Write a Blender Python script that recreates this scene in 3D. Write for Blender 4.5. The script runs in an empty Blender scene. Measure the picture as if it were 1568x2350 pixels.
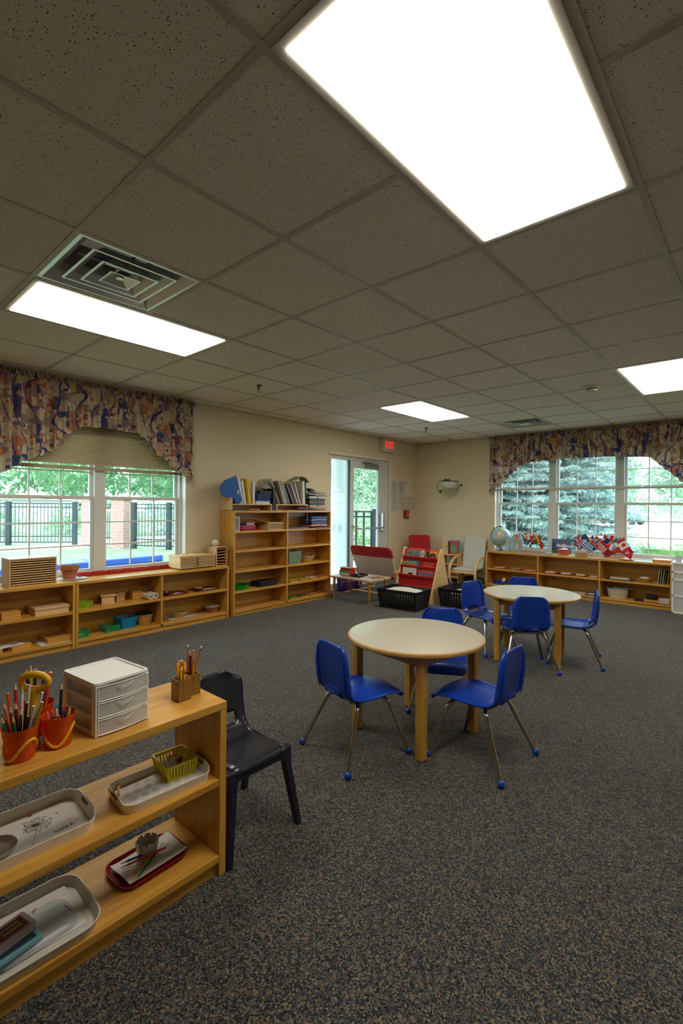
import bpy, bmesh, math, random
from mathutils import Vector, Matrix, Euler
PI = math.pi
sin, cos = math.sin, math.cos
S = bpy.context.scene
SKY, EXPO = 7.6, 0.04
C = S.collection
R = random.Random(7)

# ---------------------------------------------------------------- materials
def lin(c):
    return tuple(((v / 255) / 12.92 if v / 255 <= .04045 else ((v / 255 + .055) / 1.055) ** 2.4) for v in c[:3]) + (1,)
MC = {}
def mat(rgb, rough=.5, metal=0, coat=0, alpha=None, noise=0, nscale=30, spec=.5, trans=0):
    """plain procedural surface; noise = small colour mottling of the stuff itself"""
    key = (tuple(rgb), rough, metal, coat, alpha, noise, nscale, spec, trans)
    if key in MC: return MC[key]
    m = bpy.data.materials.new('surface'); m.use_nodes = True
    nt = m.node_tree; b = nt.nodes['Principled BSDF']
    col = lin(rgb)
    b.inputs['Base Color'].default_value = col
    b.inputs['Roughness'].default_value = rough
    b.inputs['Metallic'].default_value = metal
    b.inputs['Coat Weight'].default_value = coat
    b.inputs['Specular IOR Level'].default_value = spec
    if noise:
        tc = nt.nodes.new('ShaderNodeTexCoord'); n = nt.nodes.new('ShaderNodeTexNoise')
        n.inputs['Scale'].default_value = nscale; n.inputs['Detail'].default_value = 4
        r = nt.nodes.new('ShaderNodeValToRGB')
        r.color_ramp.elements[0].position = .3; r.color_ramp.elements[1].position = .7
        r.color_ramp.elements[0].color = tuple(v * (1 - noise) for v in col[:3]) + (1,)
        r.color_ramp.elements[1].color = tuple(min(1, v * (1 + noise)) for v in col[:3]) + (1,)
        nt.links.new(tc.outputs['Object'], n.inputs['Vector']); nt.links.new(n.outputs['Fac'], r.inputs['Fac'])
        nt.links.new(r.outputs['Color'], b.inputs['Base Color'])
    if alpha is not None:
        out = nt.nodes['Material Output']; t = nt.nodes.new('ShaderNodeBsdfTransparent'); mx = nt.nodes.new('ShaderNodeMixShader')
        t.inputs['Color'].default_value = tuple(.5 + .5 * v for v in col[:3]) + (1,)
        if trans: t.inputs['Color'].default_value = tuple(v * trans for v in col[:3]) + (1,)
        mx.inputs['Fac'].default_value = alpha
        nt.links.new(t.outputs[0], mx.inputs[1]); nt.links.new(b.outputs[0], mx.inputs[2]); nt.links.new(mx.outputs[0], out.inputs['Surface'])
    MC[key] = m
    return m

def nodes(name):
    m = bpy.data.materials.new(name); m.use_nodes = True
    return m, m.node_tree, m.node_tree.nodes['Principled BSDF']
def ramp(nt, stops, interp='LINEAR'):
    r = nt.nodes.new('ShaderNodeValToRGB'); r.color_ramp.interpolation = interp
    e = r.color_ramp.elements
    while len(e) < len(stops): e.new(.5)
    for i, (p, c) in enumerate(stops): e[i].position = p; e[i].color = lin(c)
    return r
def wood(dark, light, axis='x', rough=.38, coat=.25, sc=1.0):
    key = ('wood', dark, light, axis, rough, coat, sc)
    if key in MC: return MC[key]
    m, nt, b = nodes('wood')
    tc = nt.nodes.new('ShaderNodeTexCoord'); mp = nt.nodes.new('ShaderNodeMapping')
    s = {'x': (1.2, 14, 14), 'y': (14, 1.2, 14), 'z': (14, 14, 1.2)}[axis]
    mp.inputs['Scale'].default_value = tuple(v * sc for v in s)
    n = nt.nodes.new('ShaderNodeTexNoise'); n.inputs['Scale'].default_value = 2.2; n.inputs['Detail'].default_value = 6
    n.inputs['Distortion'].default_value = .6
    n2 = nt.nodes.new('ShaderNodeTexNoise'); n2.inputs['Scale'].default_value = 9; n2.inputs['Detail'].default_value = 3
    mx = nt.nodes.new('ShaderNodeMath'); mx.operation = 'MULTIPLY_ADD'; mx.inputs[1].default_value = .35
    r = ramp(nt, [(.38, dark), (.78, light)])
    nt.links.new(tc.outputs['Object'], mp.inputs['Vector']); nt.links.new(mp.outputs[0], n.inputs['Vector']); nt.links.new(mp.outputs[0], n2.inputs['Vector'])
    nt.links.new(n2.outputs['Fac'], mx.inputs[0]); nt.links.new(n.outputs['Fac'], mx.inputs[2]); nt.links.new(mx.outputs[0], r.inputs['Fac'])
    nt.links.new(r.outputs['Color'], b.inputs['Base Color'])
    b.inputs['Roughness'].default_value = rough; b.inputs['Coat Weight'].default_value = coat; b.inputs['Coat Roughness'].default_value = .25
    MC[key] = m
    return m
HD, HL = (176, 120, 40), (210, 158, 66)
WX, WY, WZ = wood(HD, HL, 'x'), wood(HD, HL, 'y'), wood(HD, HL, 'z')
BX = wood((190, 146, 92), (218, 178, 122), 'x'); BZ = wood((190, 146, 92), (218, 178, 122), 'z'); BY = wood((190, 146, 92), (218, 178, 122), 'y')
CHROME = mat((190, 185, 178), .16, 1)
WHITEP = mat((226, 226, 224), .35)
FROST = mat((232, 231, 228), .3, alpha=.5)
CLEAR = mat((222, 228, 232), .12, alpha=.22)
PAPER = mat((226, 224, 220), .8)
BLACKP = mat((24, 24, 26), .38)
BLUEP = mat((14, 66, 178), .34, coat=.15)
VINYL = mat((216, 218, 212), .35)

def emis(rgb, k):
    m = bpy.data.materials.new('light'); m.use_nodes = True; nt = m.node_tree
    nt.nodes.remove(nt.nodes['Principled BSDF']); e = nt.nodes.new('ShaderNodeEmission')
    e.inputs[0].default_value = lin(rgb); e.inputs[1].default_value = k
    nt.links.new(e.outputs[0], nt.nodes['Material Output'].inputs['Surface'])
    return m

# ---------------------------------------------------------------- mesh builder
class MB:
    def __init__(s): s.v = []; s.f = []; s.mi = []; s.m = 0; s.T = Matrix.Identity(4)
    def add(s, vs, fs):
        o = len(s.v); s.v += [tuple(s.T @ Vector(p)) for p in vs]
        for f in fs: s.f.append(tuple(i + o for i in f)); s.mi.append(s.m)
        return s
    def box(s, x0, x1, y0, y1, z0, z1):
        vs = [(x, y, z) for z in (z0, z1) for y in (y0, y1) for x in (x0, x1)]
        return s.add(vs, [(0, 2, 3, 1), (4, 5, 7, 6), (0, 1, 5, 4), (2, 6, 7, 3), (0, 4, 6, 2), (1, 3, 7, 5)])
    def cbox(s, c, d, rz=0, ry=0, rx=0):
        T = s.T; s.T = T @ Matrix.Translation(c) @ Euler((rx, ry, rz)).to_matrix().to_4x4()
        s.box(-d[0] / 2, d[0] / 2, -d[1] / 2, d[1] / 2, -d[2] / 2, d[2] / 2); s.T = T
        return s
    def cyl(s, p0, p1, r0, r1=None, n=16, caps=True):
        r1 = r0 if r1 is None else r1; p0 = Vector(p0); p1 = Vector(p1); d = (p1 - p0).normalized()
        a = d.orthogonal().normalized(); b = d.cross(a); vs = []
        for p, r in ((p0, r0), (p1, r1)):
            for i in range(n): t = 2 * PI * i / n; vs.append(p + (a * cos(t) + b * sin(t)) * r)
        fs = [(i, (i + 1) % n, n + (i + 1) % n, n + i) for i in range(n)]
        if caps: fs += [tuple(range(n))[::-1], tuple(range(n, 2 * n))]
        return s.add(vs, fs)
    def tube(s, pts, r, n=10, closed=False, rs=None):
        pts = [Vector(p) for p in pts]; N = len(pts); vs = []; fs = []
        prev = None
        for i, p in enumerate(pts):
            if closed: d = pts[(i + 1) % N] - pts[i - 1]
            else: d = pts[min(i + 1, N - 1)] - pts[max(i - 1, 0)]
            d.normalize()
            if prev is None: a = d.orthogonal().normalized()
            else: a = (prev - d * prev.dot(d)).normalized()
            prev = a; b = d.cross(a); rr = rs[i] if rs else r
            for k in range(n): t = 2 * PI * k / n; vs.append(p + (a * cos(t) + b * sin(t)) * rr)
        M = N if closed else N - 1
        for i in range(M):
            j = (i + 1) % N
            for k in range(n): fs.append((i * n + k, i * n + (k + 1) % n, j * n + (k + 1) % n, j * n + k))
        if not closed: fs += [tuple(range(n))[::-1], tuple((N - 1) * n + k for k in range(n))]
        return s.add(vs, fs)
    def lathe(s, prof, n=24, c=(0, 0, 0), sx=1, sy=1, caps=True):
        vs = []; fs = []
        for r, z in prof:
            for k in range(n): t = 2 * PI * k / n; vs.append((c[0] + r * cos(t) * sx, c[1] + r * sin(t) * sy, c[2] + z))
        for i in range(len(prof) - 1):
            for k in range(n): fs.append((i * n + k, i * n + (k + 1) % n, (i + 1) * n + (k + 1) % n, (i + 1) * n + k))
        if caps:
            if prof[0][0] > 1e-5: fs.append(tuple(range(n))[::-1])
            if prof[-1][0] > 1e-5: fs.append(tuple((len(prof) - 1) * n + k for k in range(n)))
        return s.add(vs, fs)
    def ball(s, c, r, n=16, sx=1, sy=1, sz=1):
        m = n // 2
        return s.lathe([(max(1e-6, r * sin(PI * i / m)), -r * sz * cos(PI * i / m)) for i in range(m + 1)], n, c, sx, sy, False)
    def prism(s, poly, h0, h1, ax='z'):
        """extrude a 2D outline: ax z -> (x,y); ax y -> (x,z); ax x -> (y,z)"""
        n = len(poly)
        f = {'z': lambda a, b, h: (a, b, h), 'y': lambda a, b, h: (a, h, b), 'x': lambda a, b, h: (h, a, b)}[ax]
        vs = [f(a, b, h) for h in (h0, h1) for a, b in poly]
        fs = [(i, (i + 1) % n, n + (i + 1) % n, n + i) for i in range(n)] + [tuple(range(n))[::-1], tuple(range(n, 2 * n))]
        return s.add(vs, fs)
    def grid(s, fn, nu, nv, mi=None):
        vs = [fn(i / nu, j / nv) for j in range(nv + 1) for i in range(nu + 1)]; o = len(s.v)
        s.v += [tuple(s.T @ Vector(p)) for p in vs]
        for j in range(nv):
            for i in range(nu):
                a = o + j * (nu + 1) + i; s.f.append((a, a + 1, a + nu + 2, a + nu + 1))
                s.mi.append(mi((i + .5) / nu, (j + .5) / nv) if mi else s.m)
        return s

def rrect(x0, x1, y0, y1, r, n=5):
    o = []
    for cx, cy, a in ((x1 - r, y1 - r, 0), (x0 + r, y1 - r, 1), (x0 + r, y0 + r, 2), (x1 - r, y0 + r, 3)):
        for i in range(n + 1):
            t = (a + i / n) * PI / 2; o.append((cx + r * cos(t), cy + r * sin(t)))
    return o
def bez(p0, p1, p2, p3, n=10):
    o = []
    for i in range(n + 1):
        t = i / n; u = 1 - t
        o.append(tuple(u ** 3 * a + 3 * u * u * t * b + 3 * u * t * t * c + t ** 3 * d for a, b, c, d in zip(p0, p1, p2, p3)))
    return o
def smoothpts(pts, n=6):
    P = [Vector(p) for p in pts]; P = [2 * P[0] - P[1]] + P + [2 * P[-1] - P[-2]]; o = []
    for i in range(1, len(P) - 2):
        for k in range(n):
            t = k / n; a, b, c, d = P[i - 1:i + 3]
            o.append(.5 * ((2 * b) + (c - a) * t + (2 * a - 5 * b + 4 * c - d) * t * t + (-a + 3 * b - 3 * c + d) * t ** 3))
    o.append(P[-2]); return o

# ---------------------------------------------------------------- objects
def obj(name, mb, mats, parent=None, smooth=False, bevel=0, seg=2, solid=0, sub=0, loc=None, rot=None, weld=False):
    me = bpy.data.meshes.new(name); me.from_pydata(mb.v, [], mb.f)
    if not isinstance(mats, (list, tuple)): mats = [mats]
    for m in mats: me.materials.append(m)
    me.polygons.foreach_set('material_index', mb.mi)
    bm = bmesh.new(); bm.from_mesh(me)
    if weld: bmesh.ops.remove_doubles(bm, verts=bm.verts, dist=1e-5)
    bmesh.ops.recalc_face_normals(bm, faces=bm.faces)
    bm.to_mesh(me); bm.free()
    if smooth:
        me.polygons.foreach_set('use_smooth', [True] * len(me.polygons))
        if smooth != 'all': me.set_sharp_from_angle(angle=math.radians(smooth if smooth is not True else 40))
    o = bpy.data.objects.new(name, me); C.objects.link(o)
    if parent is not None: o.parent = parent
    if loc: o.location = loc
    if rot: o.rotation_euler = rot
    if bevel:
        b = o.modifiers.new('bevel', 'BEVEL'); b.width = bevel; b.segments = seg; b.limit_method = 'ANGLE'; b.angle_limit = math.radians(50)
        b.harden_normals = False
    if solid:
        q = o.modifiers.new('solid', 'SOLIDIFY'); q.thickness = solid; q.offset = 0
    if sub:
        q = o.modifiers.new('sub', 'SUBSURF'); q.levels = sub; q.render_levels = sub
    return o
def tag(o, label, cat, group=None, kind=None):
    o['label'] = label; o['category'] = cat
    if group: o['group'] = group
    if kind: o['kind'] = kind
    return o
def thing(name, label, cat, loc=(0, 0, 0), rz=0, group=None, rx=0, ry=0):
    o = bpy.data.objects.new(name, None); C.objects.link(o); o.location = loc; o.rotation_euler = (rx, ry, rz)
    o.empty_display_size = .05
    return tag(o, label, cat, group)
def solo(name, mb, mats, label, cat, loc=(0, 0, 0), rz=0, group=None, rx=0, ry=0, **k):
    o = obj(name, mb, mats, None, **k); o.location = loc; o.rotation_euler = (rx, ry, rz)
    return tag(o, label, cat, group)
def struct(name, mb, mats, parent=None, **k):
    o = obj(name, mb, mats, parent, **k)
    if parent is None: o['kind'] = 'structure'
    return o
def dup(root, loc, rz, label=None, group=None, rx=None, ry=None):
    def cp(o, par):
        c = o.copy(); C.objects.link(c)
        if par is not None: c.parent = par
        for ch in [x for x in C.objects if x.parent is o]: cp(ch, c)
        return c
    r = cp(root, None); r.location = loc; r.rotation_euler = (rx if rx is not None else root.rotation_euler.x, ry if ry is not None else root.rotation_euler.y, rz)
    if label: r['label'] = label
    if group: r['group'] = group
    return r
def text(name, s, size, m, parent=None, loc=(0, 0, 0), rot=(0, 0, 0), ext=.0008, sx=1, bold=0):
    cu = bpy.data.curves.new(name, 'FONT'); cu.body = s; cu.size = size; cu.extrude = ext; cu.align_x = 'CENTER'; cu.align_y = 'CENTER'; cu.offset = bold
    t = bpy.data.objects.new('tmp', cu); C.objects.link(t)
    dg = bpy.context.evaluated_depsgraph_get(); me = bpy.data.meshes.new_from_object(t.evaluated_get(dg))
    bpy.data.objects.remove(t); me.name = name; me.materials.clear(); me.materials.append(m)
    o = bpy.data.objects.new(name, me); C.objects.link(o)
    if parent is not None: o.parent = parent
    o.location = loc; o.rotation_euler = rot; o.scale = (sx, 1, 1)
    return o
# ================================================================ ROOM SHELL
CH = 2.43                                            # ceiling height
GX, GY, T = 1.9738, .9454, .6096                     # ceiling grid origin and tile size
X0, X1, Y0, Y1 = -2.6, 7.5, -3.4, 4.81
# carpet: short tufts, each its own yarn colour
m, nt, b = nodes('carpet'); CARPET = m
tc = nt.nodes.new('ShaderNodeTexCoord'); v = nt.nodes.new('ShaderNodeTexVoronoi'); v.inputs['Scale'].default_value = 215; v.inputs['Randomness'].default_value = 1
ns = nt.nodes.new('ShaderNodeTexNoise'); ns.inputs['Scale'].default_value = 420; ns.inputs['Detail'].default_value = 3
sep = nt.nodes.new('ShaderNodeSeparateColor')
r = ramp(nt, [(0, (24, 30, 38)), (.16, (84, 88, 96)), (.3, (46, 66, 68)), (.42, (124, 110, 90)), (.56, (34, 40, 50)), (.68, (76, 80, 82)), (.8, (146, 132, 108)), (.9, (104, 72, 58)), (.95, (80, 100, 108))], 'CONSTANT')
mixn = nt.nodes.new('ShaderNodeMix'); mixn.data_type = 'RGBA'; mixn.blend_type = 'MULTIPLY'; mixn.inputs[0].default_value = .75
r2 = ramp(nt, [(.3, (120, 120, 120)), (.7, (255, 255, 255))])
nt.links.new(tc.outputs['Object'], v.inputs['Vector']); nt.links.new(tc.outputs['Object'], ns.inputs['Vector'])
nt.links.new(v.outputs['Color'], sep.inputs[0]); nt.links.new(sep.outputs[0], r.inputs['Fac']); nt.links.new(ns.outputs['Fac'], r2.inputs['Fac'])
nt.links.new(r.outputs['Color'], mixn.inputs[6]); nt.links.new(r2.outputs['Color'], mixn.inputs[7]); nt.links.new(mixn.outputs[2], b.inputs['Base Color'])
bp = nt.nodes.new('ShaderNodeBump'); bp.inputs['Strength'].default_value = .6; bp.inputs['Distance'].default_value = .004
nt.links.new(v.outputs['Distance'], bp.inputs['Height']); nt.links.new(bp.outputs[0], b.inputs['Normal']); b.inputs['Roughness'].default_value = .95
b.inputs['Sheen Weight'].default_value = .15; b.inputs['Specular IOR Level'].default_value = .2
struct('floor', MB().box(X0 - .2, X1 + .2, Y0 - .2, Y1 + .2, -.12, 0), CARPET)
# acoustic tile: off-white board with worm-holes
m, nt, b = nodes('acoustic_tile'); TILE = m
tc = nt.nodes.new('ShaderNodeTexCoord'); mp = nt.nodes.new('ShaderNodeMapping'); mp.inputs['Scale'].default_value = (190, 115, 1); mp.inputs['Rotation'].default_value = (0, 0, .5)
nz = nt.nodes.new('ShaderNodeTexNoise'); nz.inputs['Scale'].default_value = 55; nz.inputs['Detail'].default_value = 2
va = nt.nodes.new('ShaderNodeVectorMath'); va.operation = 'MULTIPLY_ADD'; va.inputs[1].default_value = (1.6, 1.6, 0)
v = nt.nodes.new('ShaderNodeTexVoronoi'); v.inputs['Scale'].default_value = 1
sep = nt.nodes.new('ShaderNodeSeparateColor')
siz = nt.nodes.new('ShaderNodeMapRange'); siz.inputs['To Min'].default_value = -.14; siz.inputs['To Max'].default_value = .33
lt = nt.nodes.new('ShaderNodeMath'); lt.operation = 'LESS_THAN'
mx = nt.nodes.new('ShaderNodeMix'); mx.data_type = 'RGBA'; mx.inputs[6].default_value = lin((238, 233, 222)); mx.inputs[7].default_value = lin((74, 66, 56))
nt.links.new(tc.outputs['Object'], mp.inputs['Vector']); nt.links.new(tc.outputs['Object'], nz.inputs['Vector'])
nt.links.new(nz.outputs['Color'], va.inputs[0]); nt.links.new(mp.outputs[0], va.inputs[2]); nt.links.new(va.outputs[0], v.inputs['Vector'])
nt.links.new(v.outputs['Color'], sep.inputs[0]); nt.links.new(sep.outputs[0], siz.inputs['Value']); nt.links.new(v.outputs['Distance'], lt.inputs[0]); nt.links.new(siz.outputs[0], lt.inputs[1])
nt.links.new(lt.outputs[0], mx.inputs[0]); nt.links.new(mx.outputs[2], b.inputs['Base Color']); b.inputs['Roughness'].default_value = .9
bp = nt.nodes.new('ShaderNodeBump'); bp.inputs['Strength'].default_value = .5; bp.inputs['Distance'].default_value = .002; bp.invert = True
nt.links.new(lt.outputs[0], bp.inputs['Height']); nt.links.new(bp.outputs[0], b.inputs['Normal'])
GRIDM = mat((196, 190, 178), .45)
lights = [(-2, -1), (-2, 3), (4, -1), (4, 3), (4, -5)]   # (i, j) of each troffer: two tiles long in x, one in y
vents = [(-2, 2), (7, 2)]
used = set()
for i, j in lights: used |= {(i, j), (i + 1, j)}
used |= set(vents)
mb = MB()
ii = range(-8, 10); jj = range(-8, 7)
for i in ii:
    for j in jj:
        if (i, j) in used: continue
        a, b_ = max(X0, GX + T * i), min(X1, GX + T * (i + 1)); c, d = max(Y0, GY + T * j), min(Y1, GY + T * (j + 1))
        if b_ - a > .002 and d - c > .002: mb.box(a, b_, c, d, CH, CH + .015)
struct('ceiling', mb, TILE)
mb = MB()
lit = {(i + 1, j) for i, j in lights}                 # no bar across the middle of a light
for i in ii:
    x = GX + T * i
    if X0 < x < X1:
        for j in jj:
            if (i, j) in lit: continue
            c, d = max(Y0, GY + T * j), min(Y1, GY + T * (j + 1))
            if d > c: mb.box(x - .012, x + .012, c - .012, d + .012, CH - .0035, CH + .002)
for j in jj:
    y = GY + T * j
    if Y0 < y < Y1: mb.box(X0, X1, y - .012, y + .012, CH - .004, CH + .0015)
mb.box(X0, X1, Y1 - .02, Y1, CH - .004, CH + .002).box(X1 - .02, X1, Y0, Y1, CH - .004, CH + .002)
struct('trim_1', mb, GRIDM)
mb = MB().box(X0 - .2, X1 + .2, Y0 - .2, Y1 + .2, CH + .35, CH + .4)   # roof deck above the hung ceiling
struct('trim_2', mb, mat((120, 120, 120), .9))

WALL = mat((214, 200, 168), .75, noise=.02, nscale=3)
LW0, LW1, LD0, LD1 = 1.0, 2.81, 5.15, 6.65           # window and door openings in the left wall
SILL, HEAD, DH = .585, 2.12, 2.05
mb = MB(); yb = Y1 + .19; top = CH + .35
mb.box(X0, LW0, Y1, yb, 0, top).box(LW0, LW1, Y1, yb, 0, SILL).box(LW0, LW1, Y1, yb, HEAD, top).box(LW1, LD0, Y1, yb, 0, top).box(LD0, LD1, Y1, yb, DH, top).box(LD1, X1 + .19, Y1, yb, 0, top)
struct('wall_left', mb, WALL)
RW0, RW1 = .58, 3.30
mb = MB(); xb = X1 + .19
mb.box(X1, xb, Y0, RW0, 0, top).box(X1, xb, RW0, RW1, 0, SILL).box(X1, xb, RW0, RW1, HEAD, top).box(X1, xb, RW1, Y1, 0, top)
struct('wall_right', mb, WALL)
struct('wall_back', MB().box(X0 - .19, X0, Y0, Y1, 0, top), WALL)
struct('wall_front', MB().box(X0 - .19, X1 + .19, Y0 - .19, Y0, 0, top), WALL)
BASE = mat((104, 88, 74), .6)
struct('baseboard_right', MB().box(X1 - .008, X1, 3.32, Y1, 0, .1).box(X1 - .008, X1, Y0, .4, 0, .1), BASE, bevel=.003)
struct('baseboard_left', MB().box(LD1 + .05, X1 - .01, Y1 - .008, Y1, 0, .1), BASE, bevel=.003)
struct('baseboard_back', MB().box(X0, X0 + .008, Y0, Y1, 0, .1), BASE)

# ---------------------------------------------------------------- windows
def glassmat():
    m = bpy.data.materials.new('glass'); m.use_nodes = True; nt = m.node_tree; nt.nodes.remove(nt.nodes['Principled BSDF'])
    t = nt.nodes.new('ShaderNodeBsdfTransparent'); t.inputs[0].default_value = (.86, .95, .96, 1)
    g = nt.nodes.new('ShaderNodeBsdfGlossy'); g.inputs['Roughness'].default_value = .02
    lw = nt.nodes.new('ShaderNodeLayerWeight'); lw.inputs[0].default_value = .5; mx = nt.nodes.new('ShaderNodeMixShader')
    pw = nt.nodes.new('ShaderNodeMath'); pw.operation = 'POWER'; pw.inputs[1].default_value = 5; fr = nt.nodes.new('ShaderNodeMath'); fr.operation = 'MULTIPLY_ADD'; fr.inputs[1].default_value = .9; fr.inputs[2].default_value = .03
    nt.links.new(lw.outputs['Facing'], pw.inputs[0]); nt.links.new(pw.outputs[0], fr.inputs[0]); nt.links.new(fr.outputs[0], mx.inputs[0]); nt.links.new(t.outputs[0], mx.inputs[1]); nt.links.new(g.outputs[0], mx.inputs[2])
    nt.links.new(mx.outputs[0], nt.nodes['Material Output'].inputs['Surface'])
    return m
GLASS = glassmat()
def window(name, M, units, width, jamb):
    """M maps local (u along wall, w outward, z) to world; units = list of (u0,u1)"""
    def s(mb): mb.T = M; return mb
    lo, hi, mid = SILL + .012, HEAD, 1.335
    mb = s(MB())                                     # outer frame + mullions
    us = [width[0]] + [u for p in units for u in p] + [width[1]]
    mb.box(width[0], width[1], .10, .17, lo - .01, lo + .025).box(width[0], width[1], .10, .17, hi - .03, hi)
    for k in range(0, len(us), 2): mb.box(us[k], us[k + 1], .085, .18, lo, hi)
    root = struct(name, mb, VINYL, bevel=.003)
    for a, b_ in units:
        for z0, z1, w in ((lo + .02, mid + .02, .105), (mid - .015, hi - .03, .135)):   # lower sash inside, upper outside
            f = s(MB()); t = .032
            f.box(a, b_, w, w + .028, z0, z0 + t).box(a, b_, w, w + .028, z1 - t, z1).box(a, a + t, w, w + .028, z0 + t, z1 - t).box(b_ - t, b_, w, w + .028, z0 + t, z1 - t)
            if w < .12: f.box((a + b_) / 2 - .035, (a + b_) / 2 + .035, w - .012, w, z1 - .026, z1 - .014)
            sash = obj('sash', f, VINYL, root, bevel=.002)
            g = s(MB()); wi = (b_ - a - 2 * t) / 3; h = (z1 - z0 - 2 * t) / 3
            for k in (1, 2):
                g.box(a + t + wi * k - .007, a + t + wi * k + .007, w + .008, w + .02, z0 + t, z1 - t)
                g.box(a + t, b_ - t, w + .009, w + .019, z0 + t + h * k - .007, z0 + t + h * k + .007)
            obj('glazing_bars', g, VINYL, sash)
            obj('pane', s(MB()).box(a + t, b_ - t, w + .012, w + .016, z0 + t, z1 - t), GLASS, sash)
    return root
ML = Matrix(((1, 0, 0, 0), (0, 1, 0, Y1), (0, 0, 1, 0), (0, 0, 0, 1)))
window('window_1', ML, [(1.045, 1.875), (1.965, 2.775)], (LW0, LW1), 0)
MR = Matrix(((0, 1, 0, X1), (1, 0, 0, 0), (0, 0, 1, 0), (0, 0, 0, 1)))
window('window_2', MR, [(.63, 1.455), (1.545, 2.365), (2.455, 3.265)], (RW0, RW1), 0)
SILLM = mat((214, 214, 210), .4)
struct('trim_3', MB().box(LW0, LW1, Y1 - .012, Y1 + .11, SILL - .008, SILL + .006), SILLM, bevel=.003)
struct('trim_4', MB().box(X1 - .012, X1 + .11, RW0, RW1, SILL - .008, SILL + .006), SILLM, bevel=.003)
JM = mat((226, 224, 216), .5)
struct('trim_5', MB().box(LW1 - .006, LW1 + .001, Y1, Y1 + .09, SILL, HEAD).box(LW0, LW0 + .006, Y1, Y1 + .09, SILL, HEAD), JM)
struct('trim_6', MB().box(X1, X1 + .09, RW1 - .006, RW1 + .001, SILL, HEAD).box(X1, X1 + .09, RW0, RW0 + .006, SILL, HEAD), JM)

# ---------------------------------------------------------------- glazed door with side light
DM = mat((208, 208, 204), .4)
mb = MB(); y0, y1 = Y1 + .03, Y1 + .12
mb.box(5.15, 5.215, y0, y1, 0, DH).box(5.645, 5.695, y0, y1, 0, DH).box(6.50, 6.56, y0, y1, 0, DH).box(5.215, 5.645, y0, y1, DH - .06, DH).box(5.695, 6.50, y0, y1, DH - .045, DH).box(5.215, 5.645, y0, y1, 0, .1)
mb.box(6.56, 6.649, Y1 + .022, y1, 0, DH - .001)
fr = struct('door_1', mb, DM, bevel=.003)
obj('pane', MB().box(5.215, 5.645, y0 + .04, y0 + .046, .1, DH - .06), GLASS, fr)
obj('glazing_gasket', MB().box(5.625, 5.645, y0 - .004, y0 + .03, .1, DH - .06), mat((40, 62, 62), .5), fr)
mb = MB(); a, b_ = 5.70, 6.495; dz = DH - .05
mb.box(a, a + .055, y0 + .01, y0 + .055, .01, dz).box(b_ - .105, b_, y0 + .01, y0 + .055, .01, dz).box(a + .055, b_ - .105, y0 + .01, y0 + .055, dz - .12, dz).box(a + .055, b_ - .105, y0 + .01, y0 + .055, .01, .26)
leaf = obj('door_leaf', mb, DM, fr, bevel=.003)
obj('pane', MB().box(a + .055, b_ - .105, y0 + .03, y0 + .036, .26, dz - .12), GLASS, leaf)
mb = MB().tube([(5.715, y0, .97), (5.735, y0 - .05, .93), (5.78, y0 - .075, .915), (6.1, y0 - .075, .915), (6.44, y0 - .075, .915), (6.47, y0 - .05, .93), (6.475, y0, .95)], .014, 10)
mb.box(6.44, 6.485, y0 - .06, y0 + .01, .88, 1.16)
obj('push_bar', mb, mat((176, 178, 180), .3, .8), leaf, smooth=True)
mb = MB().box(6.03, 6.33, y0 - .055, y0 + .01, dz - .10, dz - .035).box(5.93, 6.2, y0 - .045, y0 - .03, dz - .03, dz - .015).tube([(6.28, y0 - .05, dz - .02), (6.05, y0 - .2, dz - .008), (5.9, y0 - .05, dz - .005)], .008, 8)
obj('door_closer', mb, mat((140, 140, 136), .4, .5), leaf, bevel=.003)
mb = MB()                                            # ring decals on the glass
for cx in (5.33, 5.47):
    mb.tube([(cx + .035 * cos(t), y0 + .037, .93 + .05 * sin(t)) for t in [i * PI / 10 for i in range(2, 19)]], .003, 6)
    mb.tube([(cx + .015 * cos(t), y0 + .037, .93 + .02 * sin(t)) for t in [i * PI / 6 for i in range(12)]], .003, 6, closed=True)
obj('decal', mb, mat((150, 160, 160), .5), fr)
struct('trim_7', MB().box(5.12, 6.69, Y1 - .010, Y1 - .001, DH - .004, DH + .035).box(6.642, 6.69, Y1 - .010, Y1 - .001, 0, DH - .004), mat((222, 212, 186), .5))

# ---------------------------------------------------------------- ceiling fixtures
LENS = emis((255, 245, 228), 15.5)
def troffer(i, j, label, k):
    x0, y0 = GX + T * i + .012, GY + T * j + .012; w, d = 2 * T - .024, T - .024
    t = thing('ceiling_light', label, 'ceiling light', (x0 + w / 2, y0 + d / 2, CH), group='fluorescent ceiling lights')
    mb = MB(); a, b_ = w / 2, d / 2; f = .03
    for q in ((-a, a, -b_, -b_ + f), (-a, a, b_ - f, b_), (-a, -a + f, -b_ + f, b_ - f), (a - f, a, -b_ + f, b_ - f)): mb.box(q[0], q[1], q[2], q[3], -.006, .012)
    mb.box(-a, a, -b_, b_, .08, .1)
    obj('frame', mb, mat((206, 202, 190), .4), t, bevel=.002)
    obj('diffuser', MB().box(-a + f, a - f, -b_ + f, b_ - f, -.010, .006), LENS, t)
troffer(-2, -1, 'large near fluorescent ceiling panel filling the top of the view', 1)
troffer(-2, 3, 'fluorescent ceiling panel next to the air vent at left', 1)
troffer(4, -1, 'fluorescent ceiling panel cut by the right edge beside smoke detector', 1)
troffer(4, 3, 'small far fluorescent ceiling panel in front of the exit door', 1)
troffer(4, -5, 'fluorescent ceiling panel behind the camera on the right', 1)
VM = mat((222, 224, 222), .28, .6)
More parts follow.
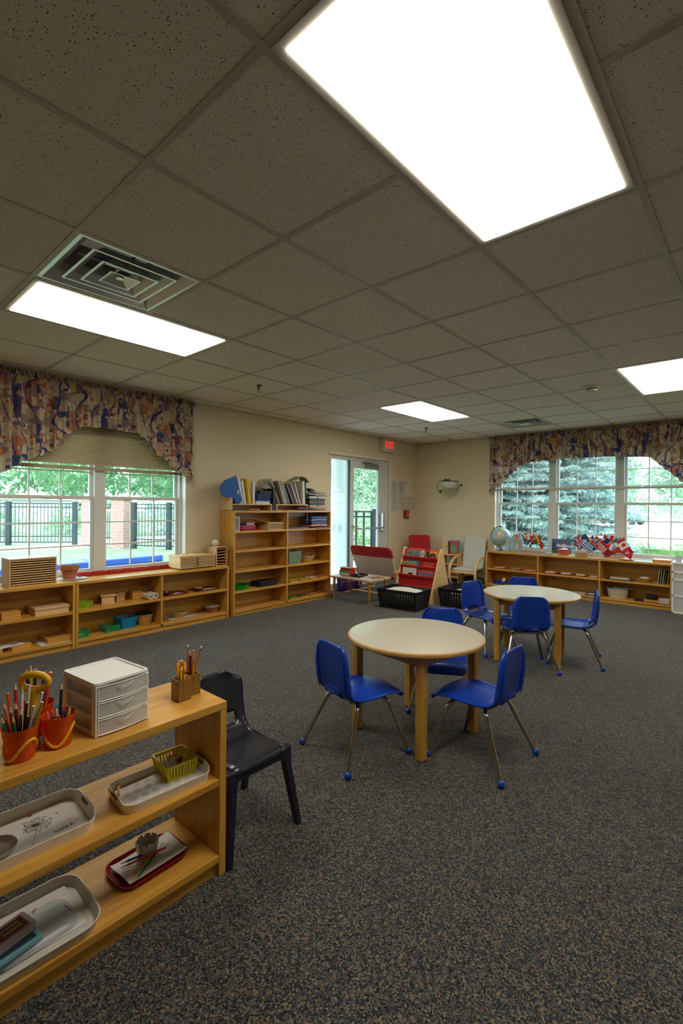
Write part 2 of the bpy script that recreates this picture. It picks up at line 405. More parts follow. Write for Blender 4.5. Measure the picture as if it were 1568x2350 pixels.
def vent(i, j, label):
    cx, cy = GX + T * (i + .5), GY + T * (j + .5)
    t = thing('air_vent', label, 'air vent', (cx, cy, CH), group='square ceiling air vents')
    a = T / 2 - .012
    def ring(mb, o, zo, n_, zi, th=.002):            # sloping square louvre from outer half-size o to inner n_
        mb.add([(-o, -o, zo), (o, -o, zo), (o, o, zo), (-o, o, zo), (-n_, -n_, zi), (n_, -n_, zi), (n_, n_, zi), (-n_, n_, zi)], [(0, 1, 5, 4), (1, 2, 6, 5), (2, 3, 7, 6), (3, 0, 4, 7)])
    mb = MB(); ring(mb, a, 0, a - .02, 0); ring(mb, a - .02, 0, a - .09, .075)
    obj('frame', mb, VM, t, solid=.002, weld=True)
    obj('duct', MB().box(-a + .09, a - .09, -a + .09, a - .09, .2, .22).box(-a, a, -a, a, .28, .3), mat((26, 26, 28), .8), t)
    for q, (o, h) in enumerate(((.205, .012), (.14, .004))):
        mb = MB(); ring(mb, o, h - .012, o - .012, h - .012); ring(mb, o - .012, h - .012, o - .075, h + .05)
        obj('louvre', mb, VM, t, solid=.002, weld=True)
    mb = MB(); ring(mb, .075, -.012, .066, -.012); mb.add([(-.066, -.066, -.012), (.066, -.066, -.012), (.066, .066, -.012), (-.066, .066, -.012), (0, 0, .02)], [(0, 1, 4), (1, 2, 4), (2, 3, 4), (3, 0, 4)])
    mb.cyl((0, 0, .0), (0, 0, .016), .018, n=16)
    obj('centre_cone', mb, VM, t)
    obj('bracket', MB().box(-.2, .2, -.006, .006, .05, .056).box(-.006, .006, -.2, .2, .05, .056), VM, t)
vent(-2, 2, 'large metal air vent beside the left ceiling light')
vent(7, 2, 'small distant metal air vent above the right window valance')
def sprinkler(x, y, label):
    t = thing('sprinkler_head', label, 'sprinkler', (x, y, CH))
    obj('escutcheon', MB().lathe([(.04, 0), (.036, -.006), (.018, -.014), (.012, -.016)], 20), mat((150, 146, 138), .25, .9), t, smooth=True)
    mb = MB().cyl((0, 0, -.015), (0, 0, -.035), .011, n=12).cyl((0, 0, -.04), (0, 0, -.06), .003, n=8)
    mb.tube([(-.011, 0, -.03), (-.012, 0, -.05), (0, 0, -.068), (.012, 0, -.05), (.011, 0, -.03)], .002, 6).cyl((0, 0, -.068), (0, 0, -.071), .014, n=14)
    obj('nozzle', mb, mat((120, 110, 96), .3, .9), t, smooth=True)
sprinkler(2.887, 3.64, 'chrome sprinkler head on the ceiling above the tall bookcase')
sprinkler(6.02, 3.70, 'chrome sprinkler head on the ceiling beyond the far light panel')
t = thing('smoke_detector', 'round white smoke detector on the ceiling left of the right light', 'smoke detector', (4.957, 1.231, CH))
obj('base', MB().lathe([(.085, 0), (.085, -.008), (.07, -.018), (.05, -.022)], 28), mat((214, 206, 186), .5), t, smooth=True)
obj('sensor_chamber', MB().lathe([(.045, -.022), (.045, -.032), (.04, -.033)], 24), mat((70, 64, 56), .5), t)
obj('cap', MB().lathe([(.05, -.033), (.048, -.042), (.03, -.046)], 24), mat((214, 210, 196), .5), t, smooth=True)
# exit sign
t = thing('exit_sign', 'white exit sign with red letters over the glass door', 'exit sign', (6.52, 4.765, 2.30))
obj('housing', MB().box(-.15, .15, -.04, .04, -.11, .125), mat((206, 200, 184), .5), t, bevel=.008)
obj('canopy', MB().box(-.06, .06, -.03, .03, .12, .131), mat((90, 84, 76), .5), t)
text('lettering', 'EXIT', .17, emis((255, 30, 24), 1.5), t, (0.02, -.0415, 0), (PI / 2, 0, 0), sx=.70, bold=0)

# ---------------------------------------------------------------- valances (printed cotton)
m, nt, b = nodes('printed_cotton'); CLOTH = m
uv = nt.nodes.new('ShaderNodeUVMap')
def tex(tt, sc, **k):
    n = nt.nodes.new(tt); mp = nt.nodes.new('ShaderNodeMapping'); mp.inputs['Scale'].default_value = sc; mp.inputs['Location'].default_value = k.get('loc', (0, 0, 0))
    nt.links.new(uv.outputs[0], mp.inputs['Vector']); nt.links.new(mp.outputs[0], n.inputs['Vector']); return n
va = tex('ShaderNodeTexVoronoi', (11, 9, 1)); va.distance = 'CHEBYCHEV'; va.inputs['Scale'].default_value = 1; va.inputs['Randomness'].default_value = .7
sa = nt.nodes.new('ShaderNodeSeparateColor'); nt.links.new(va.outputs['Color'], sa.inputs[0])
ra = ramp(nt, [(0, (196, 180, 148)), (.2, (178, 154, 132)), (.34, (150, 126, 122)), (.46, (66, 68, 112)), (.58, (198, 182, 150)), (.7, (180, 116, 82)), (.8, (134, 108, 114)), (.88, (190, 162, 100)), (.95, (156, 84, 74))], 'CONSTANT')
nt.links.new(sa.outputs[0], ra.inputs['Fac'])
vb = tex('ShaderNodeTexVoronoi', (34, 30, 1), loc=(3, 5, 0)); vb.distance = 'CHEBYCHEV'; vb.inputs['Scale'].default_value = 1; vb.inputs['Randomness'].default_value = .5
sb = nt.nodes.new('ShaderNodeSeparateColor'); nt.links.new(vb.outputs['Color'], sb.inputs[0])
rb = ramp(nt, [(0, (198, 184, 154)), (.3, (176, 104, 76)), (.42, (190, 158, 110)), (.6, (64, 66, 108)), (.68, (146, 118, 120)), (.85, (196, 180, 144))], 'CONSTANT')
nt.links.new(sb.outputs[0], rb.inputs['Fac'])
wn = tex('ShaderNodeTexNoise', (7, 7, 1)); wn.inputs['Scale'].default_value = 1; wn.inputs['Detail'].default_value = 2
msk = ramp(nt, [(.5, (0, 0, 0)), (.56, (255, 255, 255))]); nt.links.new(wn.outputs['Fac'], msk.inputs['Fac'])
mx = nt.nodes.new('ShaderNodeMix'); mx.data_type = 'RGBA'
nt.links.new(msk.outputs['Color'], mx.inputs[0]); nt.links.new(ra.outputs['Color'], mx.inputs[6]); nt.links.new(rb.outputs['Color'], mx.inputs[7])
wv = tex('ShaderNodeTexWave', (1.6, 1.6, 1), loc=(.3, .1, 0)); wv.inputs['Scale'].default_value = 1; wv.inputs['Distortion'].default_value = 14; wv.inputs['Detail'].default_value = 1
wr = ramp(nt, [(.978, (0, 0, 0)), (.984, (255, 255, 255))]); nt.links.new(wv.outputs['Fac'], wr.inputs['Fac'])
m2 = nt.nodes.new('ShaderNodeMix'); m2.data_type = 'RGBA'; m2.inputs[7].default_value = lin((62, 64, 116))
nt.links.new(wr.outputs['Color'], m2.inputs[0]); nt.links.new(mx.outputs[2], m2.inputs[6]); nt.links.new(m2.outputs[2], b.inputs['Base Color'])
b.inputs['Roughness'].default_value = .9
tl = nt.nodes.new('ShaderNodeBsdfTranslucent'); ms = nt.nodes.new('ShaderNodeMixShader'); ms.inputs[0].default_value = .22
nt.links.new(m2.outputs[2], tl.inputs[0]); nt.links.new(b.outputs[0], ms.inputs[1]); nt.links.new(tl.outputs[0], ms.inputs[2]); nt.links.new(ms.outputs[0], nt.nodes['Material Output'].inputs['Surface'])
def lerp_tab(tab, u):
    for (a, x), (b_, y) in zip(tab, tab[1:]):
        if a <= u <= b_: return x + (y - x) * (u - a) / max(1e-9, b_ - a)
    return tab[-1][1] if u > tab[-1][0] else tab[0][1]
def valance(M, u0, u1, bottom, label, seed):
    """M: local (u, toward room w, z)."""
    rr = random.Random(seed); L = u1 - u0; nu = int(L * 260); nv = 26; ztop = 2.415
    ph = [rr.uniform(0, 6.28) for _ in range(6)]
    def fold(u, v):
        a = .5 * sin(u * 62 + 2.2 * sin(u * 9 + ph[0]) + ph[1]) + .35 * sin(u * 101 + 2 * sin(u * 13 + ph[2]) + ph[3]) + .3 * sin(u * 27 + ph[4])
        return a * (.018 + .020 * min(1, v * 2))
    t = thing('window_valance', label, 'valance', (0, 0, 0))
    def fn(i, j):
        u = u0 + L * i; zb = lerp_tab(bottom, u)
        z = 2.365 - (2.365 - zb) * j
        edge = min(1, (u - u0) / .03, (u1 - u) / .03)
        w = .105 * (.35 + .65 * max(0, edge) ** .5) + fold(u, j) + .02 * j
        return M @ Vector((u + .008 * sin(u * 80 + ph[5]) * j, w, z + .004 * sin(u * 150) * (1 - j)))
    mb = MB().grid(fn, nu, nv)
    def fin(me):
        uvl = me.uv_layers.new(name='UVMap'); return uvl
    o = obj('skirt', mb, CLOTH, t, smooth='all')
    me = o.data; uvl = me.uv_layers.new(name='UVMap'); inv = M.inverted()
    for lp in me.loops:
        p = inv @ me.vertices[lp.vertex_index].co; uvl.data[lp.index].uv = (p.x * 1.5, p.z * 1.25)
    def fh(i, j):
        u = u0 + L * i
        w = .105 + .014 * sin(u * 210 + 1.5 * sin(u * 17)) * (.4 + j) + .008 * sin(u * 97)
        return M @ Vector((u, w, 2.362 + .05 * j + .005 * sin(u * 133 + ph[0]) * j))
    o = obj('gathered_heading', MB().grid(fh, int(L * 330), 3), CLOTH, t, smooth='all')
    me = o.data; uvl = me.uv_layers.new(name='UVMap')
    for lp in me.loops:
        p = inv @ me.vertices[lp.vertex_index].co; uvl.data[lp.index].uv = (p.x * 2.6, p.z * 1.5)
    mb = MB(); mb.T = M
    mb.box(u0 + .01, u1 - .01, .06, .08, 2.36, 2.38).box(u0 + .01, u0 + .02, .0, .07, 2.36, 2.38).box(u1 - .02, u1 - .01, .0, .07, 2.36, 2.38)
    obj('curtain_rod', mb, mat((220, 220, 215), .4), t)
ML2 = Matrix(((1, 0, 0, 0), (0, -1, 0, Y1), (0, 0, 1, 0), (0, 0, 0, 1)))
MR2 = Matrix(((0, -1, 0, X1), (1, 0, 0, 0), (0, 0, 1, 0), (0, 0, 0, 1)))
valance(ML2, .88, 2.86, [(.88, 1.47), (1.02, 1.50), (1.15, 1.575), (1.22, 1.64), (1.36, 1.70), (1.52, 1.80), (1.56, 1.90), (1.68, 1.985), (1.95, 2.0), (2.21, 1.985), (2.34, 1.86), (2.42, 1.78), (2.54, 1.73), (2.57, 1.67), (2.73, 1.59), (2.86, 1.49)], 'patterned cotton valance gathered over the left window', 3)
valance(MR2, .40, 3.36, [(.40, 1.47), (.63, 1.50), (.78, 1.62), (.90, 1.74), (1.04, 1.87), (1.12, 1.95), (1.6, 1.99), (2.4, 1.99), (2.70, 1.965), (2.87, 1.90), (3.15, 1.62), (3.26, 1.55), (3.36, 1.48)], 'patterned cotton valance gathered over the right window', 8)

# ---------------------------------------------------------------- blinds
def blind(M, u0, u1, zb, w0, tilt, pitch, m, label, rail, sw=.025):
    t = thing('window_blind', label, 'blind')
    mb = MB(); mb.T = M; n = int((2.08 - zb) / pitch); dy, dz = cos(tilt) * sw / 2, sin(tilt) * sw / 2
    for k in range(n):
        z = zb + .02 + (k + .5) * pitch
        mb.add([(u0, w0 - dy, z - dz), (u1, w0 - dy, z - dz), (u1, w0 + dy, z + dz), (u0, w0 + dy, z + dz)], [(0, 1, 2, 3)])
    obj('slats', mb, m, t, solid=.0012)
    a = MB(); a.T = M; a.box(u0, u1, w0 - .013, w0 + .013, zb - rail, zb + .002); obj('bottom_rail', a, m, t, bevel=.002)
    a = MB(); a.T = M; a.box(u0, u1, w0 - .018, w0 + .018, 2.08, 2.115); obj('head_rail', a, m, t)
    nn = 3
    for k in range(nn + 1):
        u = u0 + .12 + (u1 - u0 - .24) * k / nn
        a = MB(); a.T = M; a.box(u - .0015, u + .0015, w0 - .0155, w0 - .0145, zb - rail, 2.1); obj('ladder_cord', a, mat((216, 212, 200), .7), t)
    return t
BT = mat((176, 160, 128), .55)
blind(ML, 1.02, 2.79, 1.632, .055, 1.12, .0215, BT, 'closed tan blind pulled down behind the left window valance', .03)
BR = mat((190, 188, 176), .5)
blind(MR, .60, 3.285, 1.572, .055, .22, .0215, BR, 'open slatted blind half lowered across the right window', .028, sw=.02)
# ================================================================ SHELF UNITS
def shelving(name, label, M, w, d, levels, height, dividers, back=True, kick=.04, group=None, rz=0, cat='shelf', loc=(0, 0, 0), wx=WX, wy=WY, wz=WZ, skin=.022):
    """local: x along the front (0..w), y from front (0) to back (d)"""
    t = thing(name, label, cat, loc, rz, group)
    h = skin
    for x in (0, w - h): obj('side_panel', MB().box(x, x + h, 0, d, 0, height - .0262), wz, t, bevel=.0015)
    obj('top_board', MB().box(0, w, -.001, d, height - .026, height), wx, t, bevel=.0015)
    xs = [0] + [x - h / 2 for x in dividers] + [w - h]
    for x in dividers: obj('divider', MB().box(x - h / 2, x + h / 2, .001, d, levels[-1] - .0, height - .026), wz, t, bevel=.001)
    for z in levels:
        for a, b_ in zip(xs, xs[1:]): obj('shelf_board', MB().box(a + h, b_, .001, d, z - .024, z), wx, t, bevel=.0015)
        if z == levels[-1] and dividers:
            pass
    obj('kickboard', MB().box(h, w - h, .015, .033, 0, levels[-1] - .024), wx, t)
    if back: obj('back_panel', MB().box(.002, w - .002, d, d + .006, .01, height - .002), wx, t)
    return t
# left wall run, y 4.52 front
shelving('low_shelf', 'long low maple shelf under the left window', None, 1.6, .28, [.332, .072], .59, [.8], loc=(1.585, 4.52, 0), group='low classroom shelves')
shelving('low_shelf', 'low maple shelf cut by the left edge holding flat wooden boxes', None, 1.215, .28, [.332, .072], .59, [.4], loc=(.365, 4.52, 0), group='low classroom shelves')
shelving('bookcase', 'tall maple bookcase with ten open compartments beside the glass door', None, 1.63, .275, [.975, .752, .518, .283, .062], 1.213, [.822], loc=(3.245, 4.52, 0))
bpy.data.objects['bookcase']['category'] = 'bookcase'
for yy in (.06, .21): obj('peg_hole', MB().cyl((-.0008, yy, .86), (.002, yy, .86), .004, n=10), mat((60, 40, 22), .8), bpy.data.objects['bookcase'])
shelving('low_shelf', 'low maple shelf under the right window with the flags on top', None, 2.44, .30, [.315, .068], .585, [.80, 1.62], loc=(7.165, 3.285, 0), rz=-PI / 2, group='low classroom shelves')
# near open shelf: no back
shelving('open_shelf', 'open backed honey maple shelf in the left foreground', None, 1.22, .305, [.334, .071], .597, [], back=False, loc=(-.242, 1.395, 0), skin=.026)

# ================================================================ ROUND TABLES AND CHAIRS
def table(name, label, loc, rz):
    t = thing('round_table', label, 'table', loc, rz, 'round white activity tables'); a = t
    H = .55
    obj('tabletop', MB().lathe([(.375, H - .024), (.386, H - .02), (.388, H - .012), (.386, H - .004), (.380, H - .001)], 72), wood((182, 134, 70), (208, 162, 94), 'x'), t, smooth=True)
    obj('laminate', MB().lathe([(.378, H - .002), (.378, H), ], 72), mat((208, 202, 186), .22, coat=.3, noise=.01), t)
    for sx in (-1, 1):
        for sy in (-1, 1):
            x, y = sx * .232, sy * .232
            obj('leg', MB().box(x - .024, x + .024, y - .024, y + .024, 0, H - .024), WZ, t, bevel=.008, seg=3)
    mb = MB(); q = .218
    for s_ in (-.231, .231):
        obj('apron', MB().box(-q, q, s_ - .009, s_ + .009, H - .085, H - .024), WX, t, bevel=.002)
        obj('apron', MB().box(s_ - .009, s_ + .009, -q, q, H - .085, H - .024), WY, t, bevel=.002)
    return t
table('round_table', 'nearer round white table with three blue chairs', (2.325, 1.49, 0), math.radians(-6.5))
table('round_table', 'farther round white table with four blue chairs', (4.13, 1.49, 0), math.radians(13))

def shell(nu=28, nv=52):
    """moulded seat: grid across (u) and along (v), with an oval hand hole low in the back"""
    prof = [(.197, .266), (.192, .288), (.178, .300), (.15, .306), (.06, .302), (-.04, .298), (-.10, .301), (-.145, .316), (-.172, .345), (-.180, .39), (-.188, .45), (-.194, .52), (-.197, .575), (-.198, .588)]
    pr = smoothpts([(x, 0, z) for x, z in prof], 6); n = len(pr)
    L = [0]
    for a, b_ in zip(pr, pr[1:]): L.append(L[-1] + (b_ - a).length)
    def P(v):
        s = v * L[-1]
        for i in range(n - 1):
            if s <= L[i + 1] + 1e-9: return pr[i].lerp(pr[i + 1], (s - L[i]) / (L[i + 1] - L[i]))
        return pr[-1]
    wt = [(0, .118), (.03, .142), (.1, .158), (.3, .160), (.42, .152), (.52, .146), (.7, .146), (.88, .138), (.94, .128), (.98, .108), (1, .084)]
    me_v = []; F = []; hole = (.585, .045, .066)      # v centre, v radius, y radius
    for j in range(nv + 1):
        v = j / nv; p = P(v); d = (P(min(1, v + .01)) - P(max(0, v - .01))).normalized(); nrm = Vector((-d.z, 0, d.x)); hw = lerp_tab(wt, v)
        for i in range(nu + 1):
            u = -1 + 2 * i / nu; y = hw * u; e = max(0, abs(u) - .8) / .2 * min(1, max(0, v - .06) / .14)
            dish = .012 * (1 - u * u) if v < .45 else .010 * (1 - u * u)
            off = -dish * (1 if v < .4 else 1) - .018 * e ** 2
            q = p - nrm * off * -1
            me_v.append([q.x, y, q.z, v, u])
    dead = set()
    for j in range(nv):
        for i in range(nu):
            v = (j + .5) / nv; y = lerp_tab(wt, v) * (-1 + 2 * (i + .5) / nu)
            if ((v - hole[0]) / hole[1]) ** 2 + (y / hole[2]) ** 2 < 1: dead.add((i, j))
            else: a = j * (nu + 1) + i; F.append((a, a + 1, a + nu + 2, a + nu + 1))
    edge = {}
    for i, j in dead:
        for a, b_ in ((0, 0), (1, 0), (0, 1), (1, 1)): edge.setdefault((i + a, j + b_), 0); edge[(i + a, j + b_)] += 1
    mb = MB(); V = []
    for k, (x, y, z, v, u) in enumerate(me_v):
        i, j = k % (nu + 1), k // (nu + 1)
        if 0 < edge.get((i, j), 0) < 4:               # snap the rim of the hole to the oval
            dv, dy = (v - hole[0]) / hole[1], y / hole[2]; r = math.hypot(dv, dy)
            v2 = hole[0] + dv / r * hole[1]; p = P(v2); y = dy / r * hole[2]; x, z = p.x - (.008 if v2 > .5 else 0), p.z
        V.append((x, y, z))
    mb.add(V, F)
    return mb
def blue_chair(label):
    t = thing('school_chair', label, 'chair', group='blue plastic school chairs')
    s = obj('seat_shell', shell(), BLUEP, t, smooth='all', solid=.006, weld=True)
    for sy in (-1, 1):                               # stiffening ribs down the back
        obj('rib', MB().tube([(-.178, sy * .108, .335), (-.186, sy * .112, .40), (-.194, sy * .112, .48), (-.197, sy * .104, .55)], .006, 8, rs=[.003, .007, .007, .002]), BLUEP, s, smooth=True)
    for sx, xf, xt in ((-1, -.22, -.09), (1, .175, .075)):
        for sy in (-1, 1):
            pts = smoothpts([(xt, sy * .02, .288), (xt, sy * .085, .288), (xt + sx * .012, sy * .118, .275), (xt + sx * .03, sy * .133, .245), (xt + sx * .03 + (xf - xt - sx * .03) * .5, sy * .1665, .1305), (xf, sy * .20, .016)], 5)
            l = obj('leg', MB().tube(pts, .0112, 12), CHROME, t, smooth=True)
            obj('foot_cap', MB().ball((xf + sx * .001, sy * .2005, .018), .018, 16), BLUEP, l, smooth='all')
    for xx in (-.09, .075): obj('frame_bar', MB().tube([(xx, .02, .288), (xx, -.02, .288)], .011, 10), CHROME, t, smooth=True)
    for yy in (-.06, .06): obj('seat_bracket', MB().box(-.1, .085, yy - .01, yy + .01, .277, .28), CHROME, t)
    return t
ch = blue_chair('blue plastic chair on the left side of the nearer table')
ch.location = (1.948, 1.597, 0); ch.rotation_euler.z = math.radians(-12)
for x, y, a, l in ((2.317, 1.10, 88, 'blue plastic chair at the right front of the nearer table'),
                   (2.73, 1.545, 210, 'blue plastic chair tucked behind the nearer table'),
                   (3.87, 1.445, 37, 'blue plastic chair seen from behind in front of the farther table'),
                   (4.27, 1.20, 107, 'blue plastic chair at the right side of the farther table, seen edge on'),
                   (4.08, 1.86, 252, 'blue plastic chair left of the farther table with its oval hole showing'),
                   (4.55, 1.69, 208, 'blue plastic chair on the window side of the farther table')):
    dup(ch, (x, y, 0), math.radians(a), l)

# dark one-piece chair beside the near shelf, facing the camera (-y)
NAVY = mat((24, 28, 42), .3, coat=.15)
t = thing('stacking_chair', 'dark navy one-piece plastic chair beside the foreground shelf', 'chair', (1.160, 1.578, 0), 0)
def bk():
    nu, nv = 22, 44
    pr = smoothpts([(0, -.157, .300), (0, -.150, .315), (0, -.12, .322), (0, -.02, .312), (0, .06, .31), (0, .095, .322), (0, .125, .36), (0, .142, .42), (0, .158, .50), (0, .168, .55), (0, .170, .556)], 6)
    L = [0]
    for a, b_ in zip(pr, pr[1:]): L.append(L[-1] + (b_ - a).length)
    def P(v):
        s = v * L[-1]
        for i in range(len(pr) - 1):
            if s <= L[i + 1] + 1e-9: return pr[i].lerp(pr[i + 1], (s - L[i]) / (L[i + 1] - L[i]))
        return pr[-1]
    wt = [(0, .118), (.04, .130), (.2, .136), (.45, .134), (.6, .130), (.8, .134), (.9, .138), (.93, .136), (1, .070)]
    V = []; F = []
    for j in range(nv + 1):
        v = j / nv; p = P(v); hw = lerp_tab(wt, v)
        for i in range(nu + 1):
            u = -1 + 2 * i / nu; V.append((hw * u, p.y + (.014 * (u * u) - .014) * (-1 if v > .5 else 0), p.z - (.010 * (1 - u * u) if v < .5 else 0) - .012 * max(0, abs(u) - .85) / .15))
    for j in range(nv):
        for i in range(nu):
            v = (j + .5) / nv; u = -1 + 2 * (i + .5) / nu
            if .57 < v < .655 and abs(u) < .62: continue
            a = j * (nu + 1) + i; F.append((a, a + 1, a + nu + 2, a + nu + 1))
    return MB().add(V, F)
obj('seat_shell', bk(), NAVY, t, smooth='all', solid=.007, weld=True)
for sx in (-1, 1):
    for y0, y1, z in ((-.135, -.178, .312), (.085, .175, .30)):
        a = (sx * .122, y0, z); b_ = (sx * .166, y1, 0); mb = MB()
        w0, w1 = .024, .014; d0 = .020
        vs = []
        for p, w_, d_ in ((a, w0 * 1.5, d0), ((a[0] + (b_[0] - a[0]) * .2, a[1] + (b_[1] - a[1]) * .2, z * .8), w0 * .72, d0 * .9), (b_, w1, w1)):
            vs += [(p[0] - w_, p[1] - d_, p[2]), (p[0] + w_ * .8, p[1] - d_, p[2]), (p[0] + w_ * .8, p[1] + d_ * .8, p[2]), (p[0] - w_, p[1] + d_ * .8, p[2])]
        fs = [(3, 2, 1, 0), (8, 9, 10, 11)]
        for k in (0, 4): fs += [(k + i, k + (i + 1) % 4, k + 4 + (i + 1) % 4, k + 4 + i) for i in range(4)]
        obj('leg', mb.add(vs, fs), NAVY, t, bevel=.004, seg=3)
obj('seat_skirt', MB().prism([(-.138, .09), (-.138, -.148), (-.13, -.157), (.13, -.157), (.138, -.148), (.138, .09), (.130, .09), (.130, -.149), (-.130, -.149), (-.130, .09)], .272, .308), NAVY, t, bevel=.002)
# ================================================================ OUTDOORS
GRASS = mat((110, 126, 90), .95, noise=.25, nscale=1.5)
struct('ground', MB().box(-60, 12.2, 5.02, 90, -.40, -.15).box(12.2, 90, 12.6, 90, -.40, -.15), GRASS)
struct('ground', MB().box(7.72, 18.6, -50, 5.0, -.45, -.3), mat((104, 122, 84), .95, noise=.2, nscale=2))
solo('parking_lot', MB().box(19.0, 62, -60, 12.5, -.36, -.31), mat((214, 210, 204), .9, noise=.04, nscale=1), 'pale concrete parking lot seen through the right window', 'parking lot')
solo('patio', MB().box(4.9, 12, 5.01, 8.8, -.14, -.10), mat((206, 208, 210), .8, noise=.04, nscale=4), 'pale concrete patio slab outside the glass door', 'patio')
solo('footpath', MB().prism([(1, 17.0), (6.0, 16.2), (9.5, 18.5), (14, 18.8), (14, 20.6), (9, 20.2), (6, 18.3), (1, 19.0)], -.149, -.14), mat((226, 222, 214), .9), 'pale curved path crossing the lawn beyond the left window', 'path')

def leafmat(a, b_, tr=.35):
    m, nt, b = nodes('foliage')
    oi = nt.nodes.new('ShaderNodeTexCoord'); n = nt.nodes.new('ShaderNodeTexNoise'); n.inputs['Scale'].default_value = 5; n.inputs['Detail'].default_value = 3
    r = ramp(nt, [(.35, a), (.65, b_)]); nt.links.new(oi.outputs['Object'], n.inputs['Vector']); nt.links.new(n.outputs['Fac'], r.inputs['Fac'])
    nt.links.new(r.outputs['Color'], b.inputs['Base Color']); b.inputs['Roughness'].default_value = .6
    tl = nt.nodes.new('ShaderNodeBsdfTranslucent'); ms = nt.nodes.new('ShaderNodeMixShader'); ms.inputs[0].default_value = tr
    nt.links.new(r.outputs['Color'], tl.inputs[0]); nt.links.new(b.outputs[0], ms.inputs[1]); nt.links.new(tl.outputs[0], ms.inputs[2]); nt.links.new(ms.outputs[0], nt.nodes['Material Output'].inputs['Surface'])
    return m
BARK = mat((104, 88, 72), .9, noise=.3, nscale=20)
LM_A = leafmat((86, 138, 100), (150, 190, 140)); LM_B = leafmat((118, 150, 122), (186, 208, 170)); LM_N = leafmat((140, 168, 166), (214, 226, 220), .2); LM_H = leafmat((104, 140, 84), (164, 190, 120))
def leaves(mb, c, rad, n, size, rr, sz=1, hang=0):
    vs = []; fs = []
    for _ in range(n):
        th, ph = rr.uniform(0, 2 * PI), math.acos(rr.uniform(-1, 1)); q = rad * rr.uniform(.35, 1) ** .5
        p = Vector((c[0] + q * sin(ph) * cos(th), c[1] + q * sin(ph) * sin(th), c[2] + q * sz * cos(ph)))
        s = size * rr.uniform(.6, 1.3); a = Vector((rr.uniform(-1, 1), rr.uniform(-1, 1), rr.uniform(-1, .6) - hang)).normalized(); b_ = a.cross(Vector((rr.uniform(-1, 1), rr.uniform(-1, 1), rr.uniform(-1, 1)))).normalized()
        k = len(vs); vs += [p - a * s, p + b_ * s * .38, p + a * s, p - b_ * s * .38]; fs.append((k, k + 1, k + 2, k + 3))
    mb.add(vs, fs)
def tree(label, loc, h, crown, seed, lm, n=34, leaf=.16, per=70, base=.35, rad=1.0, name='leafy_tree', group=None):
    rr = random.Random(seed); t = thing(name, label, 'tree', loc, 0, group)
    mb = MB().tube([(0, 0, 0), (.05 * h * .2, 0, h * .35), (0, .03 * h * .2, h * .8)], .03 * h, 10, rs=[.03 * h, .022 * h, .008 * h]); fl = MB()
    for k in range(n):
        z = h * (base + (1 - base) * rr.random()); q = crown * (1 - ((z / h - (base + .3)) / (1 - base)) ** 2 * .9) * rr.uniform(.2, 1); a = rr.uniform(0, 2 * PI)
        c = (q * cos(a), q * sin(a), z)
        if k < 12: mb.tube([(0, 0, z * .7), (c[0] * .5, c[1] * .5, z * .9), c], .008 * h, 6, rs=[.01 * h, .006 * h, .002 * h])
        leaves(fl, c, rad * rr.uniform(.6, 1.2), per, leaf, rr, .7)
    obj('trunk', mb, BARK, t, smooth=True); o = obj('crown', fl, lm, t)
    return t
# shade tree whose low boughs hang into the left window view
rr = random.Random(21)
t = thing('shade_tree', 'shade tree whose low leafy boughs hang outside the left window', 'tree', (3.9, 9.6, -.15))
mb = MB().tube([(0, 0, 0), (.05, 0, 1.6), (.1, .1, 4.5)], .12, 10, rs=[.16, .12, .1]); fl = MB()
t.location = (.2, 10.5, -.15)
for bx, by, bz in ((1.8, -1.7, 2.25), (2.7, -1.9, 2.2), (3.6, -2.1, 2.28), (4.5, -2.0, 2.22), (5.4, -1.7, 2.3), (1.0, -1.8, 2.3), (3.2, -3.3, 2.3), (4.2, -3.2, 2.3), (2.2, -3.2, 2.35), (4.9, -.9, 2.35), (3.0, -.6, 2.3)):
    tip = (bx, by, bz); mb.tube([(.1, .1, 3.4), (bx * .5, by * .5, 3.5), (bx * .85, by * .85, bz + .6), tip], .03, 6, rs=[.06, .045, .02, .008])
    leaves(fl, (bx, by, bz - .32), .64, 560, .062, rr, .62, .5); leaves(fl, (bx, by, bz + .5), .85, 330, .08, rr, .7, .4)
obj('trunk', mb, BARK, t, smooth=True); obj('foliage', fl, LM_A, t)
# black metal fences
IRON = mat((30, 42, 46), .5)
def fence(label, p, q, h, np_, rails=(.12, .0), step=.115, post=.07, name='metal_fence', pick=.016, m=IRON, zb=-.15):
    p = Vector((p[0], p[1], zb)); q = Vector((q[0], q[1], zb)); L = (q - p).length; ang = math.atan2(q.y - p.y, q.x - p.x)
    t = thing(name, label, 'fence', p, ang)
    for k in range(np_): x = L * k / (np_ - 1); obj('post', MB().box(x - post, x + post, -post, post, 0, h + .07), m, t, bevel=.01)
    mb = MB(); n = int(L / step)
    for z in (.10, .30, h - .12, h): mb.box(0, L, -.016, .016, z - .018, z + .018)
    for k in range(n): x = (k + .5) * L / n; mb.box(x - pick / 2, x + pick / 2, -pick / 2, pick / 2, .1, h)
    obj('panel', mb, m, t)
    return t
fence('black metal fence left of the brick pillar in the left window', (1.4, 22.0), (6.15, 17.72), 1.42, 4)
fence('black metal fence right of the brick pillar in the left window', (7.02, 15.15), (8.2, 12.9), 1.42, 3)
fence('short black metal gate between the two brick pillars', (6.64, 17.2), (6.74, 15.95), 1.42, 2, name='metal_gate')
m, nt, b = nodes('brick'); BRICK = m
bt = nt.nodes.new('ShaderNodeTexBrick'); tc = nt.nodes.new('ShaderNodeTexCoord'); bt.inputs['Scale'].default_value = 4.5
bt.inputs['Color1'].default_value = lin((186, 126, 110)); bt.inputs['Color2'].default_value = lin((166, 104, 92)); bt.inputs['Mortar'].default_value = lin((206, 198, 190)); bt.inputs['Mortar Size'].default_value = .03
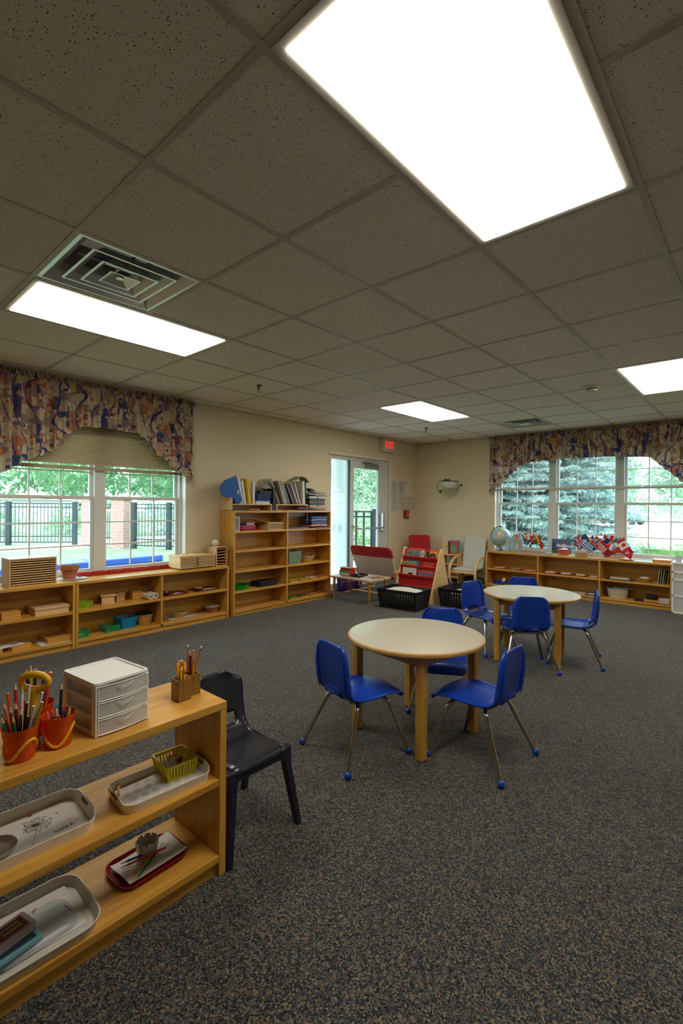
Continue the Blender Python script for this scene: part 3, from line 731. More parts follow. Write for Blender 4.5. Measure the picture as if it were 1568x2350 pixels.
sx_ = nt.nodes.new('ShaderNodeSeparateXYZ'); ad = nt.nodes.new('ShaderNodeMath'); ad.operation = 'ADD'; cx_ = nt.nodes.new('ShaderNodeCombineXYZ'); nt.links.new(tc.outputs['Object'], sx_.inputs[0]); nt.links.new(sx_.outputs[0], ad.inputs[0]); nt.links.new(sx_.outputs[1], ad.inputs[1]); nt.links.new(ad.outputs[0], cx_.inputs[0]); nt.links.new(sx_.outputs[2], cx_.inputs[1]); nt.links.new(cx_.outputs[0], bt.inputs['Vector']); nt.links.new(bt.outputs['Color'], b.inputs['Base Color']); b.inputs['Roughness'].default_value = .9
for loc, w_, l in (((6.55, 17.55, -.15), .17, 'farther thin brick pillar beside the black fence'), ((6.78, 15.55, -.15), .21, 'nearer brick pillar at the end of the black fence')):
    t = thing('brick_pillar', l, 'pillar', loc, .6)
    obj('shaft', MB().box(-w_, w_, -w_, w_, 0, 1.55), BRICK, t); obj('cap', MB().box(-w_ - .04, w_ + .04, -w_ - .04, w_ + .04, 1.55, 1.62), mat((200, 192, 184), .9), t, bevel=.01)
BLUEM = mat((58, 92, 196), .5)
for p, w_, l in (((2.95, 11.26, -.15), 1.22, 'blue mat on the lawn behind the flower pot'), ((5.1, 11.55, -.15), .85, 'blue mat on the lawn seen through the second sash')):
    solo('play_mat', MB().box(-w_, w_, -.35, .35, 0, .16), BLUEM, l, 'mat', p, .10, bevel=.03)
# pavilion roofs behind the fence
t = thing('pavilion', 'pale roofed pavilion behind the fence in the left window', 'building', (8.5, 44, -.15), .2)
obj('roof', MB().add([(-6, -4, 1.7), (6, -4, 1.7), (6, 4, 1.7), (-6, 4, 1.7), (-1.5, 0, 3.2), (1.5, 0, 3.2)], [(0, 1, 5, 4), (1, 2, 5), (2, 3, 4, 5), (3, 0, 4), (3, 2, 1, 0)]), mat((206, 196, 206), .8), t)
obj('wall', MB().box(-5.5, 5.5, -3.5, 3.5, 0, 1.7), mat((206, 200, 200), .8), t)
t = thing('playhouse', 'small playhouse with a pale roof at the far right of the left window', 'building', (13.2, 22.5, -.15), .5)
obj('roof', MB().add([(-2, -1.6, 1.35), (2, -1.6, 1.35), (2, 1.6, 1.35), (-2, 1.6, 1.35), (0, 0, 1.95)], [(0, 1, 4), (1, 2, 4), (2, 3, 4), (3, 0, 4), (3, 2, 1, 0)]), mat((220, 214, 222), .8), t)
obj('wall', MB().box(-1.6, 1.6, -1.3, 1.3, 0, 1.35), mat((190, 200, 216), .8), t)
for k, (x, y, h, s, l) in enumerate(((2, 58, 9, 3, 'pale broad tree farthest left beyond the fence'), (10, 56, 10, 4, 'leafy tree behind the pavilion roof'), (20, 56, 9, 5, 'round tree beyond the second pillar'), (24, 44, 9, 6, 'leafy tree behind the playhouse'), (30, 36, 9, 9, 'tall tree seen past the porch column'))):
    tree(l, (x, y, -.15), h, h * .42, s, LM_B, 40, .32, 75, .06, 1.5, group='trees beyond the lawn')
for k, (x, y, l) in enumerate(((3.2, 27, 'bush behind the fence, leftmost'), (6.4, 26.5, 'bush behind the fence post in the left sash'), (8.6, 24.5, 'bush behind the nearer brick pillar'), (11.2, 20.5, 'bush beside the playhouse'))):
    b_ = MB(); rr = random.Random(k + 40)
    for q in range(9): leaves(b_, (rr.uniform(-1, 1), rr.uniform(-.6, .6), rr.uniform(.3, 1.2)), .6, 90, .12, rr)
    solo('bush', b_, LM_B, l, 'bush', (x, y, -.15), group='bushes behind the fence')
# outside the door
solo('added_shade_roof', MB().box(4.7, 9.3, 5.01, 7.1, 3.0, 3.15), mat((214, 214, 210), .7), 'unseen flat roof added over the patio to shade the round white column', 'roof')  # out-of-view slab added above the patio to darken the column
t = thing('porch_column', 'round white porch column outside the side light', 'column', (7.16, 6.42, -.10))
obj('shaft', MB().lathe([(.17, .12), (.165, 1.2), (.15, 3.0)], 32), mat((206, 212, 218), .5), t, smooth=True)
obj('base', MB().lathe([(.23, 0), (.23, .05), (.2, .08), (.19, .12), (.17, .14)], 32), mat((226, 230, 234), .5), t, smooth=True)
fence('dark slatted railing outside the glass door', (8.35, 7.55), (9.75, 6.35), 1.24, 3, step=.17, post=.075, name='railing', pick=.045, m=mat((48, 54, 56), .6), zb=-.10)
b_ = MB(); rr = random.Random(77)
for q in range(26): leaves(b_, (rr.uniform(-2.2, 2.2), rr.uniform(-.5, .5), rr.uniform(.2, 1.1)), .5, 80, .075, rr)
solo('shrub', b_, LM_H, 'green shrub behind the railing outside the door', 'bush', (10.3, 8.4, -.15), -.7)
tree('tall leafy tree filling the glass door view', (15.6, 11.4, -.15), 6.5, 3.0, 31, LM_B, 80, .09, 300, .12, 1.3)
tree('leafy tree seen through the side light', (10.6, 11.6, -.15), 5.0, 1.6, 32, LM_B, 26, .15, 100, .14, .9)

# blue spruces
def spruce(label, loc, h, r0, seed):
    rr = random.Random(seed); t = thing('blue_spruce', label, 'tree', loc, 0, 'blue spruces outside the right window')
    br = MB().tube([(0, 0, 0), (0, 0, h * .6), (0, 0, h)], .1, 8, rs=[.13, .08, .01]); nd = MB(); vs = []; fs = []
    z = .25
    while z < h - .1:
        q = r0 * (1 - z / h) ** .8 + .1; n = int(9 + q * 4.4); o = rr.uniform(0, 6.28)
        for k in range(n):
            a = o + 2 * PI * k / n + rr.uniform(-.2, .2); L = q * rr.uniform(.75, 1.1); d = Vector((cos(a), sin(a), 0)); sd = Vector((-sin(a), cos(a), 0)); droop = rr.uniform(.10, .28)
            zz = z + rr.uniform(-.1, .1); pts = [Vector((0, 0, zz)) + d * L * s - Vector((0, 0, droop * L * (s - .55 * s ** 3))) for s in (0, .25, .5, .75, 1)]
            if k % 3 == 0: br.tube(pts, .01, 4, rs=[.018, .014, .010, .006, .002])
            m_ = int(5 + L * 11)
            for i in range(m_):
                s = .22 + .78 * (i + rr.random()) / m_; j = min(3, int(s * 4)); p = pts[j].lerp(pts[j + 1], s * 4 - j)
                w_ = .30 * (1.12 - s) * min(1, L) + .05
                for sg in (-1, 1):
                    tip = p + sd * sg * w_ + d * w_ * .7 - Vector((0, 0, rr.uniform(0, .09)))
                    up = Vector((rr.uniform(-.02, .02), rr.uniform(-.02, .02), rr.uniform(.03, .06)))
                    ax = (tip - p); ax.normalize(); e1 = ax.cross(up).normalized()
                    for e in range(7):                # bottle-brush sprays of needles along each twig
                        c0 = p.lerp(tip, e / 7)
                        for q_ in range(3):
                            th = rr.uniform(0, 2 * PI); dd = (e1 * cos(th) + ax.cross(e1) * sin(th) + ax * .9) * rr.uniform(.035, .055); sw = ax.cross(dd).normalized() * .009
                            kx = len(vs); vs += [c0 - sw, c0 + sw, c0 + dd]; fs.append((kx, kx + 1, kx + 2))
                    kx = len(vs); vs += [p, p.lerp(tip, .5) + e1 * .02, tip, p.lerp(tip, .5) - e1 * .02]; fs.append((kx, kx + 1, kx + 2, kx + 3))
        z += .155
    nd.add(vs, fs)
    obj('trunk', br, BARK, t); obj('needles', nd, LM_N, t)
spruce('blue spruce closest to the right window, behind the globe', (11.0, 5.0, -.3), 8.5, 1.9, 5)
spruce('large blue spruce behind the middle sash of the right window', (13.0, 4.35, -.3), 10, 2.3, 6)
spruce('blue spruce farthest from the globe, its tips reaching the parking lot', (15.6, 6.9, -.3), 8, 2.2, 7)
b_ = MB(); rr = random.Random(5)
for q in range(120): leaves(b_, (rr.uniform(-.4, .4), rr.uniform(-6.5, 4.5), rr.uniform(.05, .3)), .26, 60, .055, rr)
b_.box(-.4, .4, -6.5, 4.5, 0, .3)
solo('hedge', b_, LM_H, 'long clipped green hedge in front of the parking lot', 'hedge', (17.9, 0, -.3))
for k, (x, y, h, l) in enumerate(((66, 16, 9, 'broad tree beyond the parked car'), (70, 5, 10, 'wide green tree across the parking lot'), (68, -6, 7, 'tree across the parking lot at the right edge'))):
    tree(l, (x, y, -.3), h, h * .55, 60 + k, LM_B, 60, .34, 170, .04, 2.2, group='trees across the parking lot')
# parked car, far off
t = thing('parked_car', 'silver car parked across the lot beside the spruce tips', 'car', (53, 10.4, -.31), 1.25)
CARM = mat((104, 112, 122), .3)
body = [(-2.2, .35), (-2.25, .75), (-2.0, .92), (-1.55, .98), (-1.0, 1.42), (.5, 1.46), (1.2, 1.0), (2.1, .85), (2.25, .6), (2.2, .35)]
obj('body', MB().prism(body, -.85, .85, 'y'), CARM, t, bevel=.08, seg=3)
for sy in (-.855, .855): obj('side_window', MB().prism([(-1.3, 1.0), (-.92, 1.34), (.42, 1.38), (.95, 1.02)], sy - .01, sy + .01, 'y'), mat((50, 60, 70), .2), t)
for x in (-1.4, 1.4):
    for sy in (-.75, .75): obj('wheel', MB().cyl((x, sy - .12, .33), (x, sy + .12, .33), .33, n=24), mat((36, 38, 42), .6), t)
# ================================================================ SMALL-OBJECT HELPERS
def loft(mb, loops, cap0=True, cap1=True):
    n = len(loops[0]); vs = [p for l in loops for p in l]; fs = []
    for k in range(len(loops) - 1): fs += [(k * n + i, k * n + (i + 1) % n, (k + 1) * n + (i + 1) % n, (k + 1) * n + i) for i in range(n)]
    if cap0: fs.append(tuple(range(n))[::-1])
    if cap1: fs.append(tuple((len(loops) - 1) * n + i for i in range(n)))
    return mb.add(vs, fs)
def rl(w, d, r, z, n=5, bump=0, bl=.5):
    """rounded rectangle loop w x d centred, optional raised middle of the short ends"""
    o = []
    for x, y in rrect(-w / 2, w / 2, -d / 2, d / 2, r, n): o.append((x, y, z))
    return o
def tray(w, d, h, r=.03, fl=.008, th=.004, grips=False):
    mb = MB()
    L = [rl(w - 2 * fl, d - 2 * fl, r, 0), rl(w, d, r + fl, h), rl(w - 2 * th, d - 2 * th, r + fl - th, h), rl(w - 2 * fl - 2 * th, d - 2 * fl - 2 * th, r - th * .5, th)]
    if grips:
        def up(l): return [(x, y, z + (.014 if abs(x) > w * .38 and abs(y) < d * .22 else .0)) for x, y, z in l]
        n = 40
        def dense(l):
            o = []
            for i in range(len(l)):
                a, b_ = Vector(l[i]), Vector(l[(i + 1) % len(l)]); k = max(1, int(round((b_ - a).length / .012))) if False else (8 if (i % 6) == 5 else 1)
                for q in range(k): o.append(tuple(a.lerp(b_, q / k)))
            return o
        L = [dense(l) for l in L]
        def lift(l): return [(x, y, z + .013 * max(0, 1 - (abs(y) / (d * .36)) ** 4) * (1 if abs(x) > w * .46 else 0)) for x, y, z in l]
        L[1] = lift(L[1]); L[2] = lift(L[2])
    return loft(mb, L)
def bin_(w, d, h, fl, m, label, cat, loc, rz=0, group=None, nx=9, rim=.006, name='plastic_basket', nz=1, mid=None, round_=False):
    """plastic basket with rows of slots"""
    t = thing(name, label, cat, loc, rz, group); th = .0025
    obj('base', MB().box(-w / 2 + fl, w / 2 - fl, -d / 2 + fl, d / 2 - fl, 0, .004), m, t)
    def corner(z): k = fl * (1 - z / h); return w / 2 - k, d / 2 - k
    mb = MB()
    loft(mb, [rl(w + .004, d + .004, .01, h - rim), rl(w + .008, d + .008, .01, h), rl(w - .004, d - .004, .008, h), rl(w - .006, d - .006, .008, h - rim), rl(w + .004, d + .004, .01, h - rim)], False, False)
    obj('rim', mb, m, t)
    mb = MB(); lev = [.004 + (h - rim - .004) * k / nz for k in range(nz + 1)]
    for z in [0] + [l for l in lev[1:-1]] + [h - rim - .004]:
        a, b_ = corner(z); c, e = corner(z + .008); loft(mb, [[(a, -b_, z), (a, b_, z), (-a, b_, z), (-a, -b_, z)], [(c, -e, z + .008), (c, e, z + .008), (-c, e, z + .008), (-c, -e, z + .008)]], False, False)
    a0, b0 = corner(0); a1, b1 = corner(h - rim)
    ny = max(3, int(nx * d / w))
    for k in range(nx + 1):
        u = -1 + 2 * k / nx; s = (w / nx) * (.26 if 0 < k < nx else .4)
        for sy in (-1, 1): mb.add([(u * a0 - s * .9, sy * b0, 0), (u * a0 + s * .9, sy * b0, 0), (u * a1 + s, sy * b1, h - rim), (u * a1 - s, sy * b1, h - rim)], [(0, 1, 2, 3)])
    for k in range(ny + 1):
        u = -1 + 2 * k / ny; s = (d / ny) * (.26 if 0 < k < ny else .4)
        for sx in (-1, 1): mb.add([(sx * a0, u * b0 - s * .9, 0), (sx * a0, u * b0 + s * .9, 0), (sx * a1, u * b1 + s, h - rim), (sx * a1, u * b1 - s, h - rim)], [(0, 1, 2, 3)])
    obj('slotted_wall', mb, m, t, solid=th)
    return t
def woven(rx, ry, h, base, m, label, loc, rz=0, group=None, rim=.006, name='wicker_basket', rows=7, ns=34, cat='basket'):
    t = thing(name, label, cat, loc, rz, group); vs = []; fs = []; N = ns * 4; Rr = rows * 4
    for j in range(Rr + 1):
        v = j / Rr; k = base + (1 - base) * v ** .8
        for i in range(N):
            a = 2 * PI * i / N; wv = .0032 * (abs(sin(PI * rows * v)) - .4) * (1 if (int(i / 4) + int(v * rows * .999)) % 2 else -1)
            vs.append(((rx * k + wv) * cos(a), (ry * k + wv) * sin(a), v * h))
    for j in range(Rr): fs += [(j * N + i, j * N + (i + 1) % N, (j + 1) * N + (i + 1) % N, (j + 1) * N + i) for i in range(N)]
    fs.append(tuple(range(N))[::-1])
    obj('body', MB().add(vs, fs), m, t, smooth='all', solid=.003)
    obj('rim', MB().tube([(rx * cos(a), ry * sin(a), h) for a in [2 * PI * i / 48 for i in range(48)]], rim, 8, closed=True), m, t, smooth=True)
    return t
def aim(o, d):
    o.rotation_mode = 'QUATERNION'; o.rotation_quaternion = Vector(d).to_track_quat('Z', 'X'); return o
def pencil(p0, p1, rgb, label, tip='point', r=.0038, L=None, group=None, name='coloured_pencil', cat='pencil', lead=None, parent_z=None):
    p0, p1 = Vector(p0), Vector(p1); d = p1 - p0; L = d.length
    t = thing(name, label, cat, p0, 0, group); aim(t, d); m = mat(rgb, .35)
    if tip == 'point':
        obj('barrel', MB().cyl((0, 0, 0), (0, 0, L - .020), r, n=6), m, t)
        obj('sharpened_tip', MB().cyl((0, 0, L - .020), (0, 0, L - .005), r, r * .35, 8), mat((214, 176, 128), .7), t)
        obj('lead', MB().cyl((0, 0, L - .005), (0, 0, L), r * .35, .0004, 8), mat(lead or rgb, .5), t)
    elif tip == 'eraser':
        obj('barrel', MB().cyl((0, 0, 0), (0, 0, L - .018), r, n=6), m, t)
        obj('ferrule', MB().cyl((0, 0, L - .018), (0, 0, L - .007), r * 1.03, n=12), mat((186, 170, 120), .3, .9), t)
        obj('eraser', MB().cyl((0, 0, L - .007), (0, 0, L), r * .95, n=12), mat(lead or (214, 130, 116), .8), t)
    elif tip == 'flat':
        obj('barrel', MB().cyl((0, 0, 0), (0, 0, L - .0005), r, n=6), m, t)
        obj('core_end', MB().cyl((0, 0, L - .001), (0, 0, L + .0003), r * .8, n=12), mat(lead or (220, 206, 180), .7), t)
    elif tip == 'crayon':
        obj('wrapper', MB().cyl((0, 0, 0), (0, 0, L - .014), r, n=14), m, t)
        obj('band', MB().cyl((0, 0, L - .024), (0, 0, L - .021), r * 1.02, n=14), mat((30, 30, 34), .6), t)
        obj('wax_tip', MB().lathe([(r * .9, L - .014), (r * .9, L - .008), (r * .55, L - .001), (0.0005, L)], 14), mat(lead or rgb, .4), t)
    return t
# ================================================================ FOREGROUND SHELF CONTENTS
FT, FMID, FLOW = .597, .334, .071
VX = Vector((.664, -.748, 0)); VY = Vector((.748, .664, 0))       # sideways / away on the shelf top
# plastic caddy with three orange cups
ORA = mat((240, 100, 24), .18, alpha=.58, trans=1.0); YEL = mat((226, 172, 20), .35)
CUPS = [Vector((.385, 1.485, 0)), Vector((.478, 1.492, 0)), Vector((.452, 1.586, 0))]
O = Vector((.430, 1.530, FT))
t = thing('pencil_caddy', 'yellow handled caddy with three orange cups of pencils', 'caddy', O)
for k, c in enumerate(CUPS):
    x, y = c.x - O.x, c.y - O.y; hh = .088
    mb = MB().lathe([(.001, .004), (.031, .004), (.032, .0), (.034, .003), (.0385, .058), (.0392, .062), (.0405, .064), (.0435, hh), (.0425, hh), (.0395, .066), (.0372, .060), (.0325, .008), (.001, .008)], 40, (x, y, .0 if k < 2 else .012), caps=False)
    cup = obj('cup', mb, ORA, t, smooth=True)
    pts = []
    for i in range(48):                               # wavy yellow cradle round the cup
        a = 2 * PI * i / 48; z = .032 + .024 * cos(a * 2 + (2.3 if k == 0 else .9)); rr_ = .0335 + z * .095
        pts.append((x + rr_ * cos(a), y + rr_ * sin(a), z + (.0 if k < 2 else .012)))
    obj('cradle', MB().tube(pts, .0042, 8, closed=True), YEL, t, smooth=True)
obj('stem', MB().lathe([(.016, .0), (.013, .02), (.0125, .15), (.0135, .163)], 20), YEL, t, smooth=True)
lp = [(VX * (.039 * cos(a)) + Vector((0, 0, .181 + .021 * sin(a)))) for a in [2 * PI * i / 36 for i in range(36)]]
obj('handle', MB().tube(lp, .0085, 12, closed=True, rs=[.0078 + .002 * abs(sin(2 * PI * i / 36)) for i in range(36)]), YEL, t, smooth=True)
P3 = [  # cup, sideways at top, away at top, z top, colour, tip, label
    (0, -.024, .012, .796, (190, 40, 26), 'point', 'red coloured pencil standing tallest in the left orange cup'),
    (0, -.012, .024, .780, (222, 220, 212), 'point', 'white coloured pencil with wooden tip in the left orange cup'),
    (0, .004, .030, .782, (206, 198, 178), 'flat', 'flat cream stick at the back of the left orange cup'),
    (0, -.036, .002, .770, (214, 96, 34), 'flat', 'orange pencil, blunt end up, at the frame edge'),
    (0, -.034, -.018, .756, (216, 92, 30), 'point', 'orange pencil with sharpened tip in the left orange cup'),
    (0, -.024, -.008, .742, (138, 34, 88), 'point', 'magenta pencil in the left orange cup'),
    (0, -.016, .002, .748, (110, 24, 34), 'point', 'dark red pencil in the left orange cup'),
    (0, -.008, -.020, .722, (34, 120, 50), 'point', 'bright green pencil at the front of the left orange cup'),
    (0, .004, -.006, .736, (40, 62, 44), 'point', 'dark green pencil in the left orange cup'),
    (0, .014, .004, .744, (28, 34, 36), 'flat', 'black pencil, hollow end up, in the left orange cup'),
    (0, .052, .010, .770, (214, 214, 214), 'flat', 'long white pencil leaning right out of the left cup'),
    (0, .042, -.012, .742, (170, 186, 196), 'flat', 'pale blue-grey pencil leaning right out of the left cup'),
    (0, .058, .000, .748, (176, 158, 40), 'flat', 'mustard yellow pencil leaning furthest right from the left cup'),
    (0, .030, -.014, .716, (84, 46, 38), 'flat', 'short brown pencil in the left orange cup'),
    (0, -.032, -.030, .722, (30, 104, 112), 'point', 'teal pencil leaning left out of the left cup'),
    (0, -.040, -.016, .722, (30, 34, 84), 'point', 'navy pencil at the very left of the left cup'),
    (2, -.024, .006, .806, (224, 196, 30), 'point', 'yellow pencil seen through the caddy handle'),
    (2, -.036, .004, .798, (36, 36, 38), 'point', 'black pencil behind the caddy handle'),
    (2, -.012, .010, .790, (34, 40, 40), 'flat', 'black marker standing in the back orange cup'),
    (2, .020, .004, .796, (44, 40, 96), 'point', 'purple pencil leaning right in the back orange cup'),
    (2, .026, -.006, .790, (40, 48, 116), 'point', 'dark blue pencil beside the orange marker in the back cup'),
    (2, .036, .006, .784, (224, 84, 28), 'flat', 'orange marker at the right of the back cup'),
    (2, .000, .002, .774, (176, 42, 34), 'point', 'red pencil at the middle of the back cup'),
    (2, .008, -.010, .770, (52, 40, 92), 'point', 'short violet pencil at the front of the back cup'),
    (1, .000, .016, .768, (34, 32, 32), 'point', 'black pencil standing in the right orange cup among crayons')]
for k, (c, sx, sy, zt, col, tp, lb) in enumerate(P3):
    cc = CUPS[c]; top = cc + VX * sx + VY * sy; bot = cc + (VX * sx + VY * sy) * .28; bz = FT + (.010 if c < 2 else .022)
    pencil((bot.x, bot.y, bz), (top.x, top.y, zt), col, lb, tp, r=.0040 if 'marker' not in lb else .0055)
for sx, sy, zt, col, lb in ((-.030, -.004, .690, (206, 110, 112), 'pink crayon at the left of the right orange cup'), (-.020, .004, .694, (190, 92, 96), 'rose crayon leaning beside the pink one'), (-.010, .010, .708, (74, 156, 178), 'sky blue crayon in the right orange cup'), (-.002, -.004, .700, (206, 200, 194), 'white crayon in the right orange cup'), (.012, -.016, .688, (200, 60, 44), 'red crayon low in the right orange cup'), (.032, .002, .700, (214, 190, 60), 'yellow crayon leaning on the rim of the right cup'), (.018, .018, .698, (84, 56, 42), 'brown crayon at the back of the right cup'), (.026, .010, .690, (84, 112, 130), 'slate blue crayon behind the yellow one'), (.008, .014, .690, (90, 60, 110), 'purple crayon in the middle of the right cup')):
    top = CUPS[1] + VX * sx + VY * sy; bot = CUPS[1] + (VX * sx + VY * sy) * .4
    pencil((bot.x, bot.y, FT + .012), (top.x, top.y, zt), col, lb, 'crayon', r=.0046, name='crayon', cat='crayon')
# three-drawer plastic organizer
t = thing('drawer_organizer', 'small white plastic organizer with three clear drawers', 'drawer unit', (.635, 1.555, FT), math.radians(6))
w, d, h = .172, .200, .158
mb = MB()
loft(mb, [rl(w - .004, d - .004, .012, h - .012), rl(w + .002, d + .002, .014, h - .006), rl(w, d, .014, h), rl(w - .014, d - .014, .010, h), rl(w - .018, d - .018, .008, h - .004)])
obj('top_cover', mb, WHITEP, t, smooth=35)
for sx in (-1, 1):
    fm = MB(); x = sx * (w / 2 - .006)
    for y in (-d / 2 + .012, d / 2 - .012): fm.box(x - .005, x + .005, y - .012, y + .012, 0, h - .01)
    for z in (.0, .048, .098, .140): fm.box(x - .005, x + .005, -d / 2 + .024, d / 2 - .024, z, z + .010)
    obj('side_frame', fm, WHITEP, t, bevel=.002)
obj('back_panel', MB().box(-w / 2 + .006, w / 2 - .006, d / 2 - .008, d / 2 - .002, 0, h - .012), FROST, t)
for k in range(3):
    z0 = .006 + k * .049; zh = .043; fr = -d / 2 - .004
    dm = MB(); x0, x1 = -w / 2 + .014, w / 2 - .014
    dm.box(x0, x1, fr + .006, d / 2 - .012, z0, z0 + .002).box(x0, x0 + .002, fr + .006, d / 2 - .012, z0, z0 + zh - .004).box(x1 - .002, x1, fr + .006, d / 2 - .012, z0, z0 + zh - .004)
    dr = obj('drawer', dm, FROST, t)
    bow = lambda u: -.009 * (1 - u * u)
    fm = MB().grid(lambda a, b_: ((x0 - .006) + (x1 - x0 + .012) * a, fr + .004 + bow(2 * a - 1), z0 + zh * b_), 14, 2)
    obj('drawer_front', fm, FROST, dr, solid=.0025)
    fm = MB()
    for z in (z0, z0 + zh): fm.tube([((x0 - .006) + (x1 - x0 + .012) * i / 14, fr + .003 + bow(2 * i / 14 - 1), z) for i in range(15)], .0018, 6)
    for x in (x0 - .005, x1 + .005): fm.cyl((x, fr + .003, z0), (x, fr + .003, z0 + zh), .0018, n=6)
    obj('drawer_trim', fm, WHITEP, dr)
    obj('drawer_pull', MB().tube([(-.024 + .048 * i / 10, fr - .010 - .004 * sin(PI * i / 10), z0 + zh - .004 - .010 * sin(PI * i / 10)) for i in range(11)], .0014, 6), FROST, dr)
for lb, p, dd, col, rz in (('dusty pink box inside the top drawer of organizer', (.625, 1.545, .1100), (.06, .05, .028), (146, 92, 96), .3), ('red pouch inside the middle drawer of organizer', (.645, 1.535, .0610), (.04, .05, .026), (160, 70, 76), .1), ('grey pad inside the bottom drawer of organizer', (.62, 1.57, .0120), (.07, .07, .012), (140, 130, 130), 0)):
    solo('supply_pack', MB().box(-dd[0] / 2, dd[0] / 2, -dd[1] / 2, dd[1] / 2, 0, dd[2]), mat(col, .7), lb, 'supply', (p[0], p[1], FT + p[2]), rz, bevel=.004)
# two wooden pencil blocks
WB = wood((98, 68, 26), (132, 94, 38), 'z', .45)
for k, (x, y, l) in enumerate(((.878, 1.524, 'nearer dark wooden pencil cube on the shelf end'), (.929, 1.548, 'farther dark wooden pencil cube on the shelf end'))):
    t = thing('pencil_cube', l, 'pencil holder', (x, y, FT), math.radians(2)); q = .0245; hh = .074
    mb = MB(); th = .005
    mb.box(-q, q, -q, -q + th, .012, hh).box(-q, q, q - th, q, .012, hh).box(-q, -q + th, -q + th, q - th, .012, hh).box(q - th, q, -q + th, q - th, .012, hh)
    obj('box', mb, WB, t, bevel=.001); obj('plinth', MB().box(-q - .0005, q + .0005, -q - .0005, q + .0005, 0, .0125), WB, t, bevel=.002)
    rr = random.Random(11 + k)
    if k == 0:
        for i, (sx, sy, zt) in enumerate(((-.016, .004, .715), (-.010, -.008, .724), (-.012, .012, .727), (-.002, .010, .730), (.002, -.004, .733), (.008, .008, .722), (.012, .000, .712), (.004, -.014, .708), (.015, -.008, .706), (-.004, .0, .718))):
            top = Vector((x, y, 0)) + VX * sx + VY * sy; bot = Vector((x, y, 0)) + (VX * sx + VY * sy) * .6
            pencil((bot.x, bot.y, FT + .014), (top.x, top.y, zt), (250, 190, 44), 'yellow-orange pencil bunched in the nearer wooden cube', 'eraser' if i % 4 == 0 else 'flat', lead=(232, 150, 110) if i % 4 == 0 else (240, 190, 70), group='pencils bunched in the nearer cube', name='pencil', r=.0043)
    else:
        for i, (sx, sy, zt, col, tp, l) in enumerate(((-.014, .008, .768, (224, 112, 26), 'eraser', 'orange pencil with white eraser standing straight in farther cube'), (.036, .006, .764, (228, 112, 24), 'eraser', 'orange pencil with white eraser leaning far right'), (-.004, -.004, .742, (226, 128, 30), 'eraser', 'orange pencil leaning left in the farther cube'), (.002, -.010, .738, (84, 20, 26), 'flat', 'dark red pencil in the farther wooden cube'), (.008, .004, .752, (226, 152, 34), 'flat', 'thick yellow pencil standing in the farther cube'), (.012, -.010, .728, (220, 146, 30), 'eraser', 'short yellow pencil at the right of the farther cube'), (-.002, .004, .744, (96, 112, 134), 'flat', 'slate blue pencil at the middle of the farther cube'))):
            top = Vector((x, y, 0)) + VX * sx + VY * sy; q_ = .35 if abs(sx) > .02 else .6; bot = Vector((x, y, 0)) + (VX * sx * (-.2 if abs(sx) > .02 else q_) + VY * sy * q_)
            pencil((bot.x, bot.y, FT + .014), (top.x, top.y, zt), col, l, tp, name='pencil', r=.0037, lead=(226, 222, 214) if 'white eraser' in l else None)

# ---- middle board: two white trays
CREAM = mat((224, 220, 208), .35)
def paper(w, d, z=0, wav=.0015, m=PAPER, seed=1):
    rr = random.Random(seed); a, b_ = rr.uniform(0, 6), rr.uniform(0, 6)
    return MB().grid(lambda u, v: (w * (u - .5), d * (v - .5), z + wav * (1 + sin(u * 5 + a) * cos(v * 4 + b_))), 10, 8)
def slots(t, w, h, m=mat((120, 84, 44), .7)):
    for sx in (-1, 1): obj('grip_slot', MB().prism(rrect(-.024, .024, h - .006, h + .004, .0045, 4), sx * (w / 2 - .0065), sx * (w / 2 + .0008), 'x'), m, t)
INK = mat((40, 38, 44), .7)
t = thing('serving_tray', 'white tray holding the yellow basket and flower print sheet', 'tray', (.795, 1.508, FMID), math.radians(-3))
obj('body', tray(.300, .180, .030, .035, .006, .003, True), CREAM, t, smooth=35); slots(t, .300, .032)
t2 = thing('print_sheet', 'sheet printed with outlined flowers lying in the white tray', 'paper', (.785, 1.508, FMID + .0045), math.radians(-3))
obj('sheet', paper(.235, .150), PAPER, t2, solid=.0004)
mb = MB()
for i in range(6):
    for j in range(4):
        cx, cy = -.095 + i * .036 + (j % 2) * .01, -.055 + j * .036
        for k in range(6):
            a = k * PI / 3; c = (cx + .0075 * cos(a), cy + .0075 * sin(a))
            mb.tube([(c[0] + .0042 * cos(q * PI / 4), c[1] + .0042 * sin(q * PI / 4), .0036) for q in range(8)], .00028, 3, closed=True)
obj('flower_print', mb, mat((120, 112, 104), .8), t2)
pencil((.672, 1.545, FMID + .0115), (.704, 1.617, FMID + .0125), (222, 156, 34), 'short yellow pencil lying across the end of the white tray', 'point', name='pencil', lead=(50, 50, 50))
YB = mat((232, 218, 26), .35, alpha=.85)
bin_(.108, .118, .055, .010, YB, 'yellow slotted basket of glue bottles on the white tray', 'basket', (.868, 1.545, FMID + .005), math.radians(-4), nx=9)
GLUE = mat((236, 234, 236), .35); GC = mat((198, 168, 60), .5)
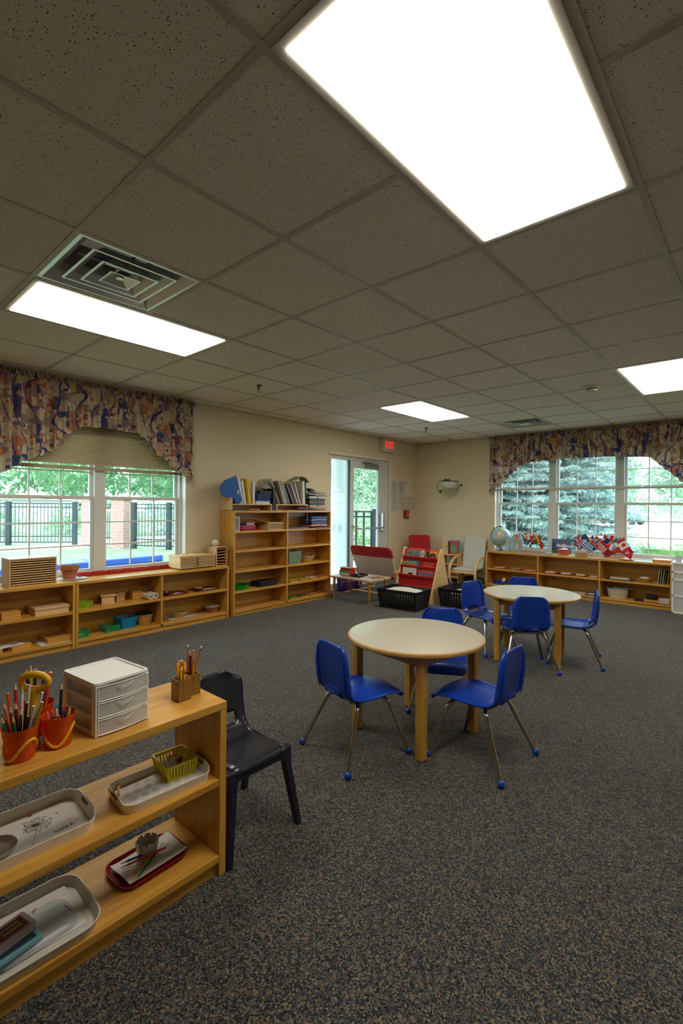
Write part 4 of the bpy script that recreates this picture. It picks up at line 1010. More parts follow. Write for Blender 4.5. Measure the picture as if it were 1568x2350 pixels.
for x, y, a, l, cc in ((.838, 1.530, 2.5, 'white capped glue bottle nearest in the yellow basket', (226, 226, 228)), (.862, 1.545, 2.3, 'middle glue bottle in the yellow basket', (214, 214, 220)), (.888, 1.560, 2.2, 'glue bottle with a striped purple label in the yellow basket', (214, 176, 40))):
    t = thing('glue_bottle', l, 'bottle', (x, y, FMID + .034), 0, 'glue bottles in the yellow basket'); aim(t, (cos(a) * .5, sin(a) * .5 - .5, .62))
    obj('body', MB().lathe([(.001, -.018), (.0125, -.018), (.0135, -.014), (.0135, .022), (.009, .028)], 18), GLUE, t, smooth=True)
    obj('cap', MB().lathe([(.0105, .026), (.0105, .036), (.0085, .040), (.001, .040)], 18), mat(cc, .4), t, smooth=True)
    mb = MB()
    obj('paper_band', MB().lathe([(.0138, -.006), (.0138, .016)], 18, caps=False), mat((90, 76, 110) if 'striped' in l else (222, 218, 200), .6), t, smooth=True)
t = thing('serving_tray', 'white tray holding the dandelion drawing at the left edge', 'tray', (.418, 1.560, FMID), math.radians(-2))
obj('body', tray(.320, .230, .032, .035, .006, .003, True), CREAM, t, smooth=35); slots(t, .320, .034)
t2 = thing('dandelion_drawing', 'sheet with a black dandelion drawing in the left tray', 'drawing', (.43, 1.555, FMID + .0045), math.radians(-2))
obj('sheet', paper(.24, .165, seed=4), PAPER, t2, solid=.0004)
mb = MB(); rr = random.Random(2)
for k in range(44):
    a = 2 * PI * k / 44; R_ = rr.uniform(.022, .040); x, y = .020 + R_ * cos(a), .028 + R_ * sin(a)
    mb.tube([(.020, .028, .0038), (x, y, .0038)], .00025, 3); mb.cyl((x, y, .0030), (x, y, .0042), .0013, n=6)
mb.cyl((.020, .028, .003), (.020, .028, .0044), .0035, n=8).tube([(.020, .028, .0038), (.012, -.01, .0038), (-.012, -.065, .0038)], .0006, 4)
obj('ink_dandelion', mb, INK, t2)
text('lettering', 'MAKE A', .014, INK, t2, (.073, -.045, .0040), (0, 0, .12), .0003)
obj('pink_dot', MB().cyl((.078, .045, .003), (.078, .045, .0045), .0022, n=8), mat((206, 60, 170), .5), t2)
solo('bead', MB().ball((0, 0, .004), .004, 8, sx=1.6), mat((206, 92, 30), .4), 'tiny orange scrap by the rim of the dandelion tray', 'scrap', (.455, 1.650, FMID + .004), smooth='all')
t = thing('shallow_bowl', 'clear shallow dish at the left end of the dandelion tray', 'dish', (.338, 1.527, FMID + .009))
obj('body', MB().lathe([(.001, .0), (.03, .0), (.045, .006), (.052, .018), (.050, .019), (.043, .008), (.029, .003), (.001, .003)], 32, caps=False), mat((196, 190, 184), .2, alpha=.75), t, smooth=True)
# ---- low board: white tray, red tray
t = thing('serving_tray', 'white tray on the bottom board holding the ink pads', 'tray', (.408, 1.530, FLOW), math.radians(-1))
obj('body', tray(.345, .270, .030, .05, .012, .004), mat((206, 202, 192), .4), t, smooth=35)
t2 = thing('stamped_paper', 'paper with faint pink stamps in the bottom white tray', 'paper', (.42, 1.545, FLOW + .005), math.radians(-1))
obj('sheet', paper(.25, .19, seed=9), PAPER, t2, solid=.0004)
mb = MB(); rr = random.Random(9)
for k in range(26): a = rr.uniform(0, 6.28); q = rr.uniform(0, .014); mb.cyl((.03 + q * cos(a), .055 + q * sin(a), .003), (.03 + q * cos(a), .055 + q * sin(a), .0046), rr.uniform(.0006, .0024), n=6)
obj('pink_stamp', mb, mat((214, 120, 150), .8), t2)
obj('ink_stroke', MB().tube([(.100, .01, .0045), (.108, -.03, .0045)], .0014, 5), INK, t2)
t = thing('plastic_case', 'clear rounded plastic case in the bottom white tray', 'case', (.425, 1.515, FLOW + .010), math.radians(4))
obj('body', loft(MB(), [rl(.20, .13, .03, 0), rl(.21, .14, .035, .006), rl(.18, .11, .03, .020), rl(.17, .10, .03, .022)]), CLEAR, t, smooth=35)
t = thing('ink_pad', 'light blue edged ink pad lying flat in the bottom tray', 'ink pad', (.375, 1.478, FLOW + .0325), math.radians(8))
obj('case', MB().prism(rrect(-.055, .055, -.035, .035, .006), 0, .010), mat((120, 176, 190), .3, alpha=.8), t, bevel=.001); obj('pad', MB().box(-.042, .042, -.024, .024, .010, .0112), mat((30, 56, 66), .8), t)
t = thing('ink_pad', 'maroon ink pad in a clear box tilted on the blue one', 'ink pad', (.370, 1.503, FLOW + .0445), math.radians(14))
obj('case', MB().prism(rrect(-.05, .05, -.034, .034, .008), 0, .022), mat((206, 190, 196), .2, alpha=.45), t, bevel=.002); obj('pad', MB().box(-.036, .036, -.022, .022, .0222, .0232), mat((104, 40, 58), .7), t)
obj('yellow_label', MB().box(-.022, .022, -.011, .011, .0233, .0238), mat((196, 160, 40), .6), t); obj('dark_label', MB().box(-.020, .020, -.005, .005, .0239, .0243), mat((56, 30, 50), .6), t)
t = thing('serving_tray', 'small dark red tray on the bottom board', 'tray', (.770, 1.545, FLOW), math.radians(2))
obj('body', tray(.240, .165, .016, .035, .012, .003), mat((146, 22, 34), .3), t, smooth=35)
t2 = thing('branch_drawing', 'white sheet with a black branch drawing in the red tray', 'drawing', (.778, 1.545, FLOW + .0105), math.radians(4))
obj('sheet', MB().grid(lambda u, v: (.208 * (u - .5), .124 * (v - .5), .004 + .005 * (2 * u - 1) ** 4 + .002 * sin(v * 5 + u * 4)), 14, 10), PAPER, t2, solid=.0004)
mb = MB()
def branch(p, a, L, r_, dpt):
    q = (p[0] + L * cos(a), p[1] + L * sin(a)); mb.tube([(p[0], p[1], .0072), ((p[0] + q[0]) / 2, (p[1] + q[1]) / 2 + .002, .0072), (q[0], q[1], .0072)], r_, 4)
    if dpt:
        for da in (-.5, .05, .55): branch(q, a + da, L * .62, r_ * .6, dpt - 1)
branch((-.01, -.02), .5, .045, .0012, 2); branch((-.02, .0), -2.2, .03, .0012, 1)
obj('ink_branch', mb, INK, t2)
for p, q, col, l in (((.800, 1.543), (.690, 1.569), (30, 86, 156), 'blue pencil lying across the red tray'), ((.826, 1.528), (.684, 1.550), (220, 92, 36), 'orange pencil crossing below the blue one on the red tray'), ((.778, 1.540), (.700, 1.482), (196, 180, 40), 'yellow pencil lying beside the green one on the red tray'), ((.785, 1.530), (.690, 1.470), (26, 110, 50), 'green pencil lying nearest in the red tray')):
    zz = FLOW + (.0235 if 'yellow' in l or 'green' in l else .032); pencil((p[0], p[1], zz), (q[0], q[1], zz - .002), col, l, 'point')
t = thing('crenellated_bowl', 'small white bowl with a notched rim and green paint inside', 'bowl', (.782, 1.572, FLOW + .018))
mb = MB(); n = 72; vs = []; fs = []
def rimz(a): return .044 if (a * 9 / (2 * PI)) % 1 > .16 else .034
for i in range(n):
    a = 2 * PI * i / n; z = rimz(a); c, s = cos(a), sin(a)
    vs += [(.001 * c, .001 * s, 0), (.028 * c, .028 * s, 0), (.034 * c, .034 * s, .012), (.037 * c, .037 * s, z), (.033 * c, .033 * s, z), (.029 * c, .029 * s, .010), (.001 * c, .001 * s, .005)]
for i in range(n):
    j = (i + 1) % n
    for k in range(6): fs.append((i * 7 + k, j * 7 + k, j * 7 + k + 1, i * 7 + k + 1))
obj('body', mb.add(vs, fs), mat((204, 202, 204), .3), t, smooth=40)
mb = MB()
for x, y, q in ((0, .01, .010), (.012, .004, .008), (-.010, .002, .007), (.004, -.008, .006)): mb.ball((x, y, .008), q, 8, sz=.35)
obj('green_paint', mb, mat((30, 96, 70), .4), t, smooth='all')
# ================================================================ LEFT WALL SHELVES
LT, LM_, LL = .59, .332, .072
DARK = mat((22, 18, 14), .8)
PINEY = wood((186, 128, 48), (212, 156, 72), 'x'); PALE = wood((206, 166, 108), (226, 190, 134), 'x')
# cabinet of map/shape drawers
def slotted(name, label, cat, loc, w, d, h, n, rz=0, frame=BX, gap=.5, pull=False, group=None, th=.010):
    t = thing(name, label, cat, loc, rz, group)
    obj('side_panel', MB().box(0, th, 0, d, 0, h - th), frame, t, bevel=.001); obj('side_panel', MB().box(w - th, w, 0, d, 0, h - th), frame, t, bevel=.001)
    obj('top_panel', MB().box(0, w, 0, d, h - th, h), frame, t, bevel=.001); obj('bottom_panel', MB().box(th, w - th, 0, d, 0, th * .8), frame, t)
    obj('back_panel', MB().box(th, w - th, d - .006, d, th, h - th), DARK, t)
    p = (h - 2 * th) / n
    for k in range(n):
        z = th + p * k + p * (1 - gap) * .5
        obj('drawer_tray', MB().box(th + .002, w - th - .002, .006, d - .01, z, z + p * gap), frame, t, bevel=.0008)
    return t
slotted('shape_cabinet', 'pale wooden cabinet of eleven thin trays at the left edge', 'cabinet', (1.095, 4.565, LT), .348, .23, .232, 11, frame=PALE, gap=.45)
t = slotted('tray_cabinet', 'low pale wooden cabinet of thin drawers right of the window', 'cabinet', (2.60, 4.556, LT + .012), .42, .24, .122, 6, frame=PALE, gap=.6)
for x in (.03, .39): obj('foot', MB().cyl((x, .03, -.012), (x, .03, 0), .012, n=12), mat((120, 80, 44), .6), t)
obj('drawer_knob', MB().box(.206, .214, -.006, .006, .012, .11), mat((150, 100, 54), .5), t)
mb = MB().box(-.004, .424, -.004, .244, .122, .128)
for k in range(4): mb.box(.02 + k * .1, .03 + k * .1, .0, .24, .128, .134)
mb.box(0, .42, .0, .010, .128, .136).box(0, .42, .23, .24, .128, .134)
obj('lid_frame', mb, PALE, t)
slotted('pigeonhole_rack', 'dark fronted upright wooden rack against the tall bookcase', 'rack', (3.045, 4.565, LT), .150, .20, .215, 6, frame=BX, gap=.16)
t = thing('round_timer', 'white ball shaped timer on top of the upright rack', 'timer', (3.10, 4.67, LT + .215))
obj('body', MB().ball((0, 0, .042), .038, 24), mat((222, 216, 200), .4), t, smooth='all'); obj('base', MB().cyl((0, 0, 0), (0, 0, .008), .026, n=20), mat((206, 198, 182), .4), t)
obj('knob', MB().cyl((.03, 0, .03), (.052, 0, .03), .012, n=14), mat((222, 216, 200), .4), t); obj('top_button', MB().cyl((0, 0, .078), (0, 0, .086), .005, n=10), mat((180, 170, 150), .4), t)
t = thing('flower_pot', 'terracotta flower pot with a tiny succulent on the sill shelf', 'pot', (1.60, 4.735, LT + .007))
obj('pot', MB().lathe([(.001, 0), (.052, 0), (.068, .078), (.078, .080), (.082, .118), (.076, .118), (.070, .085), (.062, .100), (.001, .100)], 36), mat((168, 96, 64), .85, noise=.25, nscale=14), t, smooth=35)
obj('soil', MB().cyl((0, 0, .098), (0, 0, .103), .068, n=28), mat((96, 76, 58), .95), t)
mb = MB()
for k in range(6): a = k; mb.tube([(.0, 0, .103), (.02 * cos(a), .02 * sin(a), .118), (.034 * cos(a), .034 * sin(a), .124)], .004, 6, rs=[.004, .005, .001])
obj('succulent', mb, mat((110, 136, 84), .6), t, smooth=True)
solo('saucer', MB().lathe([(.001, 0), (.09, 0), (.112, .006), (.110, .008), (.09, .0035), (.001, .0035)], 36), mat((206, 210, 206), .3), 'pale glass saucer under the flower pot', 'saucer', (1.635, 4.725, LT), smooth=True)
for k in range(7):
    x = 1.76 + k * .137
    mb = loft(MB(), [rl(.124, .085, .006, 0), rl(.130, .09, .006, .030), rl(.122, .082, .004, .030), rl(.118, .078, .004, .006)])
    solo('red_tray', mb, mat((176, 24, 30), .35), 'red plastic tray in the row along the window sill', 'tray', (x, 4.828, .592), 0, 'red trays along the left window sill')
# ---- boxes and baskets
def lidbox(label, x0, x1, y0, y1, z, h, m, over=.0, lid=.35, cat='box', rz=0, name='wooden_box', group=None):
    w, d = x1 - x0, y1 - y0; t = thing(name, label, cat, ((x0 + x1) / 2, (y0 + y1) / 2, z), rz, group)
    obj('box', MB().box(-w / 2, w / 2, -d / 2, d / 2, 0, h * (1 - lid) - .001), m, t, bevel=.0015)
    obj('lid', MB().box(-w / 2 - over, w / 2 + over, -d / 2 - over, d / 2 + over, h * (1 - lid), h), m, t, bevel=.002)
    return t
lidbox('small orange wooden box with finger joints on the left middle board', 1.045, 1.178, 4.555, 4.765, LM_, .062, PINEY)
lidbox('long pale wooden box with sliding lid on the left middle board', 1.277, 1.535, 4.545, 4.765, LM_, .066, PALE, .006, .3)
lidbox('flat orange wooden case on a white sheet, bottom left board', 1.375, 1.560, 4.560, 4.78, LL + .003, .042, PINEY)
lidbox('flat orange wooden case turned at an angle on the bottom board', 1.09, 1.25, 4.585, 4.735, LL, .034, PINEY, rz=.35)
lidbox('small wooden box cut by the left edge of the view', .955, 1.055, 4.56, 4.70, LL, .034, PINEY)
solo('sheet', MB().box(-.115, .115, -.105, .105, 0, .002), PAPER, 'white sheet under the flat orange wooden case', 'paper', (1.44, 4.66, LL))
t = thing('pamphlet', 'white leaflet with a red oval lying on the angled wooden case', 'leaflet', (1.11, 4.655, LL + .036), .3)
obj('sheet', MB().box(-.10, .10, -.07, .07, 0, .0015), PAPER, t); obj('red_oval', MB().lathe([(.03, .0016), (.03, .002)], 20, (.04, -.02, 0), sy=.5), mat((196, 96, 90), .6), t)
LIME, GRN, TEAL = mat((150, 190, 36), .4), mat((30, 160, 96), .4), mat((20, 140, 186), .4)
bin_(.135, .10, .058, .010, LIME, 'lime green slotted basket on the middle board', 'basket', (1.672, 4.618, LM_), 0, nx=9)
bin_(.125, .105, .060, .010, GRN, 'green slotted basket half hidden by the upright, bottom board', 'basket', (1.650, 4.620, LL), 0, nx=9)
bin_(.135, .12, .058, .012, GRN, 'green slotted basket in the middle of the bottom board', 'basket', (1.925, 4.635, LL), .05, nx=9)
bin_(.150, .145, .105, .018, TEAL, 'turquoise perforated basket beside the wicker one', 'basket', (2.085, 4.665, LL), .08, nx=6, nz=4)
for x, y, z, l, c in ((1.672, 4.618, LM_ + .005, 'dark counters inside the lime basket', (150, 110, 60)), (1.65, 4.62, LL + .005, 'pale beads inside the half hidden green basket', (190, 206, 190)), (1.925, 4.635, LL + .005, 'small pieces inside the middle green basket', (110, 56, 46))):
    rr = random.Random(int(x * 1000)); mb = MB()
    for k in range(30): mb.ball((rr.uniform(-.042, .042), rr.uniform(-.03, .03), rr.uniform(.006, .016)), .007, 6)
    solo('counters', mb, mat(c, .5), l, 'counters', (x, y, z), kind=None) if False else tag(solo('counters', mb, mat(c, .5), l, 'counters', (x, y, z)), l, 'counters', None, 'stuff')
WICK = mat((190, 138, 66), .6, noise=.25, nscale=60)
woven(.078, .070, .095, .74, WICK, 'round golden wicker basket next to the turquoise one', (2.275, 4.665, LL))
solo('folded_cloth', MB().prism(rrect(-.075, .075, -.05, .05, .02), 0, .022), mat((30, 26, 24), .9), 'dark cloth bundle lying on top of the wicker basket', 'cloth', (2.27, 4.68, LL + .097), .2, bevel=.008)
t = thing('house_box', 'pale wooden box with an overhanging open lid on middle board', 'box', (1.915, 4.665, LM_), -.35)
obj('box', MB().box(-.055, .055, -.05, .05, 0, .075), PALE, t, bevel=.0015); obj('lid', MB().box(-.066, .066, -.06, .06, .075, .092), PALE, t, bevel=.002)
lidbox('small wooden box half hidden behind the pale lidded one', 2.005, 2.085, 4.69, 4.78, LM_, .082, BX, .006, .2)
lidbox('plain brown wooden cube box left of the rolled mats', 2.145, 2.24, 4.65, 4.75, LM_, .088, WX, 0, .12)
RUG = mat((204, 196, 170), .9, noise=.08, nscale=80)
for x, y, rz, l in ((2.268, 4.52, .02, 'nearer rolled cream mat poking over the board edge'), (2.335, 4.545, .05, 'farther rolled cream mat poking over the board edge')):
    t = thing('rolled_mat', l, 'mat', (x, y, LM_ + .031), rz)
    spi = [((.006 + .0038 * a / 1.0) * cos(a), (.006 + .0038 * a / 1.0) * sin(a)) for a in [i * .35 for i in range(18)]]
    obj('outer_layer', MB().lathe([(.031, 0), (.031, .23), (.024, .23), (.024, 0), (.031, 0)], 28, caps=False), RUG, t, smooth=35, rot=(-PI / 2, 0, 0))
    obj('inner_layer', MB().lathe([(.020, .002), (.020, .22), (.012, .22), (.012, .002), (.020, .002)], 24, caps=False), RUG, t, smooth=35, rot=(-PI / 2, 0, 0))
RT = mat((126, 50, 30), .4)
def flat_tray(label, x0, x1, y0, y1, z, m, h=.014, rz=0, name='flat_tray', group=None):
    t = thing(name, label, 'tray', ((x0 + x1) / 2, (y0 + y1) / 2, z), rz, group)
    obj('body', tray(x1 - x0, y1 - y0, h, .02, .008, .003), m, t, smooth=35); return t
flat_tray('brown tray with the dark bowl on the right middle board', 2.43, 2.72, 4.565, 4.765, LM_, RT)
flat_tray('brown tray with the round black tin on the right middle board', 2.80, 3.11, 4.565, 4.765, LM_, RT)
t = thing('low_bowl', 'dark bowl with an orange ball on the brown tray', 'bowl', (2.50, 4.665, LM_ + .0045))
obj('bowl', MB().lathe([(.001, 0), (.03, 0), (.062, .026), (.060, .028), (.028, .004), (.001, .004)], 28), mat((74, 52, 44), .5), t, smooth=True)
solo('ball', MB().ball((0, 0, .014), .014, 14), mat((220, 84, 36), .4), 'small orange ball in the dark bowl', 'ball', (2.50, 4.645, LM_ + .0175), smooth='all')
solo('napkin', MB().prism([(-.06, -.04), (.06, -.05), (.03, .05)], 0, .003), mat((190, 186, 190), .8), 'grey folded napkin beside the dark bowl on the tray', 'napkin', (2.605, 4.645, LM_ + .0045))
t = thing('round_tin', 'round black tin with a pale rice top on the brown tray', 'tin', (2.875, 4.65, LM_ + .0045))
obj('side', MB().lathe([(.001, 0), (.040, 0), (.041, .026), (.001, .026)], 28), mat((24, 24, 26), .4), t); obj('pale_top', MB().cyl((0, 0, .026), (0, 0, .030), .036, n=24), mat((206, 206, 196), .7), t); obj('orange_centre', MB().cyl((0, 0, .030), (0, 0, .032), .018, n=18), mat((206, 96, 60), .6), t)
for k in range(4): solo('picture_card', MB().box(-.018, .018, -.035, .035, 0, .002), mat(((196, 198, 186), (170, 184, 170), (206, 196, 180), (160, 176, 186))[k], .6), ('pale picture card nearest the round black tin', 'greenish picture card second from the round tin', 'cream picture card third from the round tin', 'bluish picture card farthest from the round tin')[k], 'card', (2.95 + k * .041, 4.66, LM_ + .0045), .15)
flat_tray('whitish tray under the small basket of coloured pieces', 2.50, 2.83, 4.565, 4.765, LL, mat((200, 192, 176), .4))
woven(.072, .058, .052, .68, WICK, 'small wicker basket full of coloured pieces on its tray', (2.655, 4.665, LL + .004), rim=.005, rows=5)
rr = random.Random(4)
cols = {'yellow': (214, 184, 30), 'green': (20, 116, 70), 'red': (176, 40, 34), 'blue': (40, 60, 130)}
for k in range(14):
    cn = ('yellow', 'green', 'yellow', 'red', 'yellow', 'blue', 'green')[k % 7]; a = k * 2.4; q = .012 + .040 * (k / 14) ** .5
    solo('wooden_block', MB().cbox((0, 0, .009), (.022, .016, .014), rr.uniform(0, 3), .3), mat(cols[cn], .4), cn + ' block in the small wicker basket', 'block', (2.655 + q * cos(a), 4.665 + q * .75 * sin(a), LL + .040), 0, cn + ' blocks in the wicker basket')
woven(.078, .062, .050, .8, mat((150, 92, 60), .6, noise=.3, nscale=50), 'reddish wicker basket holding papers near the bookcase', (3.06, 4.665, LL), rim=.007, rows=4)
t = thing('paper_stack', 'stack of grey papers on the reddish wicker basket', 'papers', (3.04, 4.66, LL + .057), .15)
for k in range(3): obj('sheet', MB().box(-.078, .078, -.06, .06, k * .006, k * .006 + .004), mat((160, 150, 140), .8), t, rot=(0, 0, k * .05))

# ================================================================ BOOKCASE CONTENTS
B0 = 1.213
ORG = wood((206, 168, 112), (224, 188, 134), 'x')
def organizer(name, label, x0, w, left):
    t = thing(name, label, 'organizer', (x0, 4.575, B0 + .004))
    prof = [(0, 0), (.215, 0), (.215, .205), (.17, .205), (.12, .185), (.08, .160), (.03, .155), (.0, .150)]
    prof2 = [(.0, 0), (.215, 0), (.215, .12), (0, .075)]
    obj('side_panel', MB().prism(prof if left else prof2, 0, .012, 'x'), ORG, t, bevel=.001)
    obj('side_panel', MB().prism(prof2, w - .012, w, 'x'), ORG, t, bevel=.001)
    obj('shelf_board', MB().box(.012, w - .012, .0, .215, .062, .074), ORG, t, bevel=.001)
    obj('back_panel', MB().box(.012, w - .012, .208, .215, .0, .12), ORG, t)
    return t
organizer('desk_organizer', 'wooden desktop organizer on the bookcase, left one with curved side', 3.25, .605, True)
organizer('desk_organizer', 'wooden desktop organizer on the bookcase, right one under clear cases', 3.925, .545, False)
solo('placemat', MB().box(-.17, .17, -.12, .12, 0, .003), mat((28, 36, 74), .6), 'dark blue sheet poking out under the left organizer', 'sheet', (3.44, 4.655, B0))
OZ = B0 + .004 + .075
def binder(label, x, lean, w, h, d, rgb, y=4.60, name='binder', z=OZ, body=None, rough=.4, spine=None, group=None, cat='binder'):
    """upright file: leans to -x by lean radians, pivoting on its lower edge"""
    t = thing(name, label, cat, (x, y, z + .001 + abs(sin(lean)) * 0), 0, group, ry=-lean)
    m = mat(rgb, rough)
    if lean >= 0: a, b_ = 0, w
    else: a, b_ = -w, 0
    obj('front_cover', MB().box(a, a + .003, 0, d, 0, h), m, t, bevel=.0006); obj('back_cover', MB().box(b_ - .003, b_, 0, d, 0, h), m, t, bevel=.0006)
    obj('spine', MB().box(a + .0032, b_ - .0032, 0, .003, 0, h), mat(spine, rough) if spine else m, t)
    obj('pages', MB().box(a + .004, b_ - .004, .004, d - .008, .006, h - .008), mat(body or (226, 224, 216), .8), t)
    return t
t = thing('blue_folder', 'bright blue plastic folder leaning over the curved side', 'folder', (3.325, 4.585, OZ + .002), 0, None, ry=-.30)
obj('cover', MB().prism([(0, 0), (.09, 0.0), (.09, .315), (-.08, .30), (-.17, .23), (-.165, .13), (-.02, .075)], 0, .004, 'y'), mat((0, 84, 158), .35), t)
obj('inner_leaf', MB().prism([(0.0, 0.01), (.085, 0.01), (.085, .31), (-.07, .30), (-.15, .23), (-.15, .14), (-.02, .08)], .012, .018, 'y'), mat((0, 76, 146), .35), t)
obj('sticker', MB().prism([(.05, .10), (.075, .10), (.08, .13), (.065, .15), (.05, .13)], -.001, .0, 'y'), mat((206, 186, 140), .6), t)
binder('cream binder leaning next to the blue folder', 3.385, .20, .022, .29, .19, (216, 206, 190), body=(230, 222, 212))
binder('thick white binder with printed spine beside the blue folder', 3.412, .20, .026, .29, .19, (218, 220, 222))
binder('white binder with dotted spine left of the yellow one', 3.452, .18, .026, .275, .19, (224, 224, 220), spine=(206, 206, 202))
t = binder('bright yellow binder on top of the bookcase', 3.512, .12, .052, .30, .19, (206, 174, 14), body=(214, 190, 60))
obj('pink_label', MB().box(.034, .046, -.001, 0, .10, .19), mat((190, 70, 130), .5), t)
binder('thin cream file between the yellow and white binders', 3.548, .06, .012, .27, .19, (206, 186, 130))
binder('slim white upright binder right of the yellow one', 3.576, .0, .028, .275, .19, (222, 222, 228))
# stacked pads, wire tray and blue basket in the middle
for k, (c, h) in enumerate((((214, 212, 208), .018), ((206, 204, 200), .014))): solo('paper_pad', MB().box(-.11, .11, -.085, .085, 0, h), mat(c, .8), ('white pad at the bottom of the pile under the blue basket', 'grey white pad second in the pile under the blue basket')[k], 'pad', (3.720, 4.675, OZ + .001 + k * .019), .04)
solo('blue_tray_lid', MB().box(-.118, .118, -.09, .09, 0, .008), mat((20, 92, 176), .4), 'thin bright blue lid under the perforated basket', 'lid', (3.724, 4.675, OZ + .036))
bin_(.225, .17, .082, .012, mat((52, 70, 120), .4), 'navy perforated basket on top of the bookcase', 'basket', (3.738, 4.675, OZ + .046), 0, nx=10, nz=4, rim=.009)
solo('black_slab', MB().box(-.095, .095, -.08, .08, 0, .03), mat((26, 26, 26), .5), 'flat black case lying on the navy basket', 'case', (3.775, 4.675, OZ + .130), bevel=.003)
t = thing('wire_rack', 'small wire rack tilted behind the navy basket', 'rack', (3.64, 4.69, OZ + .131), -.3)
mb = MB()
for k in range(4): z = .004 + k * .022; mb.tube([(-.04, -.05, z), (.04, -.05, z - .002), (.04, .05, z), (-.04, .05, z)], .0018, 5, closed=True)
obj('wires', mb, mat((120, 120, 120), .4, .7), t)
binder('tall black magazine file in the centre of the bookcase top', 3.876, 0, .040, .285, .20, (28, 28, 30), z=B0 + .001, y=4.585, body=(40, 40, 42))
binder('tall thin grey file next to the black magazine file', 3.919, 0, .005 + .003, .275, .20, (150, 146, 136), z=B0 + .001, y=4.60, body=(120, 116, 110)) if False else None
# clear cases leaning left on the right organizer
def clear_case(label, x, lean, w, h, d, tint, inner=None, y=4.60, z=OZ):
    t = thing('clear_case', label, 'case', (x, y, z + .001), 0, None, ry=-lean)
    obj('shell', MB().box(0, w, 0, d, 0, h), mat(tint, .15, alpha=.45), t, bevel=.004)
    if inner: obj('contents', MB().box(.004, w - .004, .01, d - .01, .006, h * .8), mat(inner, .7), t)
    return t
t = clear_case('big clear case with a blue and yellow picture tipped over the black file', 3.985, .42, .022, .34, .19, (206, 206, 196), (176, 160, 140))
obj('picture', MB().box(-.003, .0, .03, .15, .17, .29), mat((120, 150, 150), .5), t)
t = thing('clear_pouch', 'clear plastic pouch sagging onto the black case top', 'pouch', (3.80, 4.66, OZ + .162), .1, None, ry=.12)
obj('film', MB().grid(lambda u, v: (.18 * (u - .5), .14 * (v - .5), .02 + .075 * sin(PI * u) * sin(PI * v) + .02 * u), 12, 10), mat((214, 212, 200), .12, alpha=.3), t, smooth='all', solid=.001)
obj('coloured_toys', MB().ball((-.01, 0, .03), .022, 8).ball((.03, .01, .03), .018, 8), mat((90, 130, 120), .5), t)
for args in (('clear case with olive green back, second from the left', 4.045, .36, .012, .30, .19, (150, 140, 60), (150, 136, 40)), ('wide milky case in the clear row', 4.075, .34, .026, .315, .19, (214, 216, 214), (206, 206, 200)), ('second milky case in the clear row', 4.108, .34, .024, .305, .19, (206, 210, 210), (196, 198, 192)), ('grey clear case in the middle of the clear row', 4.142, .36, .016, .30, .19, (176, 180, 184), (160, 164, 168)), ('clear case with red and blue booklets at its foot', 4.172, .42, .014, .27, .19, (196, 196, 206), (150, 90, 90))): clear_case(*args)
binder('black thin file left of the purple one', 4.225, .46, .012, .275, .19, (44, 48, 44))
binder('cream thin file left of the purple one', 4.244, .46, .008, .27, .19, (206, 196, 180))
binder('purple plastic file leaning in the clear row', 4.270, .47, .014, .285, .19, (84, 34, 118), body=(140, 40, 100))
clear_case('clear case with brown paper right of the purple file', 4.300, .44, .030, .29, .19, (206, 198, 190), (188, 166, 146))
clear_case('clear case with pale sheet right of the brown paper one', 4.345, .34, .026, .30, .19, (214, 210, 200), (200, 190, 176))
binder('white upright binder with punched edge at the end of the row', 4.402, .04, .044, .31, .19, (206, 198, 186), body=(216, 208, 196))
binder('green edged thin file at the end of the row', 4.455, 0, .008, .30, .19, (30, 110, 76))
t = thing('grey_bag', 'crumpled grey bag drooping over the right end of the files', 'bag', (4.395, 4.66, OZ + .318), 0)
obj('film', MB().grid(lambda u, v: (.24 * (u - .5), .15 * (v - .5), .05 * sin(PI * u) * (1 + .2 * sin(v * 9)) - .02 * u * u + .006 * sin(u * 20 + v * 7)), 18, 10), mat((150, 140, 126), .4, alpha=.8), t, smooth='all', solid=.002)
# pile of storage pouches at the right end
z = B0 + .001
for k, (h, c, l, al) in enumerate(((.014, (60, 60, 74), 'dark blue folder at the very bottom of the right pile', None), (.016, (150, 130, 90), 'brown folder second from the bottom of the right pile', None), (.022, (206, 160, 150), 'pink folder third from the bottom of the right pile', None), (.016, (206, 206, 196), 'white papers under the lower black case of the right pile', None), (.036, (30, 30, 32), 'lower black case in the right pile', None), (.014, (206, 120, 100), 'orange pink folder between the two black cases', None), (.042, (32, 32, 34), 'upper black case in the right pile', None), (.030, (196, 190, 186), 'grey pouch resting on the upper black case', .7), (.012, (60, 56, 56), 'thin black folder near the top of the right pile', None), (.034, (190, 196, 186), 'crumpled clear pouch near the top of the right pile', .6), (.020, (206, 206, 200), 'clear pouch at the very top of the right pile', .5))):
    if 'black case' in l:
        t = thing('black_case', l, 'case', (4.655, 4.675, z), (k % 3 - 1) * .02)
        obj('box', MB().box(-.15, .15, -.10, .10, 0, h - .001), mat(c, .35), t, bevel=.004); obj('latch', MB().box(-.01, .02, -.104, -.1, h * .3, h * .8), mat((60, 60, 64), .4), t)
    else:
        solo('folder', MB().grid(lambda u, v: (.32 * (u - .5), .21 * (v - .5), h * .5 + (.25 * h * sin(u * 7 + k) * sin(v * 5))), 12, 8), mat(c, .5, alpha=al), l, 'folder', (4.665 + .01 * ((k * 7) % 3 - 1), 4.675, z), (k * 5 % 3 - 1) * .03, solid=h * .5)
    z += h
t = thing('glossy_bag', 'clear bag with red and blue cards sliding off the right pile', 'bag', (4.605, 4.67, z + .004), 0, None, ry=.5)
